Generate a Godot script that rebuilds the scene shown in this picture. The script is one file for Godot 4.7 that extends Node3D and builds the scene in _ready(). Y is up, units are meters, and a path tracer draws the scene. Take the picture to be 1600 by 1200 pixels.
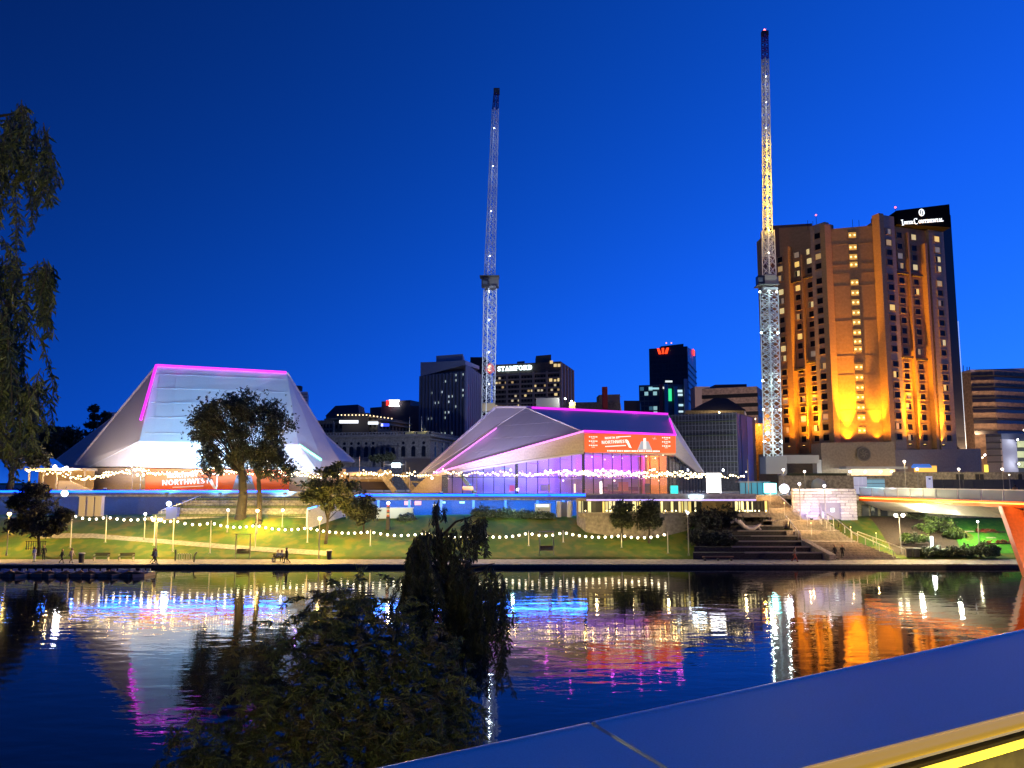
extends Node3D
# A riverside arts precinct at dusk, seen from a footbridge. Units are metres; the water is y = 0, the eye is at y = 10.

const F := 1287.0
const EYE := Vector3(0, 10, 0)
var pitch := atan(152.0 / 1287.0)
var rng := RandomNumberGenerator.new()
var mats := {}
var noises := {}
var shared := {}


func _ready() -> void:
	rng.seed = 7
	view_and_sky()
	setting()
	left_theatre()
	right_theatre()
	hotel()
	city()
	cranes()
	bridge()
	waterfront()
	plaza_things()
	festoons()
	lamps()
	far_trees()
	people()
	near_things()


func view_and_sky() -> void:
	var cam := Camera3D.new()
	cam.name = "camera"
	cam.fov = rad_to_deg(2.0 * atan(600.0 / F))
	cam.near = 0.05
	cam.far = 4000.0
	cam.position = EYE
	cam.rotation.x = pitch
	add_child(cam)
	# the last light of dusk: deep blue overhead, brighter low down and towards where the sun went
	var w := 256
	var h := 128
	var im := Image.create(w, h, false, Image.FORMAT_RGBF)
	for j in h:
		var el := 90.0 - (j + 0.5) / h * 180.0
		var v := 0.22 + 0.78 * exp(-0.062 * (maxf(el, 0.0) - 11.0))
		for i in w:
			var az := wrapf((i + 0.5) / w * 360.0, -180.0, 180.0)   # 0 is straight ahead, positive to the right
			var d := absf(wrapf(az - 70.0, -180.0, 180.0)) / 72.0
			var g := 0.095 * v * (0.1 + 0.9 * exp(0.945 - d * d))
			var bl := 7.7 * g
			bl = bl if bl < 0.9 else 0.9 + (bl - 0.9) * 0.4
			im.set_pixel(i, j, Color(0.0008 + 0.42 * g * g, g, bl))
	var sky := Sky.new()
	var pm := PanoramaSkyMaterial.new()
	pm.panorama = ImageTexture.create_from_image(im)
	sky.sky_material = pm
	var e := Environment.new()
	e.background_mode = Environment.BG_SKY
	e.sky = sky
	e.background_energy_multiplier = 1.0
	e.tonemap_mode = Environment.TONE_MAPPER_LINEAR
	e.tonemap_exposure = 1.0
	e.sdfgi_enabled = true
	e.ssao_enabled = true
	e.ssil_enabled = true
	var we := WorldEnvironment.new()
	we.name = "environment"
	we.environment = e
	add_child(we)


# ---------------------------------------------------------------- helpers
func ray(px: float, py: float) -> Vector3:
	var cp := cos(pitch)
	var sp := sin(pitch)
	var u := -(py - 600.0) / F
	return Vector3((px - 800.0) / F, sp + u * cp, -cp + u * sp)

func P(px: float, py: float, d: float) -> Vector3:          # the point at distance d ahead
	var v := ray(px, py)
	return EYE + v * (d / -v.z)

func PY(px: float, py: float, y: float) -> Vector3:         # the point at height y
	var v := ray(px, py)
	return EYE + v * ((y - EYE.y) / v.y)

func X(px: float, d: float) -> float:
	return P(px, 752, d).x

func Yh(py: float, d: float) -> float:
	return P(800, py, d).y

func lin(r: float, g: float, b: float) -> Color:
	return Color(r, g, b).linear_to_srgb()

func noise_tex(kind: String) -> NoiseTexture2D:
	if noises.has(kind):
		return noises[kind]
	var n := FastNoiseLite.new()
	n.seed = hash(kind) % 1000
	n.noise_type = FastNoiseLite.TYPE_SIMPLEX_SMOOTH
	n.fractal_type = FastNoiseLite.FRACTAL_FBM
	n.fractal_octaves = 5
	n.frequency = 0.012
	var g := Gradient.new()
	var lo := 0.72
	if kind == "strong":
		lo = 0.62
	if kind == "shell":
		lo = 0.93
		n.frequency = 0.03
	if kind == "panel":
		lo = 0.84
		n.frequency = 0.02
	g.set_color(0, Color(lo, lo, lo))
	g.set_color(1, Color(1, 1, 1))
	if kind == "grass":
		n.frequency = 0.01
		g.set_color(0, Color(0.28, 0.45, 0.06))
		g.set_color(1, Color(0.66, 0.58, 0.12))
		g.add_point(0.45, Color(0.36, 0.52, 0.07))
		g.add_point(0.62, Color(0.55, 0.56, 0.10))
	var t := NoiseTexture2D.new()
	t.width = 512
	t.height = 512
	t.seamless = true
	t.noise = n
	t.color_ramp = g
	noises[kind] = t
	return t

func mat(r: float, g: float, b: float, rough := 0.8, metal := 0.0, tex := "", tile := 8.0) -> StandardMaterial3D:
	var key := "%f %f %f %f %f %s %f" % [r, g, b, rough, metal, tex, tile]
	if mats.has(key):
		return mats[key]
	var m := StandardMaterial3D.new()
	m.albedo_color = lin(r, g, b)
	m.roughness = rough
	m.metallic = metal
	if tex != "":
		m.albedo_texture = noise_tex(tex)
		m.uv1_triplanar = true
		m.uv1_world_triplanar = true
		m.uv1_scale = Vector3.ONE / tile
	mats[key] = m
	return m

func matte(m: StandardMaterial3D, spec: float) -> StandardMaterial3D:
	var key := "matte %d %f" % [m.get_instance_id(), spec]
	if not mats.has(key):
		var c: StandardMaterial3D = m.duplicate()
		c.metallic_specular = spec
		mats[key] = c
	return mats[key]

func glow(r: float, g: float, b: float, energy := 1.0) -> StandardMaterial3D:
	var key := "glow %f %f %f %f" % [r, g, b, energy]
	if mats.has(key):
		return mats[key]
	var m := StandardMaterial3D.new()
	m.albedo_color = lin(minf(r, 0.8), minf(g, 0.8), minf(b, 0.8))
	m.roughness = 0.4
	m.emission_enabled = true
	m.emission = lin(r, g, b)
	m.emission_energy_multiplier = energy
	mats[key] = m
	return m

func glass(a := 0.12, r := 0.8, g := 0.85, b := 0.9) -> StandardMaterial3D:
	var key := "glass %f %f" % [a, r]
	if mats.has(key):
		return mats[key]
	var m := StandardMaterial3D.new()
	m.transparency = BaseMaterial3D.TRANSPARENCY_ALPHA
	m.albedo_color = Color(r, g, b, a)
	m.roughness = 0.02
	mats[key] = m
	return m

func S() -> SurfaceTool:
	var st := SurfaceTool.new()
	st.begin(Mesh.PRIMITIVE_TRIANGLES)
	st.set_smooth_group(-1)
	return st

func quad(st: SurfaceTool, a: Vector3, b: Vector3, c: Vector3, d: Vector3) -> void:
	for v in [a, b, c, a, c, d]:
		st.add_vertex(v)

func box(st: SurfaceTool, c: Vector3, s: Vector3, b := Basis()) -> SurfaceTool:
	var h := s / 2.0
	for ax in 3:
		for sg in [-1.0, 1.0]:
			var n := Vector3.ZERO
			var u := Vector3.ZERO
			n[ax] = sg
			u[(ax + 1) % 3] = 1.0
			var v := n.cross(u)
			n *= h
			u *= h
			v *= h
			quad(st, c + b * (n - u - v), c + b * (n - u + v), c + b * (n + u + v), c + b * (n + u - v))
	return st

func bar(st: SurfaceTool, a: Vector3, b: Vector3, w: float, t := -1.0) -> SurfaceTool:   # a square bar
	var d := b - a
	var up := Vector3.UP if absf(d.normalized().y) < 0.98 else Vector3.BACK
	var bs := Basis.looking_at(d, up)
	return box(st, (a + b) / 2.0, Vector3(w, w if t < 0.0 else t, d.length()), bs)

func tube(st: SurfaceTool, a: Vector3, b: Vector3, r0: float, r1: float, n := 8) -> SurfaceTool:
	st.set_smooth_group(0)
	var d := (b - a).normalized()
	var u := d.cross(Vector3.UP if absf(d.y) < 0.95 else Vector3.RIGHT).normalized()
	var v := d.cross(u)
	for i in n:
		var p := u * cos(TAU * i / n) + v * sin(TAU * i / n)
		var q := u * cos(TAU * (i + 1) / n) + v * sin(TAU * (i + 1) / n)
		quad(st, a + p * r0, b + p * r1, b + q * r1, a + q * r0)
	st.set_smooth_group(-1)
	for i in n:
		var p := u * cos(TAU * i / n) + v * sin(TAU * i / n)
		var q := u * cos(TAU * (i + 1) / n) + v * sin(TAU * (i + 1) / n)
		for t in [a, a + p * r0, a + q * r0, b, b + q * r1, b + p * r1]:
			st.add_vertex(t)
	return st

func path_tube(st: SurfaceTool, pts: Array, r: float, n := 5) -> SurfaceTool:
	for i in pts.size() - 1:
		tube(st, pts[i], pts[i + 1], r, r, n)
	return st

func prism(st: SurfaceTool, pts: Array, off: Vector3) -> SurfaceTool:     # a convex polygon pushed along off
	var nm := Vector3.ZERO
	for i in range(1, pts.size() - 1):
		nm += (pts[i] - pts[0]).cross(pts[i + 1] - pts[0])
	var p := pts.duplicate()
	if nm.dot(off) > 0.0:
		p.reverse()
	for i in range(1, p.size() - 1):
		for v in [p[0] + off, p[i] + off, p[i + 1] + off, p[0], p[i + 1], p[i]]:
			st.add_vertex(v)
	for i in p.size():
		var a: Vector3 = p[i]
		var b: Vector3 = p[(i + 1) % p.size()]
		quad(st, a, b, b + off, a + off)
	return st

func flat(st: SurfaceTool, pts: Array, y0: float, y1: float) -> SurfaceTool:   # any plan outline, between two heights
	var p2 := PackedVector2Array()
	for p in pts:
		p2.append(Vector2(p.x, p.z))
	var ix := Geometry2D.triangulate_polygon(p2)
	for i in range(0, ix.size(), 3):
		var t := [p2[ix[i]], p2[ix[i + 1]], p2[ix[i + 2]]]
		var up: bool = (t[1] - t[0]).cross(t[2] - t[0]) > 0.0
		var o := [0, 1, 2] if up else [0, 2, 1]
		for k in o:
			st.add_vertex(Vector3(t[k].x, y1, t[k].y))
		for k in [o[0], o[2], o[1]]:
			st.add_vertex(Vector3(t[k].x, y0, t[k].y))
	var cw := Geometry2D.is_polygon_clockwise(p2)
	for i in p2.size():
		var a := p2[i]
		var b := p2[(i + 1) % p2.size()]
		if cw:
			var t := a
			a = b
			b = t
		quad(st, Vector3(a.x, y0, a.y), Vector3(a.x, y1, a.y), Vector3(b.x, y1, b.y), Vector3(b.x, y0, b.y))
	return st

func done(st: SurfaceTool) -> ArrayMesh:
	st.generate_normals()
	return st.commit()

func cube(x: float, y: float, z: float) -> BoxMesh:
	var key := "cube %.3f %.3f %.3f" % [x, y, z]
	if not shared.has(key):
		var m := BoxMesh.new()
		m.size = Vector3(x, y, z)
		shared[key] = m
	return shared[key]

func ball(r: float, n := 12) -> SphereMesh:
	var key := "ball %.3f %d" % [r, n]
	if not shared.has(key):
		var m := SphereMesh.new()
		m.radius = r
		m.height = 2.0 * r
		m.radial_segments = n
		m.rings = n / 2
		shared[key] = m
	return shared[key]

func obj(called: String, what: Variant, m: Material, parent: Node = self, at := Vector3.ZERO, turn := Basis()) -> MeshInstance3D:
	var o := MeshInstance3D.new()
	o.name = called
	o.mesh = done(what) if what is SurfaceTool else what
	o.material_override = m
	o.transform = Transform3D(turn, at)
	parent.add_child(o, true)
	return o

func tag(o: Node, label: String, category: String, group := "") -> Node:
	o.set_meta("label", label)
	o.set_meta("category", category)
	if group != "":
		o.set_meta("group", group)
	return o

func thing(called: String, label: String, category: String, at := Vector3.ZERO, turn := 0.0, group := "") -> Node3D:
	var o := Node3D.new()
	o.name = called
	add_child(o, true)
	o.position = at
	o.rotation.y = turn
	return tag(o, label, category, group)

func struct(called: String, what: Variant, m: Material) -> MeshInstance3D:
	var o := obj(called, what, m)
	o.set_meta("kind", "structure")
	return o

func copy(o: Node3D, at: Vector3, label: String, turn := 0.0) -> Node3D:
	var c: Node3D = o.duplicate()
	c.name = o.name
	add_child(c, true)
	c.position = at
	c.rotation.y = turn
	c.set_meta("label", label)
	return c

func omni(parent: Node, at: Vector3, c: Color, energy: float, size := 0.1) -> void:
	var l := OmniLight3D.new()
	l.name = "lamp_light"
	l.light_color = c.linear_to_srgb()
	l.light_energy = energy
	l.light_size = size
	l.omni_range = 400.0
	l.omni_attenuation = 2.0
	l.shadow_enabled = true
	parent.add_child(l, true)
	l.position = at

func spot(parent: Node3D, at: Vector3, towards: Vector3, c: Color, energy: float, angle: float, size := 0.2) -> void:
	var l := SpotLight3D.new()      # at and towards are in the world
	l.name = "flood_light"
	l.light_color = c.linear_to_srgb()
	l.light_energy = energy
	l.light_size = size
	l.spot_range = 400.0
	l.spot_attenuation = 2.0
	l.spot_angle = angle
	l.spot_angle_attenuation = 0.8
	l.shadow_enabled = true
	parent.add_child(l, true)
	var up := Vector3.UP if absf((towards - at).normalized().y) < 0.98 else Vector3.BACK
	l.global_transform = Transform3D(Basis.looking_at(towards - at, up), at)

func area(parent: Node3D, at: Vector3, towards: Vector3, w: float, h: float, c: Color, energy: float) -> void:
	var l := AreaLight3D.new()
	l.name = "panel_light"
	l.light_color = c.linear_to_srgb()
	l.light_energy = energy
	l.area_size = Vector2(w, h)
	l.area_normalize_energy = true
	l.area_range = 200.0
	l.area_attenuation = 2.0
	l.shadow_enabled = true
	parent.add_child(l, true)
	var up := Vector3.UP if absf((towards - at).normalized().y) < 0.98 else Vector3.BACK
	l.global_transform = Transform3D(Basis.looking_at(towards - at, up), at)

func letters(called: String, text: String, m: Material, parent: Node, at: Vector3, width: float, turn := Basis(), depth := 0.15, face := "Droid Sans", bold := true) -> MeshInstance3D:
	var f := SystemFont.new()
	f.font_names = PackedStringArray([face])
	f.font_weight = 700 if bold else 400
	var t := TextMesh.new()
	t.font = f
	t.text = text
	t.font_size = 32
	t.pixel_size = 0.03
	t.depth = depth
	t.curve_step = 2.0
	var wide: float = t.get_aabb().size.x
	var s := width / maxf(wide, 0.01)
	t.depth = depth / s
	return obj(called, t, m, parent, at, turn * Basis().scaled(Vector3.ONE * s))

# a plane through three points, and where a line of sight meets it
func on_plane(px: float, py: float, pl: Plane) -> Vector3:
	return pl.intersects_ray(EYE, ray(px, py))


# ---------------------------------------------------------------- ground, water, decks
func ground_y(x: float, d: float) -> float:
	if d < 103.2:
		return 0.1
	var t := clampf((d - 103.2) / 14.8, 0.0, 1.0)
	var y := 0.1 + 0.34 * clampf((d - 103.2) / 0.5, 0.0, 1.0)
	y += 4.5 * (t * 0.75 + 0.25 * smoothstep(0.0, 1.0, t))
	y += 0.55 * exp(-pow((x + 36.0) / 9.0, 2.0) - pow((d - 116.0) / 3.0, 2.0))
	y += 0.45 * exp(-pow((x + 4.0) / 16.0, 2.0) - pow((d - 117.0) / 4.0, 2.0))
	y += 0.16 * sin(x * 0.21 + d * 0.35) * t * (1.0 - t) * 4.0
	if x > 60.0:
		y -= 0.3 * t
	return y


func setting() -> void:
	# the lake
	var img := _ripples()
	var wm := StandardMaterial3D.new()
	wm.albedo_color = lin(0.004, 0.008, 0.012)
	wm.roughness = 0.035
	wm.metallic_specular = 0.34
	wm.normal_enabled = true
	wm.normal_texture = img
	wm.normal_scale = 1.0
	wm.uv1_triplanar = true
	wm.uv1_world_triplanar = true
	wm.uv1_scale = Vector3(1.0 / 46.0, 1.0 / 46.0, 1.0 / 46.0)
	var st := S()
	quad(st, Vector3(-600, 0, -97.3), Vector3(600, 0, -97.3), Vector3(600, 0, -14), Vector3(-600, 0, -14))
	struct("water", st, wm)
	# near bank under the bridge
	st = S()
	flat(st, [Vector3(-600, 0, -14.2), Vector3(600, 0, -14.2), Vector3(600, 0, 400), Vector3(-600, 0, 400)], -3.0, 0.6)
	struct("near_bank_ground", st, mat(0.06, 0.05, 0.03, 0.95, 0.0, "strong", 6.0))
	# the far ground: lawn slope, then level land to the horizon, as one sheet
	st = S()
	st.set_smooth_group(0)
	var xs := []
	for i in 161:
		xs.append(-120.0 + i * 1.5)
	xs.push_front(-1500.0)
	xs.append(1500.0)
	var ds := [97.4, 103.2, 103.7]
	for i in 23:
		ds.append(104.3 + i * 0.7)
	ds.append_array([124.0, 140.0, 240.0, 600.0, 3000.0])
	for j in ds.size() - 1:
		for i in xs.size() - 1:
			var q := []
			for c in [[0, 0], [0, 1], [1, 1], [1, 0]]:
				var x: float = xs[i + c[0]]
				var d: float = ds[j + c[1]]
				q.append(Vector3(x, ground_y(clampf(x, -120.0, 120.0), d), -d))
			quad(st, q[0], q[1], q[2], q[3])
	struct("lawn_ground", st, mat(0.42, 0.42, 0.34, 0.95, 0.0, "grass", 14.0))
	# promenade and its quay
	st = S()
	flat(st, [Vector3(-600, 0, -97.6), Vector3(600, 0, -97.6), Vector3(600, 0, -103.4), Vector3(-600, 0, -103.4)], 0.0, 0.44)
	struct("promenade_path", st, mat(0.42, 0.36, 0.32, 0.8, 0.0, "strong", 5.0))
	st = S()
	flat(st, [Vector3(-600, 0, -97.0), Vector3(600, 0, -97.0), Vector3(600, 0, -97.75), Vector3(-600, 0, -97.75)], -1.0, 0.3)
	struct("quay_wall", st, mat(0.03, 0.03, 0.035, 0.7, 0.0, "strong", 3.0))
	st = S()
	box(st, Vector3(0, 0.40, -97.45), Vector3(1200, 0.12, 0.5))
	struct("quay_coping_kerb", st, mat(0.5, 0.44, 0.38, 0.7, 0.0, "strong", 2.0))
	# a pale footpath across the lawn
	var pts := [[60.0, 838.0], [150.0, 838.0], [250.0, 846.0], [330.0, 853.0], [420.0, 860.0], [520.0, 866.0]]
	st = S()
	for i in pts.size() - 1:
		var n := 8
		for k in n:
			var q := []
			for c in [[0.0, 0.0], [0.0, 1.0], [1.0, 1.0], [1.0, 0.0]]:
				var t: float = (k + c[0]) / n
				var px: float = lerpf(pts[i][0], pts[i + 1][0], t)
				var py: float = lerpf(pts[i][1], pts[i + 1][1], t)
				var d := 104.0
				while Yh(py, d) > ground_y(X(px, d), d) and d < 117.0:
					d += 0.1
				d += (c[1] - 0.5) * 1.5
				var x := X(px, d)
				q.append(Vector3(x, ground_y(x, d) + 0.06, -d))
			quad(st, q[0], q[1], q[2], q[3])
	struct("lawn_footpath", st, mat(0.4, 0.37, 0.3, 0.85, 0.0, "strong", 3.0))
	# the raised plaza
	st = S()
	var o := []
	for c in [[470, 124], [565, 121], [565, 118], [915, 118], [915, 110], [1180, 110], [1180, 122.6], [1236, 122.6], [1236, 117.6], [1341, 117.6], [1341, 121], [1800, 121], [1800, 330], [470, 330]]:
		o.append(Vector3(X(c[0], c[1]), 0, -c[1]))
	flat(st, o, 7.35, 8.0)
	struct("plaza_deck", st, mat(0.4, 0.37, 0.34, 0.75, 0.0, "strong", 4.0))
	st = S()
	o = []
	for c in [[-220, 124], [472, 124], [472, 330], [-600, 330]]:
		o.append(Vector3(X(c[0], c[1]), 0, -c[1]))
	flat(st, o, 7.7, 8.45)
	struct("upper_plaza_deck", st, mat(0.4, 0.37, 0.34, 0.75, 0.0, "strong", 4.0))
	# walls under the decks
	var w := thing("undercroft_wall", "dark wall recessed under the left plaza deck behind the lawn terraces", "wall")
	st = S()
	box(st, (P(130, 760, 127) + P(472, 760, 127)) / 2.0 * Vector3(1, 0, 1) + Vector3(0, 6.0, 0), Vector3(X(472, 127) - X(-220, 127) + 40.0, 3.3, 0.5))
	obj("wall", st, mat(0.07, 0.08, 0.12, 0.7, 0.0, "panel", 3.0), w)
	w = thing("undercroft_wall", "blue-lit recessed wall with small windows under the right plaza deck", "wall")
	st = S()
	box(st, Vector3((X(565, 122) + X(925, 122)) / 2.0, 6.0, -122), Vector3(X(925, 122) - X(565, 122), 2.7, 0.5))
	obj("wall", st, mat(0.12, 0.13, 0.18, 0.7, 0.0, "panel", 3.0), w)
	for c in [[637, 786, 10, 6, 0], [653, 786, 10, 6, 0], [679, 790, 5, 4, 1], [692, 785, 8, 3, 2], [722, 785, 8, 3, 2]]:
		obj("window", cube(c[2] * 0.094, c[3] * 0.094, 0.1), [glow(1.0, 0.25, 0.08, 1.2), glow(1.0, 0.7, 0.3, 1.5), glow(0.5, 0.75, 1.0, 1.0)][c[4]], w, P(c[0], c[1], 121.7))
	for px in [592, 640, 690, 740, 790, 840, 880]:
		obj("pillar", cube(0.35, 2.7, 0.35), mat(0.3, 0.3, 0.34), w, Vector3(X(px, 120.5), 6.0, -120.5))
	# LED strips along the deck edges
	_led_edge(Vector3(X(-220, 124), 8.5, -123.85), Vector3(X(452, 124), 8.5, -123.85), Color(0.03, 0.22, 1.0), "blue light strip on the edge of the left plaza deck", 40.0)
	_led_edge(Vector3(X(566, 118), 8.06, -117.85), Vector3(X(914, 118), 8.06, -117.85), Color(0.03, 0.22, 1.0), "blue light strip on the deck edge below the glass theatre foyer", 56.0)
	var lw := thing("deck_light_strip", "thin violet-white light strip along the roof edge above the riverside restaurant", "light strip")
	st = S()
	box(st, Vector3((X(916, 110) + X(1180, 110)) / 2.0, 7.55, -109.85), Vector3(X(1180, 110) - X(916, 110), 0.1, 0.1))
	obj("strip", st, glow(0.6, 0.45, 1.0, 2.2), lw)
	obj("light_box", cube(1.85, 0.3, 0.15), glow(0.65, 0.9, 1.0, 9.0), lw, P(1088, 776, 109.7))
	area(lw, P(1088, 776, 109.4), P(1088, 860, 104), 1.8, 0.3, Color(0.7, 0.85, 1.0), 3.0)
	# concrete parapets on the deck edge
	var pr := thing("deck_parapet", "low pale parapet above the restaurant roof edge by the foyer", "parapet")
	st = S()
	box(st, Vector3((X(916, 110) + X(1180, 110)) / 2.0, 8.1, -110.2), Vector3(X(1180, 110) - X(916, 110), 0.5, 0.25))
	obj("wall", st, mat(0.5, 0.45, 0.48, 0.7, 0.0, "panel", 3.0), pr)
	# slanted blue strip: the balustrade of the ramp that drops from the deck to the lawn
	var a := P(481, 795, 112.5)
	var b := P(566, 772, 120.5)
	var rp := thing("ramp_balustrade", "sloping concrete ramp edge with a blue light strip beside the middle tree", "ramp")
	st = S()
	prism(st, [a - Vector3(0, 0.1, 0), b - Vector3(0, 0.1, 0), Vector3(b.x, 5.0, b.z), Vector3(a.x, 3.6, a.z)], Vector3(-0.3, 0, -0.4))
	obj("wall", st, mat(0.4, 0.4, 0.42, 0.7, 0.0, "panel", 3.0), rp)
	st = S()
	bar(st, a + Vector3(0, 0, 0.1), b + Vector3(0, 0, 0.1), 0.16)
	obj("light_strip", st, glow(0.04, 0.25, 1.0, 4.0), rp)


func _led_edge(a: Vector3, b: Vector3, c: Color, label: String, energy: float) -> void:
	var t := thing("deck_light_strip", label, "light strip")
	var st := S()
	box(st, (a + b) / 2.0 - Vector3(0, 0.25, -0.02), Vector3(b.x - a.x, 0.5, 0.12))
	obj("fascia", st, mat(0.08, 0.09, 0.12, 0.6), t)
	st = S()
	box(st, (a + b) / 2.0 + Vector3(0, 0, 0.14), Vector3(b.x - a.x, 0.3, 0.1))
	obj("strip", st, glow(0.002, 0.045, 1.0, 11.0), t)
	var n := maxi(2, int(absf(b.x - a.x) / 12.0))
	for i in n:
		var q := a.lerp(b, (i + 0.5) / n) + Vector3(0, 0, 0.3)
		area(t, q, q + Vector3(0, -0.55, 1.0), absf(b.x - a.x) / n, 0.2, c, energy * 0.9)
		area(t, q + Vector3(0, -0.75, -0.6), q + Vector3(0, -2.6, -3.2), absf(b.x - a.x) / n, 0.2, c, energy * 4.5)


func _ripples() -> ImageTexture:
	var n := FastNoiseLite.new()
	n.seed = 11
	n.noise_type = FastNoiseLite.TYPE_SIMPLEX_SMOOTH
	n.fractal_type = FastNoiseLite.FRACTAL_FBM
	n.fractal_octaves = 4
	n.fractal_gain = 0.5
	n.frequency = 0.026
	var im := n.get_seamless_image(512, 1024)      # longer crests across the view than along it
	im.resize(1024, 1024, Image.INTERPOLATE_CUBIC)
	im.bump_map_to_normal_map(WAVES)
	return ImageTexture.create_from_image(im)

const WAVES := 0.25


# ---------------------------------------------------------------- the two tent-roofed theatres
func plate(st: SurfaceTool, pts: Array, th := 0.3) -> SurfaceTool:
	var nm := Vector3.ZERO
	for i in range(1, pts.size() - 1):
		nm += (pts[i] - pts[0]).cross(pts[i + 1] - pts[0])
	nm = nm.normalized()
	if nm.dot(pts[0] - EYE) < 0.0:
		nm = -nm
	return prism(st, pts, nm * th)


# the joints between a roof facet's cladding panels, as thin raised strips level with and across the slope
func seams(pts: Array, step: float) -> SurfaceTool:
	var st := S()
	var n: Vector3 = (pts[1] - pts[0]).cross(pts[2] - pts[0]).normalized()
	if n.dot(EYE - pts[0]) < 0.0:
		n = -n
	var level := n.cross(Vector3.UP).normalized()
	for way in [Vector3.UP, level]:
		var lo := 1e9
		var hi := -1e9
		for p in pts:
			lo = minf(lo, p.dot(way))
			hi = maxf(hi, p.dot(way))
		var c := lo + step * 0.6
		while c < hi - 0.3:
			for tri in range(1, pts.size() - 1):
				var hit := []
				for e in [[pts[0], pts[tri]], [pts[tri], pts[tri + 1]], [pts[tri + 1], pts[0]]]:
					var a: float = e[0].dot(way) - c
					var b: float = e[1].dot(way) - c
					if (a < 0.0) != (b < 0.0):
						hit.append((e[0] as Vector3).lerp(e[1], a / (a - b)) - n * 0.010)
				if hit.size() == 2 and hit[0].distance_to(hit[1]) > 0.4:
					bar(st, hit[0], hit[1], 0.035, 0.035)
			c += step
	return st


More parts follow.
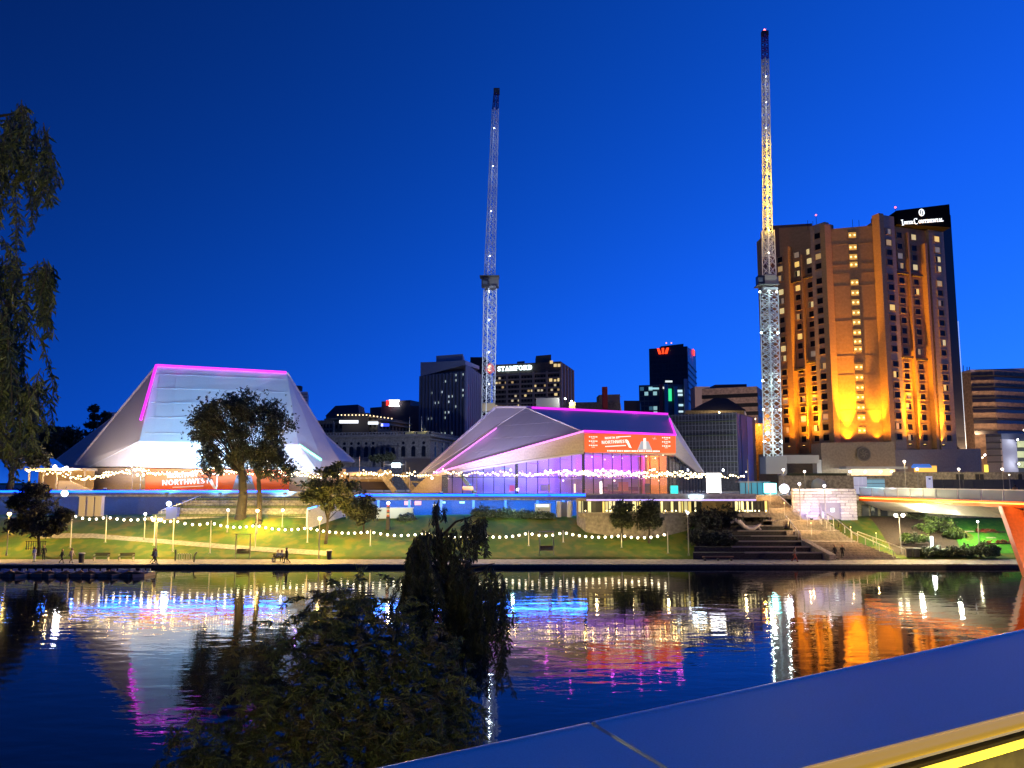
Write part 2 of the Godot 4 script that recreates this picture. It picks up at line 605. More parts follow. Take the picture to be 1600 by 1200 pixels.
func left_theatre() -> void:
	var roof := mat(0.70, 0.70, 0.71, 0.6, 0.0, "shell", 3.0)
	var rl := P(245, 572, 140)
	var rr := P(448, 583, 147)
	var fl := P(218, 689, 130.5)
	var fr := P(466, 694, 137.5)
	var el := P(220, 729, 130)
	var er := P(474, 734, 137)
	var w1 := P(118, 726, 142)
	var w2 := P(140, 729, 139)
	var sx := P(503, 719, 141)
	var wr := P(499, 740, 138)
	var nn := P(530, 720, 150)
	var m := P(508, 681, 156)
	var wb := P(554, 722, 166)
	var b1 := P(176, 652, 166)
	var b2 := P(88, 718, 172)
	var t := thing("tent_roof_theatre", "large white faceted tent-roofed theatre with magenta edge lights, floodlit, left of the picture", "theatre")
	for f in [[rl, rr, fr, fl], [fl, fr, er, el], [rl, fl, w2, w1], [fl, el, w2], [rr, fr, sx], [rr, sx, nn, m], [m, nn, wb], [fr, er, wr, sx], [wr, sx, nn]]:
		obj("roof_facet", plate(S(), f), roof, t)
		obj("panel_seams", seams(f, 2.6), mat(0.6, 0.6, 0.62, 0.7), t).set_meta("kind", "stuff")
	# the rear of the roof
	var bl := Vector3(rl.x - 8.0, 9.0, -182)
	var br := Vector3(X(515, 186), 9.0, -186)
	for f in [[rl, rr, br, bl], [rl, w1, bl], [rr, m, wb, br]]:
		obj("roof_facet", plate(S(), f), roof, t)
	obj("rear_wing", plate(plate(S(), [b1, b2, Vector3(b2.x + 8, 11.0, -165)]), [b1, Vector3(b2.x + 8, 11.0, -165), Vector3(rl.x, 11.0, -160)]), roof, t)
	# pale ridge and edge cappings
	for e in [[rl, w1], [fl, w2], [rr, m], [m, wb], [el, er], [b1, b2]]:
		obj("edge_capping", bar(S(), e[0], e[1], 0.16), mat(0.75, 0.75, 0.78, 0.5), t)
	# walls under the eave
	var wall := mat(0.45, 0.33, 0.2, 0.8, 0.0, "panel", 4.0)
	var g := 8.45
	var wp := [P(128, 745, 140), P(222, 745, 131.2), P(480, 745, 138.6), P(540, 745, 150)]
	for i in 3:
		var a: Vector3 = wp[i]
		var b: Vector3 = wp[i + 1]
		var st := S()
		prism(st, [Vector3(a.x, g, a.z), Vector3(b.x, g, b.z), Vector3(b.x, 12.2, b.z), Vector3(a.x, 12.2, a.z)], Vector3(0, 0, -0.4))
		obj("wall", st, wall, t)
	# the long red banner on the front wall
	var a := P(228, 745, 130.9)
	var b := P(452, 745, 137.4)
	var dir := (b - a) * Vector3(1, 0, 1)
	var bs := Basis.looking_at(-dir.cross(Vector3.UP), Vector3.UP)     # -z into the wall, +z outward
	var mid := (a + b) / 2.0
	var banner := tag(obj("theatre_banner", cube(dir.length(), 3.4, 0.12), mat(0.68, 0.12, 0.02, 0.7), self, Vector3(mid.x, 10.25, mid.z) + bs.z * 0.2, bs), "long red show banner lettered NORTH BY NORTHWEST under the white theatre roof", "banner")
	var rot := Basis(Vector3.BACK, 0.05)
	var white := mat(0.85, 0.8, 0.72, 0.6)
	var L := dir.length()
	letters("lettering", "NORTH BY", white, banner, Vector3(-L * 0.5 + 5.4, 0.72, 0.1), 4.6, rot, 0.06)
	letters("lettering", "NORTHWEST", white, banner, Vector3(-L * 0.5 + 5.9, -0.35, 0.1), 7.0, rot, 0.06)
	var st2 := S()
	box(st2, Vector3(-L * 0.5 + 6.3, -1.1, 0.08), Vector3(4.6, 0.14, 0.05), rot)
	box(st2, Vector3(-L * 0.5 + 9.9, 0.95, 0.08), Vector3(3.6, 0.14, 0.05), rot)
	prism(st2, [Vector3(-L * 0.5 + 9.2, 0.1, 0.07), Vector3(-L * 0.5 + 9.8, 0.1, 0.07), Vector3(-L * 0.5 + 10.6, -1.5, 0.07), Vector3(-L * 0.5 + 10.1, -1.4, 0.07)], Vector3(0, 0, 0.05))
	obj("underline_and_arrow", st2, white, banner)
	st2 = S()
	prism(st2, [Vector3(-L * 0.5 + 13.0, -1.6, 0.07), Vector3(-L * 0.5 + 16.6, -1.6, 0.07), Vector3(-L * 0.5 + 15.8, 0.7, 0.07), Vector3(-L * 0.5 + 13.6, 0.7, 0.07)], Vector3(0, 0, 0.05))
	obj("printed_figure", st2, mat(0.2, 0.22, 0.3, 0.7), banner)
	st2 = S()
	prism(st2, [Vector3(-L * 0.5 + 14.3, -1.5, 0.13), Vector3(-L * 0.5 + 15.1, -1.5, 0.13), Vector3(-L * 0.5 + 15.0, 1.3, 0.13), Vector3(-L * 0.5 + 14.4, 1.3, 0.13)], Vector3(0, 0, 0.03))
	obj("printed_shirt", st2, white, banner)
	# light strips on the edges of the roof
	var mg := glow(1.0, 0.04, 0.9, 1.1)
	for e in [[rl, rr], [rl, P(221, 657, 132.6)]]:
		obj("light_strip", bar(S(), e[0] + Vector3(0, 0.12, 0.25), e[1] + Vector3(0, 0.12, 0.25), 0.34), mg, t)
		for k in 3:
			omni(t, (e[0] as Vector3).lerp(e[1], (k + 0.5) / 3.0) + Vector3(0.4, -0.5, 1.4), Color(1.0, 0.1, 0.95), 0.2, 0.2)
	obj("light_strip", bar(S(), fr.lerp(sx, 0.05) + Vector3(0, 0, 0.3), fr.lerp(sx, 0.98) + Vector3(0, 0, 0.3), 0.3), glow(0.3, 1.0, 0.55, 2.0), t)
	omni(t, fr + Vector3(0.5, -0.6, 1.2), Color(0.5, 0.15, 1.0), 2.0, 0.2)
	# floodlights on the deck edge that wash the front
	var k := 0
	for q in [[262, 767, "floodlight on the terraces below the white theatre, nearest its left end"], [345, 767, "floodlight on the terraces before the middle of the red banner"], [446, 769, "floodlight on the terraces right of the two big trees"]]:
		var at := Vector3(X(q[0], 120.6), 8.35, -120.6)
		var fx := thing("floodlight", q[2], "floodlight", at - Vector3(0, 0.4, 0), 0.0, "floodlights for the white roof")
		obj("stake", cube(0.07, 1.9, 0.07), mat(0.05, 0.05, 0.06, 0.5), fx, Vector3(0, -0.8, 0))
		obj("housing", cube(0.5, 0.35, 0.3), mat(0.05, 0.05, 0.06, 0.5), fx, Vector3(0, 0.3, 0))
		obj("bracket", cube(0.08, 0.2, 0.08), mat(0.05, 0.05, 0.06, 0.5), fx, Vector3(0, 0.08, 0))
		obj("lamp_face", cube(0.42, 0.28, 0.02), glow(0.7, 0.85, 1.0, 4.0), fx, Vector3(0, 0.32, -0.17))
		spot(fx, at + Vector3(0, 0.0, -0.4), [P(268, 600, 139), P(335, 600, 141), P(425, 602, 145)][k], Color(0.20, 0.56, 1.0), 640.0, 50.0)
		k += 1
	var lf := thing("floodlight", "added violet fill lamp beside the pavilion washing the left wing of the white theatre roof", "floodlight", P(165, 752, 125.0) * Vector3(1, 0, 1) + Vector3(0, 8.45, 0), 0.0, "floodlights for the white roof")  # added violet fill for the left wing, no known fitting
	obj("housing", cube(0.5, 0.5, 0.4), mat(0.05, 0.05, 0.06, 0.5), lf, Vector3(0, 0.25, 0))
	obj("lamp_face", cube(0.4, 0.02, 0.3), glow(0.8, 0.75, 1.0, 3.0), lf, Vector3(0, 0.52, 0))
	spot(lf, lf.position + Vector3(0, 0.7, -0.3), P(205, 650, 140), Color(0.72, 0.68, 1.0), 120.0, 42.0)
	var vio := thing("floodlight", "violet-white floodlight on the deck washing the right wing of the white theatre roof", "floodlight", P(522, 752, 126.5) * Vector3(1, 0, 1) + Vector3(0, 8.0, 0), 0.0, "floodlights for the white roof")
	obj("housing", cube(0.5, 0.5, 0.4), mat(0.05, 0.05, 0.06, 0.5), vio, Vector3(0, 0.25, 0))
	obj("lamp_face", cube(0.4, 0.02, 0.3), glow(0.8, 0.75, 1.0, 4.0), vio, Vector3(0, 0.52, 0))
	spot(vio, vio.position + Vector3(0, 0.7, -0.3), P(500, 640, 150), Color(0.62, 0.6, 1.0), 80.0, 50.0)


func right_theatre() -> void:
	var roof := mat(0.58, 0.57, 0.66, 0.6, 0.0, "shell", 3.0)
	var a := P(775, 637, 141)
	var b := P(822, 637, 138)
	var c := P(1043, 648, 142)
	var k := P(912, 675, 121)
	var j := P(1055, 681, 124)
	var k2 := P(912, 705, 121)
	var j2 := P(1055, 711, 124)
	var l := P(682, 740, 133)
	var l0 := P(652, 746, 136)
	var r := P(1101, 741, 152)
	var r2 := P(1097, 744, 150)
	var t := thing("foyer_theatre", "low tent-roofed theatre with glass foyer glowing purple and magenta roof edges", "theatre")
	for f in [[a, b, l0], [b, k, l], [b, l, l0], [b, c, j, k], [c, j, r]]:
		obj("roof_facet", plate(S(), f), roof, t)
		obj("panel_seams", seams(f, 2.2), mat(0.5, 0.49, 0.57, 0.7), t).set_meta("kind", "stuff")
	for f in [[a, b, c, Vector3(c.x + 3, 20, -165), Vector3(a.x - 3, 20, -165)], [a, l0, Vector3(l0.x - 2, 10, -170), Vector3(a.x - 3, 20, -165)]]:
		obj("roof_facet", plate(S(), f), roof, t)
	obj("left_fascia", plate(S(), [k, k2, l]), mat(0.55, 0.5, 0.42, 0.7, 0.0, "panel", 4.0), t)
	obj("right_fascia", plate(S(), [j, j2, r2, r]), mat(0.55, 0.5, 0.42, 0.7, 0.0, "panel", 4.0), t)
	obj("front_fascia", plate(S(), [k, j, j2, k2]), mat(0.5, 0.46, 0.42, 0.7), t)
	for e in [[b, l0], [b, k], [a, l0], [a, b], [c, r]]:
		obj("edge_capping", bar(S(), e[0], e[1], 0.16), mat(0.75, 0.74, 0.76, 0.5), t)
	# soffit behind the eave
	obj("soffit", plate(S(), [k2 - Vector3(0, 0.05, 0), j2 - Vector3(0, 0.05, 0), Vector3(j2.x + 4, j2.y, -146), Vector3(k2.x - 8, k2.y, -146)]), mat(0.5, 0.48, 0.46, 0.7), t)
	obj("soffit", plate(S(), [k2 - Vector3(0, 0.06, 0), l - Vector3(0, 0.06, 0), Vector3(l.x + 6, l.y + 1.5, -146), Vector3(k2.x - 8, k2.y, -146)]), mat(0.5, 0.48, 0.46, 0.7), t)
	# the leaning buttress at the left tip
	var st := S()
	prism(st, [P(641, 770, 134), P(690, 770, 134), P(690, 742, 134), P(664, 746, 134)], Vector3(0, 0, -2.2))
	obj("buttress", st, mat(0.55, 0.44, 0.26, 0.75, 0.0, "panel", 4.0), t)
	# magenta strips
	var mg := glow(1.0, 0.04, 0.9, 1.1)
	for e in [[P(831, 638, 137.9), c, 0.28], [k, j, 0.3], [c.lerp(j, 0.25), j, 0.22], [l, k, 0.2], [P(677, 741, 133.6), P(776, 670, 136.2), 0.16]]:
		var up := Vector3(0, 0.12, 0.3)
		obj("light_strip", bar(S(), e[0] + up, e[1] + up, e[2]), mg if e[2] > 0.21 else glow(1.0, 0.25, 1.0, 1.4), t)
		for q in 2:
			omni(t, (e[0] as Vector3).lerp(e[1], q * 0.5 + 0.25) + Vector3(0, 0.9, 1.3), Color(1.0, 0.1, 0.95), 0.45, 0.2)
	# the wide screen on the front fascia
	var dir := (j - k) * Vector3(1, 0, 1)
	var bs := Basis.looking_at(-dir.cross(Vector3.UP), Vector3.UP)
	var mid := (k + j + k2 + j2) / 4.0
	var L := dir.length()
	var scr := tag(obj("display_screen", cube(L - 0.2, 2.75, 0.2), glow(1.0, 0.13, 0.03, 0.62), self, mid + bs.z * 0.3, bs), "wide orange display screen lettered NORTH BY NORTHWEST above the glass foyer", "screen")
	var white := glow(1.0, 0.95, 0.9, 0.85)
	var dz := 0.11
	var rot := Basis(Vector3.BACK, 0.06)
	letters("lettering", "NORTH BY", white, scr, Vector3(-2.9, 0.8, dz), 2.3, rot, 0.03)
	letters("lettering", "NORTHWEST", white, scr, Vector3(-2.6, 0.2, dz), 3.9, rot, 0.03)
	st = S()
	for q in 22:
		box(st, Vector3(-3.6 + q * 0.38, -1.12, dz), Vector3(0.2 + 0.1 * (q % 3), 0.2, 0.03))
	obj("small_print", st, white, scr)
	st = S()
	box(st, Vector3(-2.4, -0.4, dz), Vector3(3.2, 0.14, 0.03), rot)
	box(st, Vector3(-1.0, 1.0, dz), Vector3(2.0, 0.12, 0.03), rot)
	prism(st, [Vector3(-0.9, 0.5, dz), Vector3(-0.5, 0.5, dz), Vector3(0.1, -0.7, dz), Vector3(-0.3, -0.6, dz)], Vector3(0, 0, 0.03))
	obj("underline_and_arrow", st, white, scr)
	for q in [-5.8, 5.6]:
		for v in 3:
			st = S()
			for s in 5:
				box(st, Vector3(q - 0.6 + s * 0.28, 0.9 - v * 0.62, dz), Vector3(0.17, 0.17, 0.03), Basis(Vector3.BACK, 0.78))
			box(st, Vector3(q - 0.04, 0.64 - v * 0.62, dz), Vector3(0.5, 0.06, 0.03))
			obj("review_stars", st, white, scr)
	st = S()
	prism(st, [Vector3(1.0, -0.95, dz), Vector3(3.3, -0.95, dz), Vector3(2.7, 0.35, dz), Vector3(1.6, 0.35, dz)], Vector3(0, 0, 0.03))
	obj("printed_figure", st, glow(0.35, 0.42, 0.5, 0.6), scr)
	st = S()
	box(st, Vector3(2.15, 0.0, dz + 0.03), Vector3(0.4, 1.6, 0.03))
	obj("printed_shirt", st, glow(0.8, 0.9, 1.0, 0.7), scr)
	st = S()
	box(st, Vector3(3.7, 0.75, dz), Vector3(0.7, 0.07, 0.03), Basis(Vector3.BACK, -0.2))
	box(st, Vector3(3.7, 0.78, dz), Vector3(0.08, 0.5, 0.03), Basis(Vector3.BACK, -0.5))
	obj("printed_aeroplane", st, glow(0.75, 0.55, 0.5, 0.6), scr)
	area(scr, mid + bs.z * 0.8, mid + bs.z * 4.0, L, 2.7, Color(1.0, 0.25, 0.1), 1.2)
	# glass walls: front, left and right
	var dk := mat(0.03, 0.03, 0.035, 0.4, 0.3)
	var corner := Vector3(X(912, 122), 8.0, -122)
	var rc := Vector3(X(1045, 125), 8.0, -125)
	var lc := Vector3(X(691, 133), 8.0, -133)
	var rr := Vector3(X(1096, 149), 8.0, -149)
	_glass_wall(t, corner, rc, k2.y - 0.1, j2.y - 0.1, 9, dk, 2.6)
	_glass_wall(t, lc, corner, l.y + 0.1, k2.y - 0.1, 13, dk, 2.6)
	_glass_wall(t, rc, rr, j2.y - 0.1, r2.y, 10, dk, 2.6)
	for q in [[corner, k2.y], [lc.lerp(corner, 0.55), 12.8], [rc, j2.y]]:
		obj("column", cube(0.4, q[1] - 8.0, 0.4), dk, t, (q[0] as Vector3) + Vector3(0, (q[1] - 8.0) / 2.0, -0.35))
	# foyer inside: floor, back wall, mezzanine, partitions, bar, posters
	var paint := mat(0.6, 0.42, 0.72, 0.8)
	st = S()
	prism(st, [Vector3(X(700, 140), 8.05, -140), Vector3(X(900, 131), 8.05, -131), Vector3(X(900, 131), 14.2, -131), Vector3(X(700, 140), 11.2, -140)], Vector3(0, 0, -0.3))
	obj("foyer_back_wall", st, paint, t)
	st = S()
	prism(st, [Vector3(X(900, 131), 8.05, -131), Vector3(X(1040, 132), 8.05, -132), Vector3(X(1040, 132), 14.2, -132), Vector3(X(900, 131), 14.2, -131)], Vector3(0, 0, -0.3))
	obj("foyer_back_wall", st, paint, t)
	obj("mezzanine", cube(14.5, 0.5, 3.4), mat(0.3, 0.25, 0.28, 0.7), t, Vector3(X(945, 129), 10.6, -129.2))
	obj("mezzanine_balustrade", cube(14.5, 0.9, 0.08), mat(0.6, 0.55, 0.6, 0.5), t, Vector3(X(945, 127.5), 11.3, -127.5))
	obj("partition", cube(0.3, 6.0, 6.0), mat(0.7, 0.28, 0.1, 0.8), t, Vector3(X(1006, 128), 11.0, -128.6))
	obj("timber_wall", cube(3.6, 6.0, 0.25), mat(0.6, 0.3, 0.1, 0.8), t, Vector3(X(1026, 129), 11.0, -129.2))
	obj("bar_counter", cube(6.0, 1.1, 0.8), mat(0.25, 0.15, 0.1, 0.6), t, Vector3(X(970, 127), 8.6, -127))
	for q in [[957, 762, 1.5, 1.0, 0.25, 0.2, 0.25], [974, 760, 1.5, 1.3, 0.7, 0.25, 0.2], [1012, 763, 0.9, 1.4, 0.15, 0.12, 0.1], [731, 763, 1.6, 0.6, 0.9, 0.4, 0.1], [800, 763, 0.8, 0.9, 0.9, 0.2, 0.4], [852, 762, 1.5, 0.9, 0.7, 0.75, 1.0]]:
		obj("poster_panel", cube(q[2], q[3], 0.1), mat(q[4], q[5], q[6], 0.6), t, P(q[0], q[1], 125.5))
	obj("display_light_column", cube(0.3, 1.8, 0.3), glow(1.0, 0.95, 0.85, 3.5), t, P(939, 762, 124.5))
	obj("display_light_column", cube(0.22, 1.3, 0.22), glow(1.0, 0.75, 0.5, 2.0), t, P(898, 763, 126.0))
	st = S()
	bar(st, Vector3(X(720, 133), 11.0, -133), Vector3(X(742, 132), 8.1, -132), 0.5)
	obj("stair_stringer", st, mat(0.5, 0.55, 0.2, 0.6), t)
	obj("teal_light_box", cube(1.0, 1.2, 0.4), glow(0.02, 0.75, 0.7, 1.1), t, P(1054, 765, 127.0))
	# lamps of the foyer: rows of fittings in the ceiling
	for q in [[750, 131, 0, 70.0], [790, 129.5, 0, 90.0], [835, 127.5, 1, 90.0], [880, 126, 1, 90.0], [930, 126, 2, 90.0], [975, 126, 2, 90.0], [1000, 126.5, 2, 40.0], [1024, 126.5, 3, 60.0]]:
		var col: Color = [Color(0.06, 0.20, 1.0), Color(0.20, 0.07, 1.0), Color(0.44, 0.05, 1.0), Color(1.0, 0.34, 0.04)][q[2]]
		var top := lerpf(l.y, k2.y, clampf((q[0] - 690.0) / 222.0, 0.0, 1.0)) - 0.6
		var at := Vector3(X(q[0], q[1]), top, -q[1])
		obj("ceiling_lamp", cube(1.4, 0.1, 0.5), glow(col.r, col.g, col.b, 1.5), t, at)
		area(t, at - Vector3(0, 0.1, 0), at - Vector3(0, 4.0, 3.0), 1.4, 0.5, col, q[3] * 0.85)
	for q in [[925, 714], [945, 718], [958, 714], [972, 716], [1010, 713], [1024, 716], [1036, 711]]:
		var at := P(q[0], q[1], 124)
		obj("downlight", ball(0.09, 8), glow(1.0, 0.85, 0.7, 5.0), t, at)
	for q in [[880, 127], [960, 127], [1030, 127]]:
		var at := Vector3(X(q[0], q[1]), 10.1, -q[1])
		obj("downlight", ball(0.12, 8), glow(1.0, 0.8, 0.6, 5.0), t, at)
		omni(t, at, Color(1.0, 0.6, 0.4), 3.0, 0.08)
	var vf := thing("floodlight", "added violet fill lamp on the deck edge before the blue left end of the foyer", "floodlight", Vector3(X(690, 118.6), 8.0, -118.6), 0.0, "added fill lamps for the foyer roof")  # added fill light that brightens the foyer roof facets
	obj("housing", cube(0.5, 0.45, 0.4), mat(0.05, 0.05, 0.06, 0.5), vf, Vector3(0, 0.22, 0))
	obj("lamp_face", cube(0.4, 0.02, 0.3), glow(0.8, 0.75, 1.0, 3.0), vf, Vector3(0, 0.46, 0))
	spot(vf, vf.position + Vector3(0, 0.6, -0.2), P(800, 665, 131), Color(0.56, 0.54, 1.0), 520.0, 40.0)
	# warm uplight on the tips of the roof, from lamps on the buttress
	obj("buttress_lamp", ball(0.2), glow(1.0, 0.8, 0.45, 8.0), t, P(675, 747, 131.0))
	omni(t, P(675, 747, 131.0), Color(1.0, 0.62, 0.22), 9.0, 0.15)


func _glass_wall(t: Node3D, a: Vector3, b: Vector3, ha: float, hb: float, n: int, frame: Material, rail: float) -> void:
	var g := glass(0.06)
	var off := (b - a).normalized().cross(Vector3.UP) * 0.0
	for i in n + 1:
		var p := a.lerp(b, float(i) / n)
		var h := lerpf(ha, hb, float(i) / n)
		obj("mullion", cube(0.1, h - 8.0, 0.16), frame, t, p + Vector3(0, (h - 8.0) / 2.0, 0) + off)
	for i in n:
		var p := a.lerp(b, (i + 0.03) / n)
		var q := a.lerp(b, (i + 0.97) / n)
		var hp := lerpf(ha, hb, (i + 0.03) / n)
		var hq := lerpf(ha, hb, (i + 0.97) / n)
		var st := S()
		prism(st, [Vector3(p.x, 8.02, p.z), Vector3(q.x, 8.02, q.z), Vector3(q.x, hq, q.z), Vector3(p.x, hp, p.z)], Vector3(0, 0, -0.02))
		obj("glass_pane", st, g, t)
	var st2 := S()
	bar(st2, a + Vector3(0, rail, 0.06), b + Vector3(0, rail, 0.06), 0.07)
	obj("transom", st2, frame, t)


# ---------------------------------------------------------------- buildings
func up_wall(st: SurfaceTool, a: Vector3, b: Vector3, y0: float, ya: float, yb: float, back: Vector3) -> SurfaceTool:
	return prism(st, [Vector3(a.x, y0, a.z), Vector3(b.x, y0, b.z), Vector3(b.x, yb, b.z), Vector3(a.x, ya, a.z)], back)

func face(a: Vector3, b: Vector3) -> Transform3D:             # a wall's own axes: x along it, z out of it
	var d := ((b - a) * Vector3(1, 0, 1)).normalized()
	var n := d.cross(Vector3.UP)
	if n.dot(EYE - a) < 0.0:
		n = -n
	return Transform3D(Basis(d, Vector3.UP, n), Vector3(a.x, 0, a.z))

func along(f: Transform3D, px: float, py: float) -> float:     # how far along the wall a line of sight lands
	var p := on_plane(px, py, Plane(f.basis.z, f.origin))
	return (p - f.origin).dot(f.basis.x)

func put(called: String, f: Transform3D, u: float, y: float, out: float, mesh: Mesh, m: Material, parent: Node) -> MeshInstance3D:
	return obj(called, mesh, m, parent, f * Vector3(u, y, out), f.basis)

func frame_mesh(w: float, h: float, t: float, depth: float) -> ArrayMesh:
	var key := "frame %f %f %f %f" % [w, h, t, depth]
	if not shared.has(key):
		var st := S()
		box(st, Vector3(0, h / 2 + t / 2, 0), Vector3(w + 2 * t, t, depth))
		box(st, Vector3(0, -h / 2 - t / 2, 0), Vector3(w + 2 * t, t, depth + 0.1))
		box(st, Vector3(-w / 2 - t / 2, 0, 0), Vector3(t, h, depth))
		box(st, Vector3(w / 2 + t / 2, 0, 0), Vector3(t, h, depth))
		shared[key] = done(st)
	return shared[key]


func hotel() -> void:
	var wall := mat(0.47, 0.29, 0.14, 0.85, 0.0, "panel", 9.0)
	var grey := mat(0.42, 0.34, 0.25, 0.85, 0.0, "panel", 7.0)
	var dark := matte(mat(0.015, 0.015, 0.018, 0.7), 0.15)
	var c := [P(1217, 700, 203), P(1311, 690, 188), P(1383, 690, 186), P(1483, 688, 193), P(1508, 688, 208)]
	var t := thing("hotel_tower", "tall tan hotel tower with stepped window bays lit orange from below", "hotel")
	var y0 := 8.0
	var tops := [[P(1210, 357, 203).y, P(1300, 351, 188).y], [P(1310, 358, 188).y, P(1366, 352, 186).y], [P(1372, 345, 186).y, P(1478, 333, 193).y], [P(1478, 331, 193).y, P(1490, 336, 208).y]]
	for i in 4:
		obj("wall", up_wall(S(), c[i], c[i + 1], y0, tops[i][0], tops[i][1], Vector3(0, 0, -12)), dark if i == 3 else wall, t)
	var st := S()
	flat(st, [c[0] + Vector3(0.4, 0, -1), c[1] + Vector3(0, 0, -1), c[2] + Vector3(0, 0, -1), c[3] + Vector3(-0.6, 0, -1), c[4] + Vector3(-1, 0, -1), c[4] + Vector3(-3, 0, -26), c[0] + Vector3(9, 0, -26)], y0, 67.0)
	obj("tower_core", st, wall, t)
	var fs := [face(c[0], c[1]), face(c[1], c[2]), face(c[2], c[3])]
	# window rows: heights read off the fourth column
	var rows := []
	for y in [371.0, 388, 403, 418, 441, 456, 472, 487, 503, 519, 534, 550, 573, 589, 605, 620, 636.5, 652, 668, 684]:
		rows.append(P(1291, y, 190.3).y)
	var glassy := matte(mat(0.008, 0.008, 0.01, 0.3), 0.25)
	var lits := [glow(1.0, 0.62, 0.16, 0.85), glow(1.0, 0.75, 0.32, 0.6), glow(0.9, 0.55, 0.2, 0.35), glow(0.55, 0.42, 0.28, 0.25)]
	var fr := mat(0.30, 0.22, 0.14, 0.8)
	var r := RandomNumberGenerator.new()
	r.seed = 21
	var uh := 1.35
	# [face, px at y 680, first row, proud, width]
	for q in [[0, 1230, 1, 0.0, 1.5], [0, 1257, 1, 0.0, 1.45], [0, 1277, 1, 0.0, 1.5], [0, 1298, 0, 1.4, 1.6], [2, 1397, 0, 1.4, 1.6], [2, 1422, 0, 0.0, 1.55], [2, 1445, 0, 0.0, 1.5], [2, 1477, 0, 0.9, 1.6]]:
		var f: Transform3D = fs[q[0]]
		var u := along(f, q[1], 680)
		if q[3] > 0.0:
			var hw := 2.1 if q[3] > 1.0 else 2.4
			var top: float = P(q[1] - 8, 352, 190).y if q[0] == 0 else P(q[1] - 8, 346, 190).y
			if q[1] == 1477:
				top = P(1460, 361, 196).y
			put("window_bay", f, u, (top + y0) / 2.0, q[3] / 2.0, cube(hw * 2.0, top - y0, q[3]), grey, t)
		for i in range(q[2], rows.size()):
			var lit := r.randf() < (0.5 if i < 6 else 0.25)
			var m: Material = lits[r.randi() % 4] if lit else glassy
			var w := put("window", f, u, rows[i], q[3] + 0.06, frame_mesh(q[4], uh, 0.16, 0.3), fr, t)
			obj("pane", cube(q[4], uh, 0.06), m, w, Vector3(0, 0, -0.02))
			if lit and r.randf() < 0.6:
				obj("curtain", cube(q[4] * 0.4, uh * 0.96, 0.03), [fr, glassy][r.randi() % 2], w, Vector3(q[4] * (0.26 if r.randf() < 0.5 else -0.26), 0, 0.04))
	# balcony ledges that break the columns
	for q in [[0, 1257, 430], [0, 1277, 428], [0, 1257, 572], [0, 1277, 563], [2, 1422, 430], [2, 1445, 431], [2, 1422, 560], [2, 1445, 562]]:
		put("ledge", fs[q[0]], along(fs[q[0]], q[1], 680), P(1291, q[2], 190.3).y, 0.4, cube(3.1, 0.5, 0.8), mat(0.05, 0.04, 0.035, 0.8), t)
	# centre column of glazed lift lobbies
	var uc := along(fs[1], 1347, 680)
	for y in [367.0, 386, 401, 413, 441, 457, 472, 488, 503, 519, 533, 545, 573, 589, 605, 620, 636, 652, 672]:
		var isdark: bool = y in [413.0, 533.0, 545.0, 652.0, 672.0]
		var w := put("window", fs[1], uc, P(1340, y, 187).y, 0.06, frame_mesh(1.7, 1.55, 0.14, 0.25), fr, t)
		obj("pane", cube(1.7, 1.55, 0.06), glassy if isdark else glow(1.0, 0.5, 0.1, 0.45), w, Vector3(0, 0, -0.02))
		if not isdark:
			for s in [-0.5, 0.5]:
				obj("chandelier", ball(0.2, 8), glow(1.0, 0.8, 0.4, 2.2), w, Vector3(s, -0.1, 0.14))
			obj("transom", cube(1.7, 0.14, 0.08), glassy, w, Vector3(0, 0.68, 0.05))
	# proud ribs
	var rib := mat(0.48, 0.30, 0.14, 0.85, 0.0, "panel", 6.0)
	for q in [[0, 1247, 1.3, 0.7, 372], [0, 1314, 2.2, 1.3, 357], [2, 1379, 2.2, 1.3, 346], [2, 1458, 1.3, 0.7, 380], [0, 1267, 0.8, 0.4, 390], [0, 1287, 0.8, 0.4, 390], [2, 1409, 0.8, 0.4, 366], [2, 1433, 0.8, 0.4, 366]]:
		var u := along(fs[q[0]], q[1], 685)
		if q[1] == 1314:
			u = (c[1] - c[0]).length() - 0.2
		if q[1] == 1379:
			u = 0.2
		var top: float = P(q[1] - 8, q[4], 190).y
		put("rib", fs[q[0]], u, (top + y0) / 2.0, q[2] / 2.0, cube(q[3], top - y0, q[2]), rib, t)
	# horizontal joints on the central face
	for y in [380, 412, 426, 445, 500, 555, 585, 640, 660]:
		put("joint_band", fs[1], 5.1, P(1345, y, 186.5).y, 0.02, cube(9.6, 0.06, 0.03), mat(0.3, 0.2, 0.12, 0.9), t)
	# roof drums, plant room, parapet lights
	for q in [[1294, 350, 190, 1.9], [1380, 337, 188, 1.9]]:
		var p := P(q[0], q[1], q[2])
		obj("roof_drum", tube(S(), p - Vector3(0, 3.0, 2.0), p - Vector3(0, 0, 2.0), q[3], q[3], 16), mat(0.5, 0.26, 0.14, 0.8), t)
	obj("plant_room", up_wall(S(), P(1212, 700, 203.5), P(1284, 690, 193), 60.0, P(1210, 352, 203).y, P(1280, 347, 192).y, Vector3(0, 0, -6)), mat(0.16, 0.09, 0.075, 0.8), t)
	for q in [[1275, 336, 196], [1399, 324, 192]]:
		var p := P(q[0], q[1], q[2])
		obj("mast", tube(S(), p - Vector3(0, 3.5, 0), p, 0.06, 0.04, 6), dark, t)
		obj("beacon", ball(0.22, 8), glow(1.0, 0.1, 0.1, 5.0), t, p)
		omni(t, p, Color(1, 0.1, 0.1), 1.0, 0.15)
	for q in [1262, 1270, 1332, 1342, 1366]:
		var p := P(q, 346, 190)
		obj("antenna", tube(S(), p - Vector3(0, 2.2, 0), p + Vector3(0, fmod(q, 1.7) * 0.5, 0), 0.05, 0.05, 5), dark, t)
	# roof sign
	var sa := P(1396, 345, 187.5)
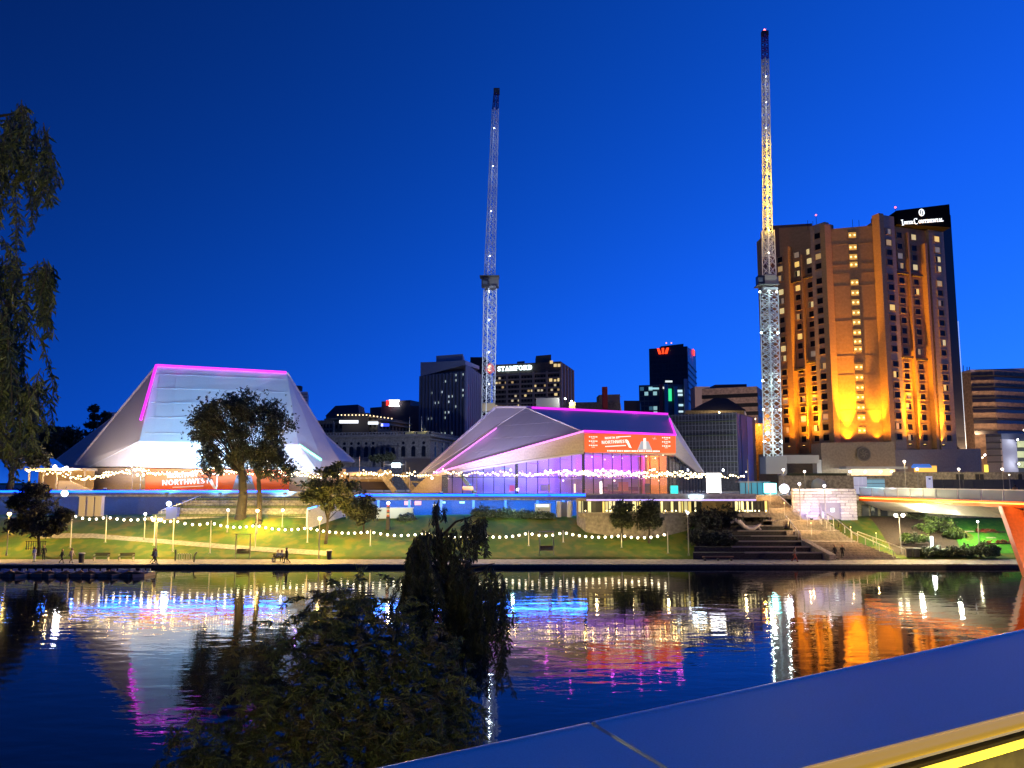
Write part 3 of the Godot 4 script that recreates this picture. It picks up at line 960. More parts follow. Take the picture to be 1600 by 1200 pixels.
	var sb := P(1479, 340, 190)
	obj("sign_box", up_wall(S(), sa + fs[2].basis.z, sb + fs[2].basis.z, P(1440, 361, 192).y, P(1396, 331, 187.5).y, P(1479, 321, 190).y, Vector3(0, 0, -5)), matte(mat(0.006, 0.006, 0.008, 0.9), 0.1), t)
	var fz := face(sa + fs[2].basis.z, sb + fs[2].basis.z)
	var so := on_plane(1441, 344, Plane(fz.basis.z, fz.origin + fz.basis.z * 0.25))
	var tilt := Basis(Vector3.BACK, 0.13)
	var wl := glow(0.9, 0.95, 1.0, 1.6)
	for q in [["I", -5.15, -0.62, 0.5], ["NTER", -3.6, -0.52, 2.35], ["C", -1.72, -0.12, 0.95], ["ONTINENTAL", 2.3, 0.26, 6.5]]:
		letters("sign_lettering", q[0], wl, t, so + fz.basis.x * q[1] + Vector3(0, q[2] - 0.3, 0), q[3], fz.basis * tilt, 0.15, "Droid Serif", false)
	st = S()
	for k in 14:                                                   # the ring of the emblem, and the I in it
		var p := Vector3(cos(TAU * k / 14.0) * 0.62, sin(TAU * k / 14.0) * 0.8, 0)
		var q := Vector3(cos(TAU * (k + 1) / 14.0) * 0.62, sin(TAU * (k + 1) / 14.0) * 0.8, 0)
		bar(st, p, q, 0.22, 0.12)
	box(st, Vector3.ZERO, Vector3(0.2, 0.9, 0.12))
	obj("sign_emblem", st, wl, t, on_plane(1440, 332, Plane(fz.basis.z, fz.origin + fz.basis.z * 0.25)), fz.basis)
	# strip of small lights down the dark end wall
	st = S()
	var ea := P(1509, 688, 213.8)
	obj("edge_light", tube(st, Vector3(ea.x, 17, ea.z), Vector3(ea.x, 52, ea.z), 0.07, 0.07, 5), glow(0.6, 0.75, 1.0, 0.7), t)
	# podium and its round emblem
	var pod := mat(0.48, 0.37, 0.24, 0.85, 0.0, "panel", 7.0)
	var pa := P(1283, 700, 181)
	var pb := P(1398, 700, 181)
	obj("podium_block", up_wall(S(), pa, pb, 8.0, P(1340, 692, 181).y, P(1340, 690, 181).y, Vector3(0, 0, -6)), pod, t)
	obj("podium_block", up_wall(S(), P(1398, 700, 184), P(1532, 700, 196), 8.0, P(1400, 703, 184).y, P(1530, 701, 196).y, Vector3(0, 0, -9)), pod, t)
	obj("podium_block", up_wall(S(), P(1196, 700, 199), P(1283, 700, 186), 8.0, P(1240, 708, 195).y, P(1240, 708, 195).y - 0.4, Vector3(0, 0, -6)), pod, t)
	var em := P(1349, 709.5, 180.7)
	st = tube(S(), em, em + Vector3(0, 0, 0.35), 1.35, 1.35, 24)
	var disc := obj("round_emblem", st, mat(0.12, 0.10, 0.08, 0.6, 0.3), t)
	st = S()
	for k in 20:
		bar(st, em + Vector3(cos(TAU * k / 20.0), sin(TAU * k / 20.0), 0.2) * Vector3(1.4, 1.4, 1), em + Vector3(cos(TAU * (k + 1) / 20.0), sin(TAU * (k + 1) / 20.0), 0.2) * Vector3(1.4, 1.4, 1), 0.2, 0.4)
	for k in 7:
		tube(st, em + Vector3(cos(k * 0.9) * 0.9, sin(k * 0.9) * 0.9, 0.35), em + Vector3(cos(k * 0.9 + 2.2) * 0.5, sin(k * 0.9 + 2.2) * 0.5, 0.42), 0.13, 0.08, 5)
	obj("emblem_relief", st, mat(0.24, 0.2, 0.15, 0.6, 0.3), disc)
	# entrance: lit canopy, doors, white pavilion
	obj("entrance_canopy", cube(13.0, 0.5, 4.0), mat(0.5, 0.48, 0.45, 0.6), t, P(1364, 731, 177.5))
	obj("entrance_glazing", cube(9.5, 1.7, 0.2), glow(1.0, 0.6, 0.25, 0.9), t, P(1364, 737, 180.6))
	for px in [1328, 1352, 1376, 1393]:
		var p := P(px, 737, 176.0)
		obj("canopy_lamp", ball(0.24), glow(0.85, 0.95, 1.0, 7.0), t, p)
		omni(t, p, Color(0.8, 0.92, 1.0), 14.0, 0.25)
	obj("porch_frame", up_wall(S(), P(1219, 720, 180), P(1280, 720, 178), P(1240, 724, 179).y, P(1219, 711, 180).y, P(1280, 711, 178).y, Vector3(0, 0, -3)), mat(0.7, 0.68, 0.6, 0.6), t)
	for px in [1221, 1277]:
		obj("porch_column", cube(1.0, 4.0, 2.5), mat(0.7, 0.68, 0.6, 0.6), t, P(px, 733, 180.6))
	obj("terrace_window", cube(5.0, 1.5, 0.2), glow(1.0, 0.5, 0.08, 1.1), t, P(1446, 733, 184.5))
	obj("awning", prism(S(), [P(1427, 727, 186), P(1452, 727, 186), P(1456, 731, 183), P(1424, 731, 183)], Vector3(0, 0.3, 0)), glow(0.05, 0.25, 0.9, 0.5), t)  # blue light falling on the awning, put in as its own glow
	# uplights
	var orange := Color(1.0, 0.36, 0.008)
	for q in [[1281, 697, 0, 1.0], [1263, 699, 0, 0.7], [1240, 699, 0, 0.6], [1325, 692, 1, 1.9], [1371, 691, 1, 2.6], [1414, 698, 2, 1.4], [1437, 699, 2, 0.9], [1466, 700, 2, 0.6]]:
		var f: Transform3D = fs[q[2]]
		var u := along(f, q[0], q[1])
		var at := f * Vector3(u, 18.6, 0.9 if q[2] == 1 else 1.5)
		var fx := thing("uplight", "", "uplight", at - Vector3(0, 0.4, 0), 0.0, "orange uplights at the foot of the hotel tower")
		fx.set_meta("label", {1281: "orange uplight between the third and fourth window columns of the hotel's left wing", 1263: "orange uplight between the second and third window columns of the hotel's left wing", 1240: "orange uplight by the thin outer rib of the hotel's left wing", 1325: "orange uplight at the left foot of the hotel's central face", 1371: "orange uplight at the right foot of the hotel's central face", 1414: "orange uplight beside the inner bay of the hotel's right wing", 1437: "orange uplight between the two recessed columns of the hotel's right wing", 1466: "orange uplight beside the outer rib of the hotel's right wing"}[q[0]])
		obj("housing", cube(0.5, 0.3, 0.4), dark, fx)
		obj("lamp_face", cube(0.4, 0.04, 0.3), glow(1.0, 0.6, 0.15, 6.0), fx, Vector3(0, 0.17, 0))
		spot(fx, at, at + Vector3(0, 6.0, 0) - f.basis.z * 0.6, orange, 110.0 * q[3], 40.0, 0.12)
		spot(fx, at + f.basis.z * 3.4, at + Vector3(0, 24.0, 0) - f.basis.z * 1.5, orange, 120.0 * q[3], 66.0, 0.3)
		spot(fx, at + f.basis.z * 0.7, at + Vector3(0, 40.0, 0) - f.basis.z * 1.2, orange, 4200.0 * q[3], 20.0, 0.2)


func tower(called: String, label: String, category: String, cs: Array, ytop: float, m: Material) -> Node3D:
	var t := thing(called, label, category)
	var pts := []
	for c in cs:
		var p := P(c[0], 700, c[1])
		pts.append(Vector3(p.x, 0, p.z))
	var st := S()
	flat(st, pts, 4.0, P(cs[0][0], ytop, cs[0][1]).y)
	obj("wall", st, m, t)
	return t

func grid(t: Node3D, a: Array, b: Array, y0: float, y1: float, cols: int, rows: int, fw: float, fh: float, dark: Material, lits: Array, share: float, sd: int, inset := 0.04) -> void:
	var pa := P(a[0], 700, a[1])
	var pb := P(b[0], 700, b[1])
	var f := face(pa, pb)
	var L := ((pb - pa) * Vector3(1, 0, 1)).length()
	var top := P(a[0], y0, a[1]).y
	var bot := P(a[0], y1, a[1]).y
	var r := RandomNumberGenerator.new()
	r.seed = sd
	var w := L / (cols + 0.4)
	var h := (top - bot) / rows
	for i in cols:
		for k in rows:
			var lit := r.randf() < share
			if dark == null and not lit:
				continue
			put("window", f, (i + 0.7) * w, top - (k + 0.5) * h, 0.05, cube(w * fw, h * fh, 0.12), lits[r.randi() % lits.size()] if lit else dark, t)

func ribs(t: Node3D, called: String, a: Array, b: Array, y0: float, y1: float, n: int, w: float, m: Material, proud := 0.4) -> void:
	var pa := P(a[0], 700, a[1])
	var pb := P(b[0], 700, b[1])
	var f := face(pa, pb)
	var L := ((pb - pa) * Vector3(1, 0, 1)).length()
	var top := P(a[0], y0, a[1]).y
	var bot := P(a[0], y1, a[1]).y
	for i in n + 1:
		put(called, f, L * i / n, (top + bot) / 2.0, proud / 2.0, cube(w, top - bot, proud), m, t)

func bands(t: Node3D, called: String, a: Array, b: Array, ys: Array, h: float, m: Material, proud := 0.4) -> void:
	var pa := P(a[0], 700, a[1])
	var pb := P(b[0], 700, b[1])
	var f := face(pa, pb)
	var L := ((pb - pa) * Vector3(1, 0, 1)).length()
	for y in ys:
		put(called, f, L / 2.0, P(a[0], y, a[1]).y, proud / 2.0, cube(L, h, proud), m, t)


func city() -> void:
	var warm := [glow(1.0, 0.72, 0.3, 0.8), glow(1.0, 0.8, 0.45, 0.5), glow(1.0, 0.65, 0.25, 0.4)]
	var cool := [glow(0.75, 0.9, 1.0, 0.8), glow(0.8, 1.0, 0.9, 0.5)]
	var pane := matte(mat(0.012, 0.014, 0.02, 0.3), 0.2)
	# dark ribbed office tower
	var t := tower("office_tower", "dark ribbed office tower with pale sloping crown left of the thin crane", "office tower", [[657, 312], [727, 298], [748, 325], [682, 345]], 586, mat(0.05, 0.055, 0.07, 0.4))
	ribs(t, "rib", [657, 312], [727, 298], 588, 720, 13, 0.7, mat(0.2, 0.21, 0.26, 0.6), 0.8)
	ribs(t, "rib", [727, 298], [748, 325], 570, 720, 7, 1.2, mat(0.45, 0.43, 0.52, 0.6), 0.8)
	grid(t, [657, 312], [727, 298], 588, 715, 13, 16, 0.55, 0.4, null, cool, 0.13, 4, 0.2)
	grid(t, [727, 298], [748, 325], 585, 700, 6, 14, 0.5, 0.4, null, [glow(1.0, 0.08, 0.06, 0.35), glow(1.0, 0.1, 0.08, 0.2)], 0.35, 5)  # red reflections on this face, put in as glowing panes
	var st := S()
	var a := P(657, 590, 312)
	var b := P(727, 590, 298)
	prism(st, [P(657, 588, 312.2), P(690, 574, 305), P(727, 570, 298.2), P(727, 563, 298.2), P(690, 565, 305), P(657, 566, 312.2)], Vector3(0.8, 0, -16))
	obj("crown", st, mat(0.36, 0.36, 0.42, 0.6), t)
	st = S()
	prism(st, [P(727, 570, 298), P(749, 577, 325), P(749, 572, 325), P(727, 563, 298)], Vector3(-3, 0, -10))
	obj("crown", st, mat(0.4, 0.38, 0.44, 0.6), t)
	obj("plant_room", up_wall(S(), P(680, 700, 315), P(722, 700, 312), 50.0, P(680, 556, 315).y, P(722, 553, 312).y, Vector3(0, 0, -12)), mat(0.26, 0.27, 0.33, 0.7), t)
	tower("office_block", "black windowless block between the ribbed tower and the thin crane", "office block", [[734, 350], [760, 350], [766, 370], [740, 370]], 558, mat(0.012, 0.012, 0.015, 0.6))
	# hotel block with the white sign
	t = tower("hotel_block", "wide dark hotel block with glowing STAMFORD sign behind the thin crane", "hotel", [[772, 336], [877, 326], [896, 350], [800, 372]], 570, mat(0.13, 0.11, 0.09, 0.7, 0.0, "strong", 8.0))
	grid(t, [772, 336], [877, 326], 588, 645, 20, 8, 0.62, 0.45, pane, warm, 0.17, 9)
	bands(t, "balcony_band", [772, 336], [877, 326], [587, 594.5, 602, 609.5, 617, 624.5, 632, 639], 0.6, mat(0.3, 0.25, 0.2, 0.7), 0.6)
	ribs(t, "pier", [772, 336], [877, 326], 584, 645, 5, 0.8, mat(0.26, 0.22, 0.18, 0.7), 0.7)
	ribs(t, "pier", [877, 326], [896, 350], 566, 645, 4, 1.3, mat(0.4, 0.24, 0.16, 0.7), 0.5)
	obj("plant_room", up_wall(S(), P(838, 700, 338), P(862, 700, 338), 50.0, P(838, 556, 338).y, P(862, 554, 338).y, Vector3(0, 0, -10)), mat(0.07, 0.06, 0.05, 0.7), t)
	obj("plant_room", up_wall(S(), P(808, 700, 338), P(820, 700, 338), 50.0, P(808, 565, 338).y, P(820, 564, 338).y, Vector3(0, 0, -6)), mat(0.1, 0.11, 0.14, 0.7), t)
	var f := face(P(772, 700, 336), P(877, 700, 326))
	letters("sign_lettering", "STAMFORD", glow(0.8, 1.0, 1.0, 2.6), t, on_plane(804, 575.5, Plane(f.basis.z, f.origin + f.basis.z * 0.6)), 14.8, f.basis, 0.3, "Droid Serif", true)
	var lg := on_plane(766, 576, Plane(f.basis.z, f.origin + f.basis.z * 0.6))
	obj("red_roundel", tube(S(), lg, lg + f.basis.z * 0.2, 2.1, 2.1, 20), glow(1.0, 0.04, 0.01, 0.9), t)
	letters("roundel_letter", "S", glow(1.0, 0.85, 0.3, 3.0), t, lg + f.basis.z * 0.35, 1.5, f.basis, 0.2, "Droid Serif", true)
	for q in [[862, 566], [868, 571], [874, 571], [874, 593], [861, 594], [869, 616]]:
		put("window", f, along(f, q[0], q[1]), on_plane(q[0], q[1], Plane(f.basis.z, f.origin)).y, 0.4, cube(1.2, 1.2, 0.2), warm[0], t)
	# bank tower with red signs
	t = tower("bank_tower", "dark glass office tower with red W signs on its two faces", "office tower", [[1017, 505], [1078, 495], [1091, 540], [1032, 560]], 545, mat(0.03, 0.026, 0.03, 0.2))
	obj("side_cladding", up_wall(S(), P(1078.3, 700, 494.6), P(1091, 700, 539.5), 4.0, P(1078, 543, 495).y, P(1090, 549, 540).y, Vector3(-1, 0, -2)), mat(0.45, 0.4, 0.5, 0.6), t)
	bands(t, "floor_band", [1078.3, 494], [1091, 539], [566, 576, 586, 596, 606, 616, 626], 0.7, mat(0.25, 0.23, 0.3, 0.6), 0.4)
	grid(t, [1017, 505], [1078, 495], 556, 612, 12, 8, 0.8, 0.7, mat(0.015, 0.014, 0.02, 0.1), [mat(0.02, 0.022, 0.03, 0.08)], 0.3, 12)
	obj("roof_drum", up_wall(S(), P(1036, 700, 503), P(1072, 700, 497), 70.0, P(1036, 541, 503).y, P(1072, 537, 497).y, Vector3(0, 0, -20)), mat(0.03, 0.026, 0.03, 0.3), t)
	f = face(P(1017, 700, 505), P(1078, 700, 495))
	for g in [[f, 1036, 548.5, 8.0], [face(P(1078.3, 700, 494.6), P(1091, 700, 539.5)), 1083.5, 551, 8.5]]:
		var ff: Transform3D = g[0]
		var at := on_plane(g[1], g[2], Plane(ff.basis.z, ff.origin + ff.basis.z * 0.8))
		st = S()
		var k: float = g[3] / 8.0
		for s in [-1.0, 1.0]:
			prism(st, [Vector3(s * 3.7 * k, 1.8, 0), Vector3(s * 2.3 * k, 1.8, 0), Vector3(s * 1.0 * k, -1.8, 0), Vector3(s * 2.6 * k, -1.8, 0)], Vector3(0, 0, 0.5))
		prism(st, [Vector3(-0.7 * k, 1.8, 0), Vector3(0.7 * k, 1.8, 0), Vector3(0.5 * k, -1.8, 0), Vector3(-0.5 * k, -1.8, 0)], Vector3(0, 0, 0.5))
		obj("red_sign", st, glow(1.0, 0.05, 0.01, 2.2), t, at, ff.basis)
	for px in [1041, 1049]:
		obj("beacon", ball(0.5, 8), glow(1.0, 0.4, 0.4, 1.5), t, P(px, 536, 505))
	# glassy mid-rise in front of it
	t = tower("glass_office", "low glass office block with teal windows in front of the red-signed tower", "office block", [[1000, 470], [1037, 466], [1075, 466], [1078, 500], [1002, 500]], 602, mat(0.05, 0.06, 0.08, 0.3))
	grid(t, [1000, 470], [1037, 466], 604, 650, 5, 6, 0.85, 0.75, mat(0.02, 0.04, 0.06, 0.1), [glow(0.1, 0.3, 0.4, 0.3), glow(0.5, 0.9, 0.9, 0.5)], 0.25, 31)
	for q in [[1045, 596, 4, 1, 0.9, 1.0, 0.9], [1047, 617, 1.8, 7, 0.05, 1.0, 0.35], [1062, 611, 3, 1.4, 0.7, 1.0, 1.0], [1063, 617, 2.6, 1.2, 0.7, 1.0, 1.0], [1038, 606, 3, 1.1, 0.9, 1.0, 0.95], [1064, 633, 2.5, 1.2, 0.6, 0.95, 1.0], [1064, 643, 2.5, 1.0, 0.7, 0.95, 1.0], [1022, 607, 6, 1.0, 0.4, 0.8, 0.8]]:
		obj("lit_window", cube(q[2], q[3], 0.3), glow(q[4], q[5], q[6], 0.9), t, P(q[0], q[1], 465))
	for q in [[1033, 600, 650, 0.25, 0.02, 0.02], [1041, 600, 650, 0.3, 0.3, 0.34], [1056, 604, 650, 0.35, 0.35, 0.4], [1072, 592, 650, 0.4, 0.4, 0.46]]:
		var p := P(q[0], q[1], 464)
		var p1 := P(q[0], q[2], 464)
		obj("fin", cube(2.0, p.y - p1.y, 1.0), mat(q[3], q[4], q[5], 0.6), t, (p + p1) / 2.0)
	# beige banded office and its neighbours
	t = tower("banded_office", "beige office building with dark ribbon windows behind the lit crane", "office building", [[1090, 330], [1186, 320], [1200, 345], [1100, 355]], 608, mat(0.42, 0.33, 0.28, 0.8, 0.0, "strong", 8.0))
	for y in [619, 634, 647]:
		put("ribbon_window", face(P(1090, 700, 330), P(1186, 700, 320)), 13.0, P(1130, y, 325).y, 0.02, cube(22.0, 1.5, 0.1), pane, t)
		put("ribbon_window", face(P(1186, 700, 320), P(1200, 700, 345)), 12.0, P(1186, y, 320).y, 0.02, cube(18.0, 1.5, 0.1), pane, t)
	obj("plant_room", up_wall(S(), P(1120, 700, 330), P(1170, 700, 330), 30.0, P(1120, 601, 330).y, P(1170, 600, 330).y, Vector3(0, 0, -10)), mat(0.03, 0.03, 0.04, 0.6), t)
	obj("lift_tower", up_wall(S(), P(1088, 700, 329), P(1112, 700, 329), 10.0, P(1088, 604, 329).y, P(1112, 604, 329).y, Vector3(0, 0, -8)), mat(0.4, 0.33, 0.29, 0.8), t)
	t = tower("pavilion_roof_building", "sandstone building with a dark hipped roof before the banded office", "building", [[1072, 260], [1165, 256], [1168, 275], [1076, 280]], 641, mat(0.36, 0.29, 0.18, 0.85, 0.0, "strong", 6.0))
	st = S()
	var e0 := P(1080, 641, 259)
	var e1 := P(1166, 641, 255)
	prism(st, [e0, e1, P(1136, 622, 266), P(1116, 622, 266)], Vector3(0, -0.2, -14))
	obj("hipped_roof", st, mat(0.015, 0.013, 0.014, 0.9), t)
	obj("lamp", ball(0.24), glow(1.0, 0.8, 0.5, 3.0), t, P(1124, 645, 253))
	omni(t, P(1124, 643, 252.5), Color(1.0, 0.75, 0.45), 40.0, 0.2)
	for px in [1105, 1180]:
		obj("roof_or_fill_lamp", ball(0.24), glow(1.0, 0.75, 0.5, 3.0), t, P(px, 655, 290))  # added lamps, unseen, that warm the banded office behind
		omni(t, P(px, 652, 290), Color(1.0, 0.68, 0.5), 300.0, 0.2)
	# scaffolded building site
	t = tower("scaffolded_building", "unfinished building wrapped in scaffolding and netting right of the glass foyer", "building site", [[1046, 178], [1152, 172], [1181, 186], [1060, 195]], 648, mat(0.17, 0.18, 0.21, 0.8, 0.0, "strong", 3.0))
	for px in [1075, 1130]:
		obj("site_or_fill_lamp", ball(0.24), glow(0.8, 0.85, 1.0, 4.0), t, P(px, 735, 160))  # added fill lamps that lighten the scaffolded front
		omni(t, P(px, 733, 160), Color(0.7, 0.75, 1.0), 28.0, 0.25)
	var pipe := mat(0.35, 0.37, 0.4, 0.5, 0.5)
	ribs(t, "scaffold_standard", [1046, 177.2], [1152, 171.2], 648, 742, 20, 0.09, pipe, 0.09)
	bands(t, "scaffold_ledger", [1046, 177.2], [1152, 171.2], [650, 658, 666, 674, 682, 690, 698, 706, 714, 722, 730, 738], 0.09, pipe, 0.09)
	bands(t, "platform", [1046, 177.6], [1152, 171.6], [661, 682, 703, 724], 0.12, mat(0.16, 0.2, 0.1, 0.8), 0.8)
	f = face(P(1152, 700, 172), P(1181, 700, 186))
	for i in 5:
		put("blue_sheet", f, 1.2 + i * 2.6, (P(1160, 648, 174).y + 8.0) / 2.0, 0.15 + 0.12 * (i % 2), cube(2.5, P(1160, 648, 174).y - 8.0, 0.06), mat(0.02, 0.05, 0.22, 0.6) if i < 3 else mat(0.1, 0.14, 0.5, 0.6), t)
	t = tower("orange_lit_wall", "narrow wall lit deep orange beside the blue site sheeting", "building", [[1180, 215], [1201, 215], [1203, 225], [1182, 225]], 662, mat(0.5, 0.3, 0.12, 0.8, 0.0, "strong", 4.0))
	for q in [[1186, 664], [1193, 670]]:
		var p := P(q[0], q[1], 212)
		obj("site_or_fill_lamp", ball(0.24), glow(1.0, 0.5, 0.1, 5.0), t, p)
		omni(t, p + Vector3(0, 0, 0.2), Color(1.0, 0.5, 0.08), 40.0, 0.25)
	# banded building on the far right
	t = tower("banded_tower", "brown office tower with curved dark window bands right of the hotel", "office tower", [[1502, 232], [1524, 226], [1560, 225], [1640, 232], [1640, 260], [1510, 260]], 583, mat(0.34, 0.24, 0.17, 0.8, 0.0, "strong", 8.0))
	for y in [590, 607, 624.5, 641, 658, 675]:
		for s in [[[1524, 226], [1560, 225]], [[1560, 225], [1640, 232]]]:
			var ff := face(P(s[0][0], 700, s[0][1]), P(s[1][0], 700, s[1][1]))
			var L := (P(s[1][0], 700, s[1][1]) - P(s[0][0], 700, s[0][1])).length()
			put("ribbon_window", ff, L / 2.0, P(1560, y, 225).y, 0.03, cube(L, 1.25, 0.2), mat(0.01, 0.01, 0.012, 0.2), t)
			put("sun_shade", ff, L / 2.0, P(1560, y - 3, 225).y, 0.5, cube(L, 0.25, 1.0), mat(0.03, 0.025, 0.025, 0.8), t)
	obj("roof_parapet", up_wall(S(), P(1524, 700, 225.5), P(1640, 700, 231), 40.0, P(1524, 578, 226).y, P(1600, 572, 228).y, Vector3(0, 0, -12)), mat(0.3, 0.28, 0.32, 0.8), t)
	for px in [1505, 1511, 1515]:
		obj("antenna", tube(S(), P(px, 583, 230), P(px, 570 + px % 4, 230), 0.12, 0.1, 5), mat(0.03, 0.03, 0.03), t)
	t = tower("glass_annex", "grey glazed annex with white corner panel below the brown banded tower", "building", [[1541, 205], [1566, 203], [1640, 205], [1640, 215], [1545, 215]], 678, mat(0.24, 0.25, 0.3, 0.6, 0.0, "panel", 3.0))
	bands(t, "louvre", [1541, 204.8], [1566, 202.8], [682, 692, 702, 712, 722], 0.3, mat(0.06, 0.07, 0.09, 0.5), 0.2)
	obj("white_panel", up_wall(S(), P(1566, 700, 202.5), P(1589, 700, 202.5), 8.0, P(1570, 686, 202.5).y, P(1588, 687, 202.5).y, Vector3(0, 0, -1)), mat(0.62, 0.6, 0.66, 0.6), t)
	for y in [694, 710, 726]:
		obj("lit_glazing", cube(7.0, 1.5, 0.2), glow(0.8, 0.85, 0.4, 0.55), t, P(1612, y, 202.6))
	for q in [[1539, 711], [1590, 687], [1592, 725]]:
		obj("wall_lamp", ball(0.24), glow(0.85, 0.9, 1.0, 5.0), t, P(q[0], q[1], 201))
		omni(t, P(q[0], q[1], 200.7), Color(0.85, 0.9, 1.0), 6.0, 0.2)
	for q in [[1535, 715, 208, 420.0], [1600, 672, 209, 300.0]]:
		var p := P(q[0], q[1], q[2])
		obj("facade_fill_lamp", ball(0.24), glow(1.0, 0.75, 0.5, 4.0), t, p)  # added lamps standing in for unseen street lighting on the banded tower
		omni(t, p, Color(1.0, 0.6, 0.32), q[3], 0.2)
	# classical stone building between the theatres
	_classical_building()
	# old stone block with lit white signs
	t = tower("stone_block", "old beige stone block with white lit signs under its roof terrace", "building", [[508, 292], [590, 280], [640, 305], [550, 330]], 655, mat(0.3, 0.25, 0.17, 0.85, 0.0, "strong", 6.0))
	grid(t, [508, 292], [590, 280], 662, 684, 12, 2, 0.4, 0.5, pane, warm, 0.05, 17)
	grid(t, [590, 280], [640, 305], 660, 684, 9, 2, 0.4, 0.5, pane, warm, 0.05, 18)
	bands(t, "cornice", [508, 292], [590, 280], [655.5, 661], 0.5, mat(0.34, 0.28, 0.19, 0.8), 0.9)
	bands(t, "cornice", [590, 280], [640, 305], [655, 661], 0.5, mat(0.34, 0.28, 0.19, 0.8), 0.9)
	for q in [[545, 659, 6.4, 1.0, 0.9, 0.95, 1.0, 2.0], [583, 661, 3.4, 0.9, 0.9, 0.95, 1.0, 2.0], [602, 664, 2.7, 1.0, 0.05, 0.1, 1.0, 1.2], [597, 664, 0.7, 0.9, 1.0, 1.0, 1.0, 1.5]]:
		obj("lit_sign", cube(q[2], q[3], 0.2), glow(q[4], q[5], q[6], q[7]), t, P(q[0], q[1], 279))
	for k in 16:
		obj("terrace_lamp", ball(0.22, 8), glow(1.0, 0.7, 0.35, 3.0), t, P(528 + k * 5.6, 648.5 + maxf(0.0, k - 8) * 0.8, 279.5))
	obj("terrace_canopy", up_wall(S(), P(534, 700, 284), P(575, 700, 281), 26.0, P(534, 646, 284).y, P(575, 645, 281).y, Vector3(0, 0, -3)), mat(0.12, 0.1, 0.08, 0.8), t)
	t = tower("slate_roof_building", "old building with steep grey slate roof behind the lit stone block", "building", [[508, 325], [562, 318], [566, 340], [515, 350]], 650, mat(0.2, 0.17, 0.14, 0.85))
	st = S()
	prism(st, [P(508, 650, 324.5), P(562, 650, 317.5), P(559, 632, 322), P(524, 634, 327)], Vector3(0, 0, -14))
	obj("slate_roof", st, mat(0.07, 0.09, 0.13, 0.7, 0.0, "strong", 3.0), t)
	t = tower("low_stone_block", "low arcaded stone block beside the right tip of the white theatre roof", "building", [[488, 262], [520, 260], [522, 275], [490, 275]], 657, mat(0.2, 0.18, 0.15, 0.85, 0.0, "strong", 5.0))
	grid(t, [488, 262], [520, 260], 662, 680, 6, 2, 0.45, 0.6, pane, [pane], 0.0, 3)
	t = tower("dark_office_block", "plain dark office block with a small red and white roof sign", "office block", [[577, 360], [594, 356], [657, 350], [660, 380], [580, 390]], 637, mat(0.11, 0.10, 0.12, 0.7))
	obj("upper_storey", up_wall(S(), P(595, 700, 356.5), P(640, 700, 352), 10.0, P(595, 627, 356).y, P(640, 625, 352).y, Vector3(0, 0, -15)), mat(0.12, 0.10, 0.12, 0.7), t)
	obj("upper_storey", up_wall(S(), P(640, 700, 352), P(659, 700, 370), 10.0, P(640, 625, 352).y, P(659, 629, 370).y, Vector3(0, 0, -15)), mat(0.12, 0.10, 0.12, 0.7), t)
	for q in [[616, 626, 4.6, 0.7, 1.0, 1.0, 1.0, 3.0], [616, 630, 4.0, 1.3, 1.0, 0.9, 0.85, 2.0], [616, 634, 4.6, 0.6, 1.0, 1.0, 1.0, 3.0], [606.5, 629.5, 1.6, 2.2, 1.0, 0.03, 0.02, 2.5]]:
		obj("lit_sign", cube(q[2], q[3], 0.3), glow(q[4], q[5], q[6], q[7]), t, P(q[0], q[1], 352))
	t = tower("apartment_tower", "pale apartment tower just showing behind the white theatre roof", "tower", [[462, 300], [478, 300], [480, 315], [464, 315]], 612, mat(0.4, 0.42, 0.5, 0.8))
	bands(t, "balcony_band", [462, 299.5], [478, 299.5], [616, 621, 626, 631], 0.4, mat(0.2, 0.2, 0.25, 0.8), 0.4)
	obj("plant_room", cube(2.4, 1.8, 3.0), mat(0.03, 0.03, 0.04), t, P(466, 607, 303))
	t = tower("small_white_building", "small white building beside the pine behind the theatre's left wing", "building", [[168, 220], [186, 220], [188, 232], [170, 232]], 644, mat(0.5, 0.5, 0.55, 0.8))
	bands(t, "ledge", [168, 219.6], [186, 219.6], [650, 655], 0.3, mat(0.3, 0.3, 0.35, 0.8), 0.3)
	# low roofscape behind the purple foyer
	t = tower("low_roof_building", "low beige rooftop with a red chimney behind the foyer roof", "building", [[880, 265], [970, 262], [972, 290], [884, 290]], 629, mat(0.34, 0.28, 0.22, 0.85, 0.0, "strong", 6.0))
	obj("chimney", cube(1.6, 7.0, 1.6), mat(0.35, 0.03, 0.03, 0.8), t, P(945, 622, 258))
	obj("upper_storey", up_wall(S(), P(937, 700, 266), P(970, 700, 266), 20.0, P(940, 617, 266).y, P(968, 616, 266).y, Vector3(0, 0, -8)), mat(0.28, 0.22, 0.18, 0.85), t)
	t = tower("white_plant_building", "plain white rooftop box with bright lamps behind the foyer roof ridge", "building", [[838, 230], [874, 229], [876, 240], [840, 240]], 622, mat(0.5, 0.45, 0.42, 0.8))
	for q in [[883, 623], [893, 627]]:
		obj("roof_or_fill_lamp", ball(0.24), glow(0.9, 1.0, 0.95, 8.0), t, P(q[0], q[1], 228))
		omni(t, P(q[0], q[1], 227.6), Color(0.9, 1.0, 0.9), 22.0, 0.3)
	obj("lit_vent", cube(1.7, 1.9, 1.0), mat(0.7, 0.45, 0.1, 0.7), t, P(894, 634, 229))
	tower("far_dark_block", "dark flat block between the foyer roof and the glass office", "building", [[976, 380], [1001, 380], [1003, 400], [978, 400]], 626, mat(0.03, 0.032, 0.04, 0.7))


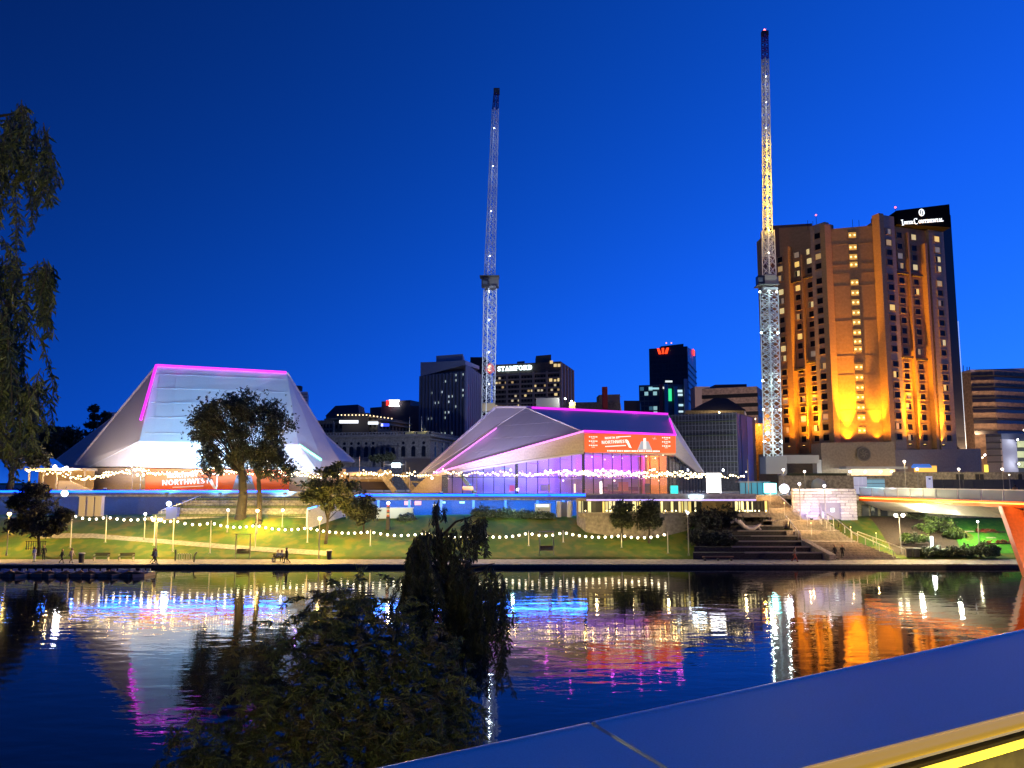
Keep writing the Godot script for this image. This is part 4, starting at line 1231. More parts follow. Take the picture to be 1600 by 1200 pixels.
func _classical_building() -> void:
	var stone := mat(0.36, 0.34, 0.33, 0.85, 0.0, "strong", 5.0)
	var c := [[455, 236], [672, 226], [726, 262], [470, 275]]
	var t := tower("classical_building", "grey classical stone hall with arched windows and balustrade between the theatres", "building", c, 683, stone)
	var pane := mat(0.01, 0.011, 0.015, 0.2)
	for w in [[c[0], c[1], [480, 492, 504, 514, 526, 538, 549, 560, 572, 583, 630, 646, 662]], [c[1], c[2], [680, 691, 701, 711]]]:
		var a := P(w[0][0], 700, w[0][1])
		var b := P(w[1][0], 700, w[1][1])
		var f := face(a, b)
		var L := ((b - a) * Vector3(1, 0, 1)).length()
		for h in [[681.0, 0.7, 0.9], [687.0, 0.35, 0.5], [722.0, 0.5, 0.4]]:
			put("cornice", f, L / 2.0, P(600, h[0], 229).y, h[2] / 2.0, cube(L + 0.6, h[1], h[2]), stone, t)
		for px in w[2]:
			var u := along(f, px, 705)
			var q := S()
			box(q, Vector3(0, 0, 0), Vector3(1.15, 2.4, 0.14))
			tube(q, Vector3(0, 1.2, -0.07), Vector3(0, 1.2, 0.07), 0.575, 0.575, 14)
			var win := put("arched_window", f, u, P(600, 707, 229).y, 0.03, done(q), pane, t)
			obj("sill", cube(1.6, 0.22, 0.35), stone, win, Vector3(0, -1.35, 0.1))
			var o := S()
			tube(o, Vector3(0, 0, -0.05), Vector3(0, 0, 0.05), 0.42, 0.42, 12)
			put("round_window", f, u, P(600, 692.5, 229).y, 0.03, done(o), pane, t)
			put("pilaster", f, u + 1.25, P(600, 704, 229).y, 0.15, cube(0.35, 5.4, 0.3), stone, t)
		var n := int(L / 0.9)
		var bal := S()
		for i in n:
			box(bal, Vector3(-L / 2.0 + (i + 0.5) * L / n, 0, 0), Vector3(0.35, 0.9, 0.3))
		box(bal, Vector3(0, 0.55, 0), Vector3(L, 0.2, 0.4))
		put("balustrade", f, L / 2.0, P(600, 678.5, 229).y, 0.3, done(bal), stone, t)
	# porch with pediment and three bays
	var f := face(P(455, 700, 236), P(672, 700, 226))
	var u := along(f, 608, 705)
	put("porch", f, u, P(600, 705, 229).y, 0.6, cube(5.6, 4.6, 1.2), stone, t)
	put("porch_cornice", f, u, P(600, 697, 229).y, 0.8, cube(6.2, 0.4, 1.8), mat(0.1, 0.1, 0.11), t)
	for k in 4:
		put("column", f, u - 2.5 + k * 1.66, P(600, 706, 229).y, 1.35, cube(0.35, 3.6, 0.35), stone, t)
	for k in 3:
		put("arched_window", f, u - 1.66 + k * 1.66, P(600, 707, 229).y, 1.22, cube(0.9, 2.6, 0.1), pane, t)
	for px in [641, 660]:
		put("rooftop_plinth", f, along(f, px, 680), P(600, 678, 229).y, 0.2, cube(2.4, 0.7, 1.0), mat(0.5, 0.45, 0.2, 0.8), t)
		var p := f * Vector3(along(f, px - 1, 680), P(600, 678, 229).y, 0.2)
		obj("flagpole", tube(S(), p, p + Vector3(0, 4.6, 0), 0.07, 0.05, 6), mat(0.6, 0.6, 0.62), t)
		omni(t, p + Vector3(1.0, 0.9, 0.8), Color(1.0, 0.85, 0.3), 1.5, 0.1)


# ---------------------------------------------------------------- cranes
func lattice(a: Vector3, b: Vector3, wa: float, wb: float, n: int, chord: float, brace: float) -> SurfaceTool:
	var st := S()
	var up := (b - a).normalized()
	var r := Vector3.RIGHT.rotated(Vector3.UP, 0.5)
	r = (r - up * r.dot(up)).normalized()
	var f := r.cross(up)
	var at := func(t: float, i: int) -> Vector3:
		var w := lerpf(wa, wb, t) / 2.0
		return a.lerp(b, t) + r * w * [1, 1, -1, -1][i] + f * w * [1, -1, -1, 1][i]
	for i in 4:
		bar(st, at.call(0.0, i), at.call(1.0, i), chord)
	for k in n:
		for i in 4:
			var j := (i + 1) % 4
			bar(st, at.call(float(k) / n, i), at.call(float(k + 1) / n, j), brace)
			bar(st, at.call(float(k) / n, j), at.call(float(k + 1) / n, i), brace)
			if k % 2 == 0:
				bar(st, at.call(float(k) / n, i), at.call(float(k) / n, j), brace)
	return st

func cranes() -> void:
	var steel := mat(0.72, 0.74, 0.78, 0.5, 0.0)
	var dim := mat(0.22, 0.24, 0.32, 0.5, 0.3)
	# the thin one
	var d := 232.0
	var t := thing("tower_crane", "thin grey tower crane with raised jib and dark tip, left of the two cranes", "crane", P(764, 752, d) * Vector3(1, 0, 1), 0.0, "tower cranes with raised jibs")
	var o := t.position
	obj("mast", lattice(P(762, 700, d) - o, P(766, 452, d) - o, 2.7, 2.7, 24, 0.26, 0.12), steel, t)
	obj("slewing_ring", cube(3.2, 0.7, 3.2), mat(0.2, 0.2, 0.22), t, P(766, 450, d) - o)
	obj("operator_cab", cube(2.0, 2.2, 2.4), mat(0.04, 0.04, 0.05, 0.3), t, P(758, 443, d - 1.5) - o)
	obj("cab_window", cube(1.3, 1.0, 0.06), mat(0.1, 0.12, 0.16, 0.1), t, P(758, 441, d - 2.8) - o)
	obj("machinery_deck", cube(4.2, 2.6, 3.0), mat(0.28, 0.27, 0.24, 0.7), t, P(768, 442, d + 1) - o)
	obj("walkway", cube(5.6, 0.18, 4.0), mat(0.1, 0.1, 0.1), t, P(765, 433, d) - o)
	obj("jib", lattice(P(765, 432, d) - o, P(774, 170, d) - o, 2.3, 1.4, 30, 0.2, 0.1), mat(0.62, 0.64, 0.74, 0.5, 0.0), t)
	obj("jib_tip", lattice(P(774, 170, d) - o, P(775.5, 146, d) - o, 1.3, 1.1, 4, 0.18, 0.11), mat(0.03, 0.02, 0.16, 0.5), t)
	obj("tip_sheave", cube(1.8, 1.7, 1.2), mat(0.05, 0.05, 0.06), t, P(776, 143, d) - o)
	obj("hoist_rope", tube(S(), P(762, 440, d - 1.6) - o, P(761, 640, d - 1.6) - o, 0.1, 0.1, 5), mat(0.02, 0.02, 0.02), t)
	obj("climbing_collar", cube(3.6, 2.2, 3.6), mat(0.45, 0.33, 0.2, 0.7), t, P(764, 637, d) - o)
	for y in [648, 600, 550, 500, 455, 400, 330, 260, 200]:
		omni(t, P(764 + maxf(0.0, 440 - y) * 0.035, y, d - 5.2) - o, Color(0.8, 0.92, 1.0), 12.0 if y > 440 else 6.0, 0.2)
		obj("crane_fill_lamp", cube(0.2, 0.14, 0.2), glow(0.85, 0.95, 1.0, 1.2), t, P(764 + maxf(0.0, 440 - y) * 0.035, y, d - 4.9) - o)  # lamps added in front of the crane to brighten its steel
	# the bright one
	d = 168.0
	t = thing("tower_crane", "tall floodlit tower crane with yellow-lit jib and red tip beside the hotel", "crane", P(1207, 752, d) * Vector3(1, 0, 1), 0.0, "tower cranes with raised jibs")
	o = t.position
	obj("mast", lattice(P(1208.5, 735, d) - o, P(1201.5, 456, d) - o, 2.5, 2.5, 30, 0.21, 0.11), mat(0.75, 0.78, 0.78, 0.5, 0.0), t)
	obj("base_block", cube(4.2, 3.5, 4.2), mat(0.3, 0.32, 0.36, 0.8), t, P(1208, 727, d) - o)
	obj("slewing_ring", cube(3.0, 0.6, 3.0), mat(0.3, 0.3, 0.32), t, P(1201, 453, d) - o)
	obj("operator_cab", cube(1.4, 1.9, 1.8), mat(0.02, 0.02, 0.025, 0.3), t, P(1188, 439, d - 0.5) - o)
	obj("cab_window", cube(1.0, 0.9, 0.06), mat(0.1, 0.12, 0.16, 0.1), t, P(1188, 437, d - 1.5) - o)
	obj("machinery_deck", cube(2.6, 2.2, 2.6), mat(0.36, 0.32, 0.27, 0.7), t, P(1201, 440, d) - o)
	obj("walkway", cube(4.4, 0.15, 3.4), mat(0.12, 0.12, 0.12), t, P(1198, 447, d) - o)
	obj("counterweight", cube(1.0, 1.7, 1.6), mat(0.3, 0.3, 0.3, 0.8), t, P(1211, 440, d + 1) - o)
	obj("apex_frame", lattice(P(1202, 430, d) - o, P(1200, 360, d) - o, 1.9, 1.7, 5, 0.22, 0.12), mat(0.68, 0.6, 0.52, 0.6), t)
	obj("jib", lattice(P(1200, 400, d) - o, P(1195.5, 92, d) - o, 1.35, 1.0, 38, 0.2, 0.12), mat(0.7, 0.66, 0.56, 0.5, 0.0), t)
	obj("jib_tip", lattice(P(1195.5, 92, d) - o, P(1195, 55, d) - o, 1.0, 0.95, 5, 0.16, 0.1), mat(0.08, 0.03, 0.25, 0.5), t)
	obj("tip_sheave", cube(1.4, 1.1, 1.0), mat(0.06, 0.03, 0.04), t, P(1195, 53, d) - o)
	obj("beacon", ball(0.24, 10), glow(1.0, 0.12, 0.12, 8.0), t, P(1194.5, 47, d) - o)
	omni(t, P(1194.5, 46, d) - o, Color(1.0, 0.1, 0.1), 5.0, 0.2)
	for q in [[356, 0], [338, 0], [322, 0], [306, 0], [290, 0], [272, 0], [250, 0], [225, 0]]:
		var p := P(1196 + (q[0] - 92) * 0.0145, q[0], d - 1.5) - o
		obj("jib_lamp", cube(0.22, 0.18, 0.18), glow(1.0, 0.75, 0.15, 4.0), t, p)
		omni(t, p + Vector3(0, 0, 0.4), Color(1.0, 0.68, 0.08), 9.0, 0.1)
	for y in [395, 360]:
		omni(t, P(1201, y, d - 4) - o, Color(1.0, 0.85, 0.7), 6.0, 0.2)
		obj("jib_lamp", cube(0.2, 0.14, 0.2), glow(1.0, 0.85, 0.7, 1.0), t, P(1201, y, d - 3.7) - o)
	for y in [200, 160, 120]:
		omni(t, P(1197, y, d - 3) - o, Color(0.8, 0.85, 1.0), 4.0, 0.15)
		obj("jib_lamp", cube(0.14, 0.12, 0.14), glow(0.8, 0.85, 1.0, 0.8), t, P(1197, y, d - 2.8) - o)
	for y in [456, 520, 595, 640, 690]:
		for s in [-1.0, 1.0]:
			var p := P(1204 + s * 13 + (y - 580) * 0.03, y, d - 2.2) - o
			obj("mast_lamp", cube(0.3, 0.25, 0.25), glow(0.8, 1.0, 0.98, 5.0), t, p)
			omni(t, p + Vector3(0, 0, 0.3), Color(0.75, 1.0, 0.97), 6.0, 0.12)
	for q in [[1199, 677]]:
		obj("mast_lamp", ball(0.35), glow(0.9, 1.0, 1.0, 9.0), t, P(q[0], q[1], d - 2.6) - o)
		omni(t, P(q[0], q[1], d - 3.0) - o, Color(0.85, 1.0, 1.0), 14.0, 0.3)


# ---------------------------------------------------------------- the footbridge
func bridge() -> void:
	var white := mat(0.62, 0.6, 0.56, 0.6, 0.0, "panel", 5.0)
	var orange := mat(0.75, 0.13, 0.01, 0.45, 0.0, "panel", 4.0)
	var t := thing("footbridge", "curving white and orange footbridge with glass balustrade at the right edge", "bridge")
	var line := [Vector3(X(1341, 119), 7.55, -119), Vector3(X(1400, 110), 7.55, -110), Vector3(X(1460, 102), 7.52, -102), Vector3(X(1530, 95), 7.5, -95), Vector3(X(1600, 88), 7.5, -88), Vector3(56.6, 7.55, -76), Vector3(56, 7.7, -60), Vector3(51, 7.9, -44), Vector3(42, 8.1, -29)]
	for i in line.size() - 1:
		var a: Vector3 = line[i]
		var b: Vector3 = line[i + 1]
		var side := (b - a).cross(Vector3.UP).normalized()
		if side.x < 0.0:
			side = -side
		var wd := side * 7.0
		# deck, fascia, light line, sloping soffit
		var st := S()
		prism(st, [a + Vector3(0, 0.35, 0), b + Vector3(0, 0.35, 0), b + wd + Vector3(0, 0.35, 0), a + wd + Vector3(0, 0.35, 0)], Vector3(0, -0.3, 0))
		obj("deck", st, mat(0.4, 0.36, 0.33, 0.7, 0.0, "strong", 3.0), t)
		st = S()
		prism(st, [a + Vector3(0, 0.36, 0), b + Vector3(0, 0.36, 0), b + Vector3(0, -0.32, 0) + side * 0.1, a + Vector3(0, -0.32, 0) + side * 0.1], -side * 0.12)
		obj("fascia", st, orange, t)
		obj("light_line", bar(S(), a - side * 0.2 + Vector3(0, 0.1, 0), b - side * 0.2 + Vector3(0, 0.1, 0), 0.07), glow(1.0, 0.55, 0.1, 4.0), t)
		st = S()
		prism(st, [a + Vector3(0, -0.34, 0) + side * 0.1, b + Vector3(0, -0.34, 0) + side * 0.1, b + side * 3.5 + Vector3(0, -1.7, 0), a + side * 3.5 + Vector3(0, -1.7, 0)], Vector3(0, 0.25, 0))
		obj("soffit", st, white, t)
		st = S()
		prism(st, [a + wd + Vector3(0, -0.3, 0), b + wd + Vector3(0, -0.3, 0), b + side * 3.5 + Vector3(0, -1.7, 0), a + side * 3.5 + Vector3(0, -1.7, 0)], Vector3(0, 0.25, 0))
		obj("soffit", st, white, t)
		area(t, a.lerp(b, 0.5) - side * 0.45 + Vector3(0, 0.1, 0), a.lerp(b, 0.5) + side * 2.0 + Vector3(0, -1.6, 0), (b - a).length(), 0.1, Color(1.0, 0.42, 0.08), 5.0)
		# glass balustrade on both sides
		var n := maxi(2, int((b - a).length() / 2.4))
		for k in n:
			for s in [0.15, 6.85]:
				var p: Vector3 = a.lerp(b, (k + 0.04) / n) + side * s + Vector3(0, 0.36, 0)
				var q: Vector3 = a.lerp(b, (k + 0.96) / n) + side * s + Vector3(0, 0.36, 0)
				st = S()
				prism(st, [p, q, q + Vector3(0, 1.15, 0), p + Vector3(0, 1.15, 0)], side * 0.02)
				obj("glass_pane", st, glass(0.45, 0.75, 0.82, 0.9), t)
				if s < 1.0:
					obj("post", cube(0.08, 1.2, 0.08), mat(0.4, 0.4, 0.42, 0.4, 0.6), t, a.lerp(b, float(k) / n) + side * s + Vector3(0, 0.95, 0))
		obj("handrail", bar(S(), a + side * 0.15 + Vector3(0, 1.55, 0), b + side * 0.15 + Vector3(0, 1.55, 0), 0.09), mat(0.5, 0.5, 0.52, 0.3, 0.7), t)
	for q in [[1433, 793], [1493, 797]]:
		var p := P(q[0], q[1], 109 if q[0] < 1450 else 103)
		obj("soffit_lamp", ball(0.24), glow(1.0, 0.95, 0.85, 6.0), t, p)
		omni(t, p - Vector3(0, 0.35, 0), Color(1.0, 0.92, 0.7), 45.0, 0.25)
	# orange leaning pier
	var a := Vector3(X(1563, 90), 7.3, -90)
	var b := Vector3(X(1599, 86.5), -1.0, -86.5)
	var st := S()
	prism(st, [a, a + Vector3(7.5, 0, 1.5), b + Vector3(3.5, 0, 1.0), b], Vector3(0.8, 0, -2.2))
	obj("pier", st, orange, t)
	for k in 3:
		var u := (k + 1) / 4.0
		obj("pier_joint", bar(S(), a.lerp(a + Vector3(7.5, 0, 1.5), u) + Vector3(0, 0, 0.02), b.lerp(b + Vector3(3.5, 0, 1.0), u) + Vector3(0, 0, 0.02), 0.05), mat(0.3, 0.05, 0.01), t)
	obj("pier_fill_lamp", cube(0.5, 0.15, 0.5), glow(1.0, 0.75, 0.45, 2.0), t, Vector3(57.0, 6.9, -77.0))  # lamp added out of view to light the front of the pier
	spot(t, Vector3(57.0, 6.75, -77.0), Vector3(56.2, 3.5, -88.0), Color(1.0, 0.62, 0.3), 240.0, 70.0)


# ---------------------------------------------------------------- the bank on the right: stairs, terraces, walls
func ground_hit(px: float, py: float) -> Vector3:
	var d := 97.0
	while d < 123.0:
		var p := P(px, py, d)
		if p.y <= maxf(ground_y(p.x, d), 0.44 if d < 103.4 else 0.0):
			return p
		d += 0.05
	return P(px, py, 123.0)


func waterfront() -> void:
	var con := mat(0.42, 0.36, 0.29, 0.8, 0.0, "strong", 3.0)
	var pale := mat(0.55, 0.48, 0.4, 0.75, 0.0, "strong", 2.0)
	var steel := mat(0.55, 0.53, 0.5, 0.35, 0.6)
	# the grand stair, flight by flight: [left px, right px] at its foot and head, with distances and heights
	var t := thing("grand_staircase", "wide lit stone staircase climbing from the promenade to the plaza", "staircase")
	var fl := [[1304, 1400, 103.0, 0.42, 1253, 1330, 106.2, 2.4, 11], [1250, 1328, 107.6, 2.4, 1239, 1305, 110.0, 3.5, 7], [1238, 1304, 111.2, 3.5, 1229, 1282, 113.8, 4.7, 7], [1204, 1252, 115.0, 4.7, 1192, 1236, 118.0, 6.2, 9], [1188, 1234, 119.0, 6.2, 1178, 1214, 122.4, 7.9, 9]]
	for q in fl:
		var n: int = q[8]
		for k in n:
			var u := float(k) / n
			var u2 := float(k + 1) / n
			var d0: float = lerpf(q[2], q[6], u)
			var y: float = lerpf(q[3], q[7], u2)
			var dh: float = (q[7] - q[3]) / n
			var st := S()
			var xl := X(lerpf(q[0], q[4], u), d0)
			var xr := X(lerpf(q[1], q[5], u), d0)
			flat(st, [Vector3(xl, 0, -d0), Vector3(xr, 0, -d0), Vector3(xr, 0, -q[6] - 0.1 * k), Vector3(xl, 0, -q[6] - 0.1 * k)], y - dh, y - 0.004 * k)
			obj("step", st, con, t)
			st = S()
			box(st, Vector3((xl + xr) / 2.0, y + 0.006, -d0 - 0.02), Vector3(xr - xl, 0.04, 0.08))
			obj("nosing", st, pale, t)
	for q in [[1252, 1332, 106.1, 107.7, 2.38, 2.43], [1226, 1308, 109.9, 111.3, 3.48, 3.53], [1190, 1292, 113.7, 115.1, 4.68, 4.73], [1186, 1240, 117.9, 119.1, 6.18, 6.23]]:
		var st := S()
		flat(st, [Vector3(X(q[0], q[2]), 0, -q[2]), Vector3(X(q[1], q[2]), 0, -q[2]), Vector3(X(q[1], q[3]), 0, -q[3]), Vector3(X(q[0], q[3]), 0, -q[3])], q[4] - 1.6, q[5])
		obj("landing", st, pale, t)
	# sloping cheek beside the lowest flight
	var st2 := S()
	prism(st2, [P(1252, 843, 106.2), P(1262, 843, 106.0), P(1306, 866.5, 102.2), P(1296, 867, 102.2)], Vector3(0, -1.0, 0))
	obj("stair_cheek", st2, pale, t)
	for q in [[1252, 843, 106.2, 1239, 827, 110.0], [1239, 827, 110.5, 1228, 813, 113.9], [1202, 808, 115.0, 1192, 794, 118.0], [1187, 792, 119.0, 1177, 778, 122.0], [1250, 810, 114.8, 1214, 778, 122.0], [1303, 828, 110.0, 1286, 818, 111.5], [1286, 818, 111.5, 1279, 813, 113.8], [1340, 845, 106.5, 1310, 821, 111.0], [1310, 821, 111.0, 1286, 806, 115.2], [1415, 866, 102.3, 1340, 838, 106.5], [1396, 868, 102.1, 1331, 838, 106.2]]:
		var a := P(q[0], q[1] - 2, q[2]) + Vector3(0, 0.45, 0)
		var b := P(q[3], q[4] - 2, q[5]) + Vector3(0, 0.45, 0)
		var st := bar(S(), a, b, 0.09)
		for k in 4:
			var p := a.lerp(b, k / 3.0)
			bar(st, p, p - Vector3(0, 0.95, 0), 0.06)
		obj("handrail", st, steel, t)
	for q in [[1268, 838, 108.5], [1262, 822, 112.0], [1226, 805, 116.0], [1204, 788, 120.0], [1330, 845, 104.5], [1370, 855, 103.0]]:
		var p := P(q[0], q[1], q[2]) + Vector3(0, 1.7, 0)
		obj("stair_fill_lamp", ball(0.07, 8), glow(1.0, 0.6, 0.2, 4.0), t, p)  # lamps and stems added to give the stair its orange light
		obj("fill_lamp_stem", tube(S(), p - Vector3(0, 2.0, 0), p, 0.03, 0.03, 6), steel, t)
		omni(t, p, Color(1.0, 0.55, 0.2), 16.0, 0.07)
	# dark planted terraces left of the stair
	t = thing("bank_terraces", "dark stone terraces with pale edge strips left of the lit staircase", "terrace")
	var dim := mat(0.06, 0.055, 0.055, 0.85, 0.0, "strong", 2.0)
	var rr := [1300, 1284, 1262, 1246, 1238, 1226, 1208, 1198]
	for i in 8:
		var d := 103.2 + i * 1.75
		var y := 1.25 + i * 0.56
		var st := S()
		flat(st, [Vector3(X(1080 + i * 2, d), 0, -d), Vector3(X(rr[i] - 4, d), 0, -d), Vector3(X(rr[i] - 14, d + 1.75), 0, -d - 1.75), Vector3(X(1080 + i * 2, d + 1.75), 0, -d - 1.75)], y - 1.4, y)
		var tier := obj("terrace_tier", st, dim, t)
		if i < 6:
			var from: float = [1160, 1140, 1105, 1170, 1150, 1160][i]
			obj("edge_strip", bar(S(), Vector3(X(from, d), y + 0.03, -d + 0.06), Vector3(X(rr[i] - 5, d), y + 0.03, -d + 0.06), 0.16), mat(0.3, 0.27, 0.24, 0.8), tier)
	# retaining wall with restaurant above
	t = thing("retaining_wall", "curved grey retaining wall below the riverside restaurant", "wall")
	var arc := [[902, 114.5], [915, 112.2], [950, 111.2], [1000, 110.8], [1040, 111.2], [1072, 112.5], [1086, 114.5]]
	for i in arc.size() - 1:
		var a := P(arc[i][0], 800, arc[i][1])
		var b := P(arc[i + 1][0], 800, arc[i + 1][1])
		var st := S()
		prism(st, [Vector3(a.x, 1.6, a.z), Vector3(b.x, 1.6, b.z), Vector3(b.x, 5.75, b.z), Vector3(a.x, 5.75, a.z)], Vector3(0, 0, -1.2))
		obj("wall_panel", st, mat(0.33, 0.29, 0.26, 0.85, 0.0, "strong", 4.0), t)
	t = thing("riverside_restaurant", "riverside restaurant with glowing yellow windows under the deck roof", "restaurant")
	var floor_st := S()
	flat(floor_st, [Vector3(X(902, 113), 0, -112.2), Vector3(X(1200, 112.5), 0, -112.2), Vector3(X(1200, 118), 0, -118), Vector3(X(902, 118), 0, -118)], 5.2, 5.74)
	obj("terrace_floor", floor_st, con, t)
	obj("back_wall", cube(X(1190, 117.5) - X(900, 117.5), 2.0, 0.2), mat(0.4, 0.3, 0.15, 0.8), t, Vector3((X(1190, 117.5) + X(900, 117.5)) / 2.0, 6.6, -117.5))
	var r := RandomNumberGenerator.new()
	r.seed = 5
	var px := 903.0
	while px < 1196.0:
		var w := r.randf_range(3.0, 7.0)
		var kind := r.randi() % 6
		if px > 898 and not (px > 1092 and px < 1140):
			var m: Material = [mat(0.03, 0.03, 0.03), glow(1.0, 0.72, 0.2, 0.8), glow(1.0, 0.85, 0.45, 0.9), glow(0.9, 0.8, 0.4, 0.45), mat(0.05, 0.05, 0.04), glow(0.8, 0.85, 0.5, 0.3)][kind]
			obj("window_pane", cube(w * 0.075, 1.55, 0.08), m, t, Vector3(X(px + w / 2.0, 115.0), 6.5, -115.0))
			obj("window_post", cube(0.12, 1.7, 0.14), mat(0.03, 0.03, 0.03), t, Vector3(X(px + w, 115.0), 6.5, -114.95))
			if r.randf() < 0.5:
				obj("table_lamp", ball(0.09, 8), glow(1.0, 0.85, 0.5, 6.0), t, Vector3(X(px + w * 0.5, 113.2), 6.02, -113.2))
				obj("table", cube(0.8, 0.06, 0.7), mat(0.25, 0.2, 0.15), t, Vector3(X(px + w * 0.5, 113.2), 5.9, -113.2))
		px += w
	for q in [930, 985, 1040, 1160]:
		omni(t, Vector3(X(q, 113.4), 6.9, -113.4), Color(1.0, 0.75, 0.35), 4.0, 0.15)
	# stone-coursed violet wall with an opening
	t = thing("coursed_stone_wall", "violet-lit stone wall in long courses with a dark doorway beside the bridge", "wall")
	var stone := [mat(0.58, 0.55, 0.6, 0.8, 0.0, "panel", 3.0), mat(0.68, 0.65, 0.68, 0.8, 0.0, "panel", 3.0), mat(0.5, 0.47, 0.54, 0.8, 0.0, "panel", 3.0)]
	var D := 116.6
	var x0 := X(1238, D)
	var x1 := X(1337, D)
	var top := Yh(763.5, D)
	var o0 := X(1279, D)
	var o1 := X(1312, D)
	var oy := Yh(787.5, D)
	obj("backing", cube(x1 - x0, top - 4.1, 0.3), mat(0.3, 0.28, 0.32, 0.9), t, Vector3((x0 + x1) / 2.0, (top + 4.1) / 2.0, -D - 0.45))
	var y := top
	var row := 0
	while y > 3.6:
		var h := 0.40
		var x := x0 - r.randf() * 1.2
		while x < x1:
			var w := r.randf_range(1.1, 2.6)
			var a := maxf(x, x0)
			var b := minf(x + w - 0.07, x1)
			var low := y - h / 2.0
			var cut := low < oy and low > Yh(820, D) - 3.0
			var left_low := Yh(786 + (x + w - x0) / (x1 - x0) * 0.0, D)
			if a < X(1262, D) and low < Yh(800, D):
				a = maxf(a, lerpf(x0, X(1275, D), clampf((Yh(798, D) - low) / 1.4, 0.0, 1.0)))
			for seg in ([[a, minf(b, o0)], [maxf(a, o1), b]] if cut else [[a, b]]):
				if seg[1] - seg[0] > 0.15:
					obj("stone_block", cube(seg[1] - seg[0], h - 0.075, 0.24 + 0.16 * r.randf()), stone[r.randi() % 3], t, Vector3((seg[0] + seg[1]) / 2.0, low, -D - 0.15))
			x += w
		y -= h
		row += 1
	obj("doorway_recess", cube(o1 - o0, oy - 4.4, 0.2), mat(0.02, 0.02, 0.022, 0.3), t, Vector3((o0 + o1) / 2.0, (oy + 4.4) / 2.0, -D - 0.42))
	obj("doorway_reveal", cube(0.2, oy - 4.4, 0.7), mat(0.3, 0.28, 0.3), t, Vector3(o0 + 0.1, (oy + 4.4) / 2.0, -D - 0.1))
	obj("doorway_glow", cube(0.5, 0.5, 0.05), glow(0.7, 0.95, 0.85, 1.5), t, P(1301, 797, D + 0.2))
	var vl := thing("wall_floodlight", "small violet floodlight on the stair landing washing the coursed stone wall", "floodlight", P(1268, 812, 114.4) * Vector3(1, 0, 1) + Vector3(0, 4.74, 0))
	obj("housing", cube(0.3, 0.25, 0.25), mat(0.03, 0.03, 0.03), vl, Vector3(0, 0.13, 0))
	obj("lamp_face", cube(0.2, 0.02, 0.2), glow(0.7, 0.6, 1.0, 3.0), vl, Vector3(0, 0.27, 0))
	area(vl, vl.position + Vector3(2.5, 0.6, 0.2), P(1295, 782, D), 7.0, 0.4, Color(0.5, 0.44, 1.0), 26.0)
	# garden under the bridge
	t = thing("abutment_wall", "pale abutment wall and dark doors beneath the footbridge", "wall")
	obj("wall", cube(X(1470, 122) - X(1338, 122), 3.0, 0.6), mat(0.42, 0.4, 0.32, 0.8, 0.0, "strong", 4.0), t, Vector3((X(1470, 122) + X(1338, 122)) / 2.0, 5.9, -122.4))
	for q in [1352, 1366, 1381]:
		obj("dark_door", cube(1.0, 2.0, 0.1), mat(0.04, 0.045, 0.05, 0.3), t, P(q, 799, 121.9))
	obj("ledge", cube(X(1438, 119) - X(1338, 119), 0.35, 2.0), mat(0.55, 0.47, 0.36, 0.8), t, P(1388, 815.5, 119))
	t = thing("soffit_wall", "smooth concrete retaining wall behind the green slope under the bridge", "wall")
	obj("wall", cube(44.0, 3.4, 0.6), mat(0.42, 0.4, 0.33, 0.8, 0.0, "strong", 5.0), t, Vector3(X(1440, 123) + 22.0, 5.6, -123.0))
	var gr := S()
	gr.set_smooth_group(0)
	for i in 24:                                                    # lawn in a greener colour than the rest
		for k in 10:
			var q := []
			for c in [[0, 0], [0, 1], [1, 1], [1, 0]]:
				var d: float = 105.5 + (k + c[1]) * 1.6
				var xx: float = lerpf(X(1500 - (d - 104) * 2.0, d), X(1760, d), (i + c[0]) / 24.0)
				q.append(Vector3(xx, ground_y(minf(xx, 120.0), d) + 0.05, -d))
			quad(gr, q[0], q[1], q[2], q[3])
	struct("green_lawn", gr, mat(0.22, 0.85, 0.10, 0.95, 0.0, "grass", 5.0))
	var so := S()
	so.set_smooth_group(0)
	for i in 16:
		for k in 8:
			var q := []
			for c in [[0, 0], [0, 1], [1, 1], [1, 0]]:
				var d: float = 103.0 + (k + c[1]) * 1.9
				var xx: float = lerpf(X(1400 - (d - 103) * 3.0, d), X(1502 - (d - 104) * 2.0, d), (i + c[0]) / 16.0)
				q.append(Vector3(xx, ground_y(minf(xx, 120.0), d) + 0.04, -d))
			quad(so, q[0], q[1], q[2], q[3])
	struct("garden_soil", so, mat(0.09, 0.06, 0.04, 0.95, 0.0, "strong", 2.0))
	var dn := 0
	for q in [[1545, 831, 2.2, "rust-coloured flower bed higher on the green slope under the bridge"], [1562, 849, 2.6, "rust-coloured flower bed lower on the green slope near the orange pier"]]:
		var g := ground_hit(q[0], q[1])
		var bed := thing("flower_bed", q[3], "flower bed", g, 0.0, "flower beds on the green slope")
		leaves(bed, "flowers", [[Vector3.ZERO, Vector3(q[2], 0.3, 0.6)]], 260, 0.28, [Color(0.25, 0.05, 0.02), Color(0.12, 0.08, 0.02)], 50 + dn)
		obj("soil", cube(q[2] * 1.8, 0.12, 1.1), mat(0.05, 0.035, 0.025), bed)
		dn += 1
	for q in [[1514, 831, "upper of two white stone slabs in the green slope under the bridge"], [1548, 841, "lower of two white stone slabs in the green slope under the bridge"]]:
		var g := ground_hit(q[0], q[1])
		tag(obj("stone_slab", cube(1.1, 0.12, 0.5), pale, self, g + Vector3(0, 0.08, 0)), q[2], "slab", "stone slabs in the slope")
	# bushes under the bridge
	dn = 0
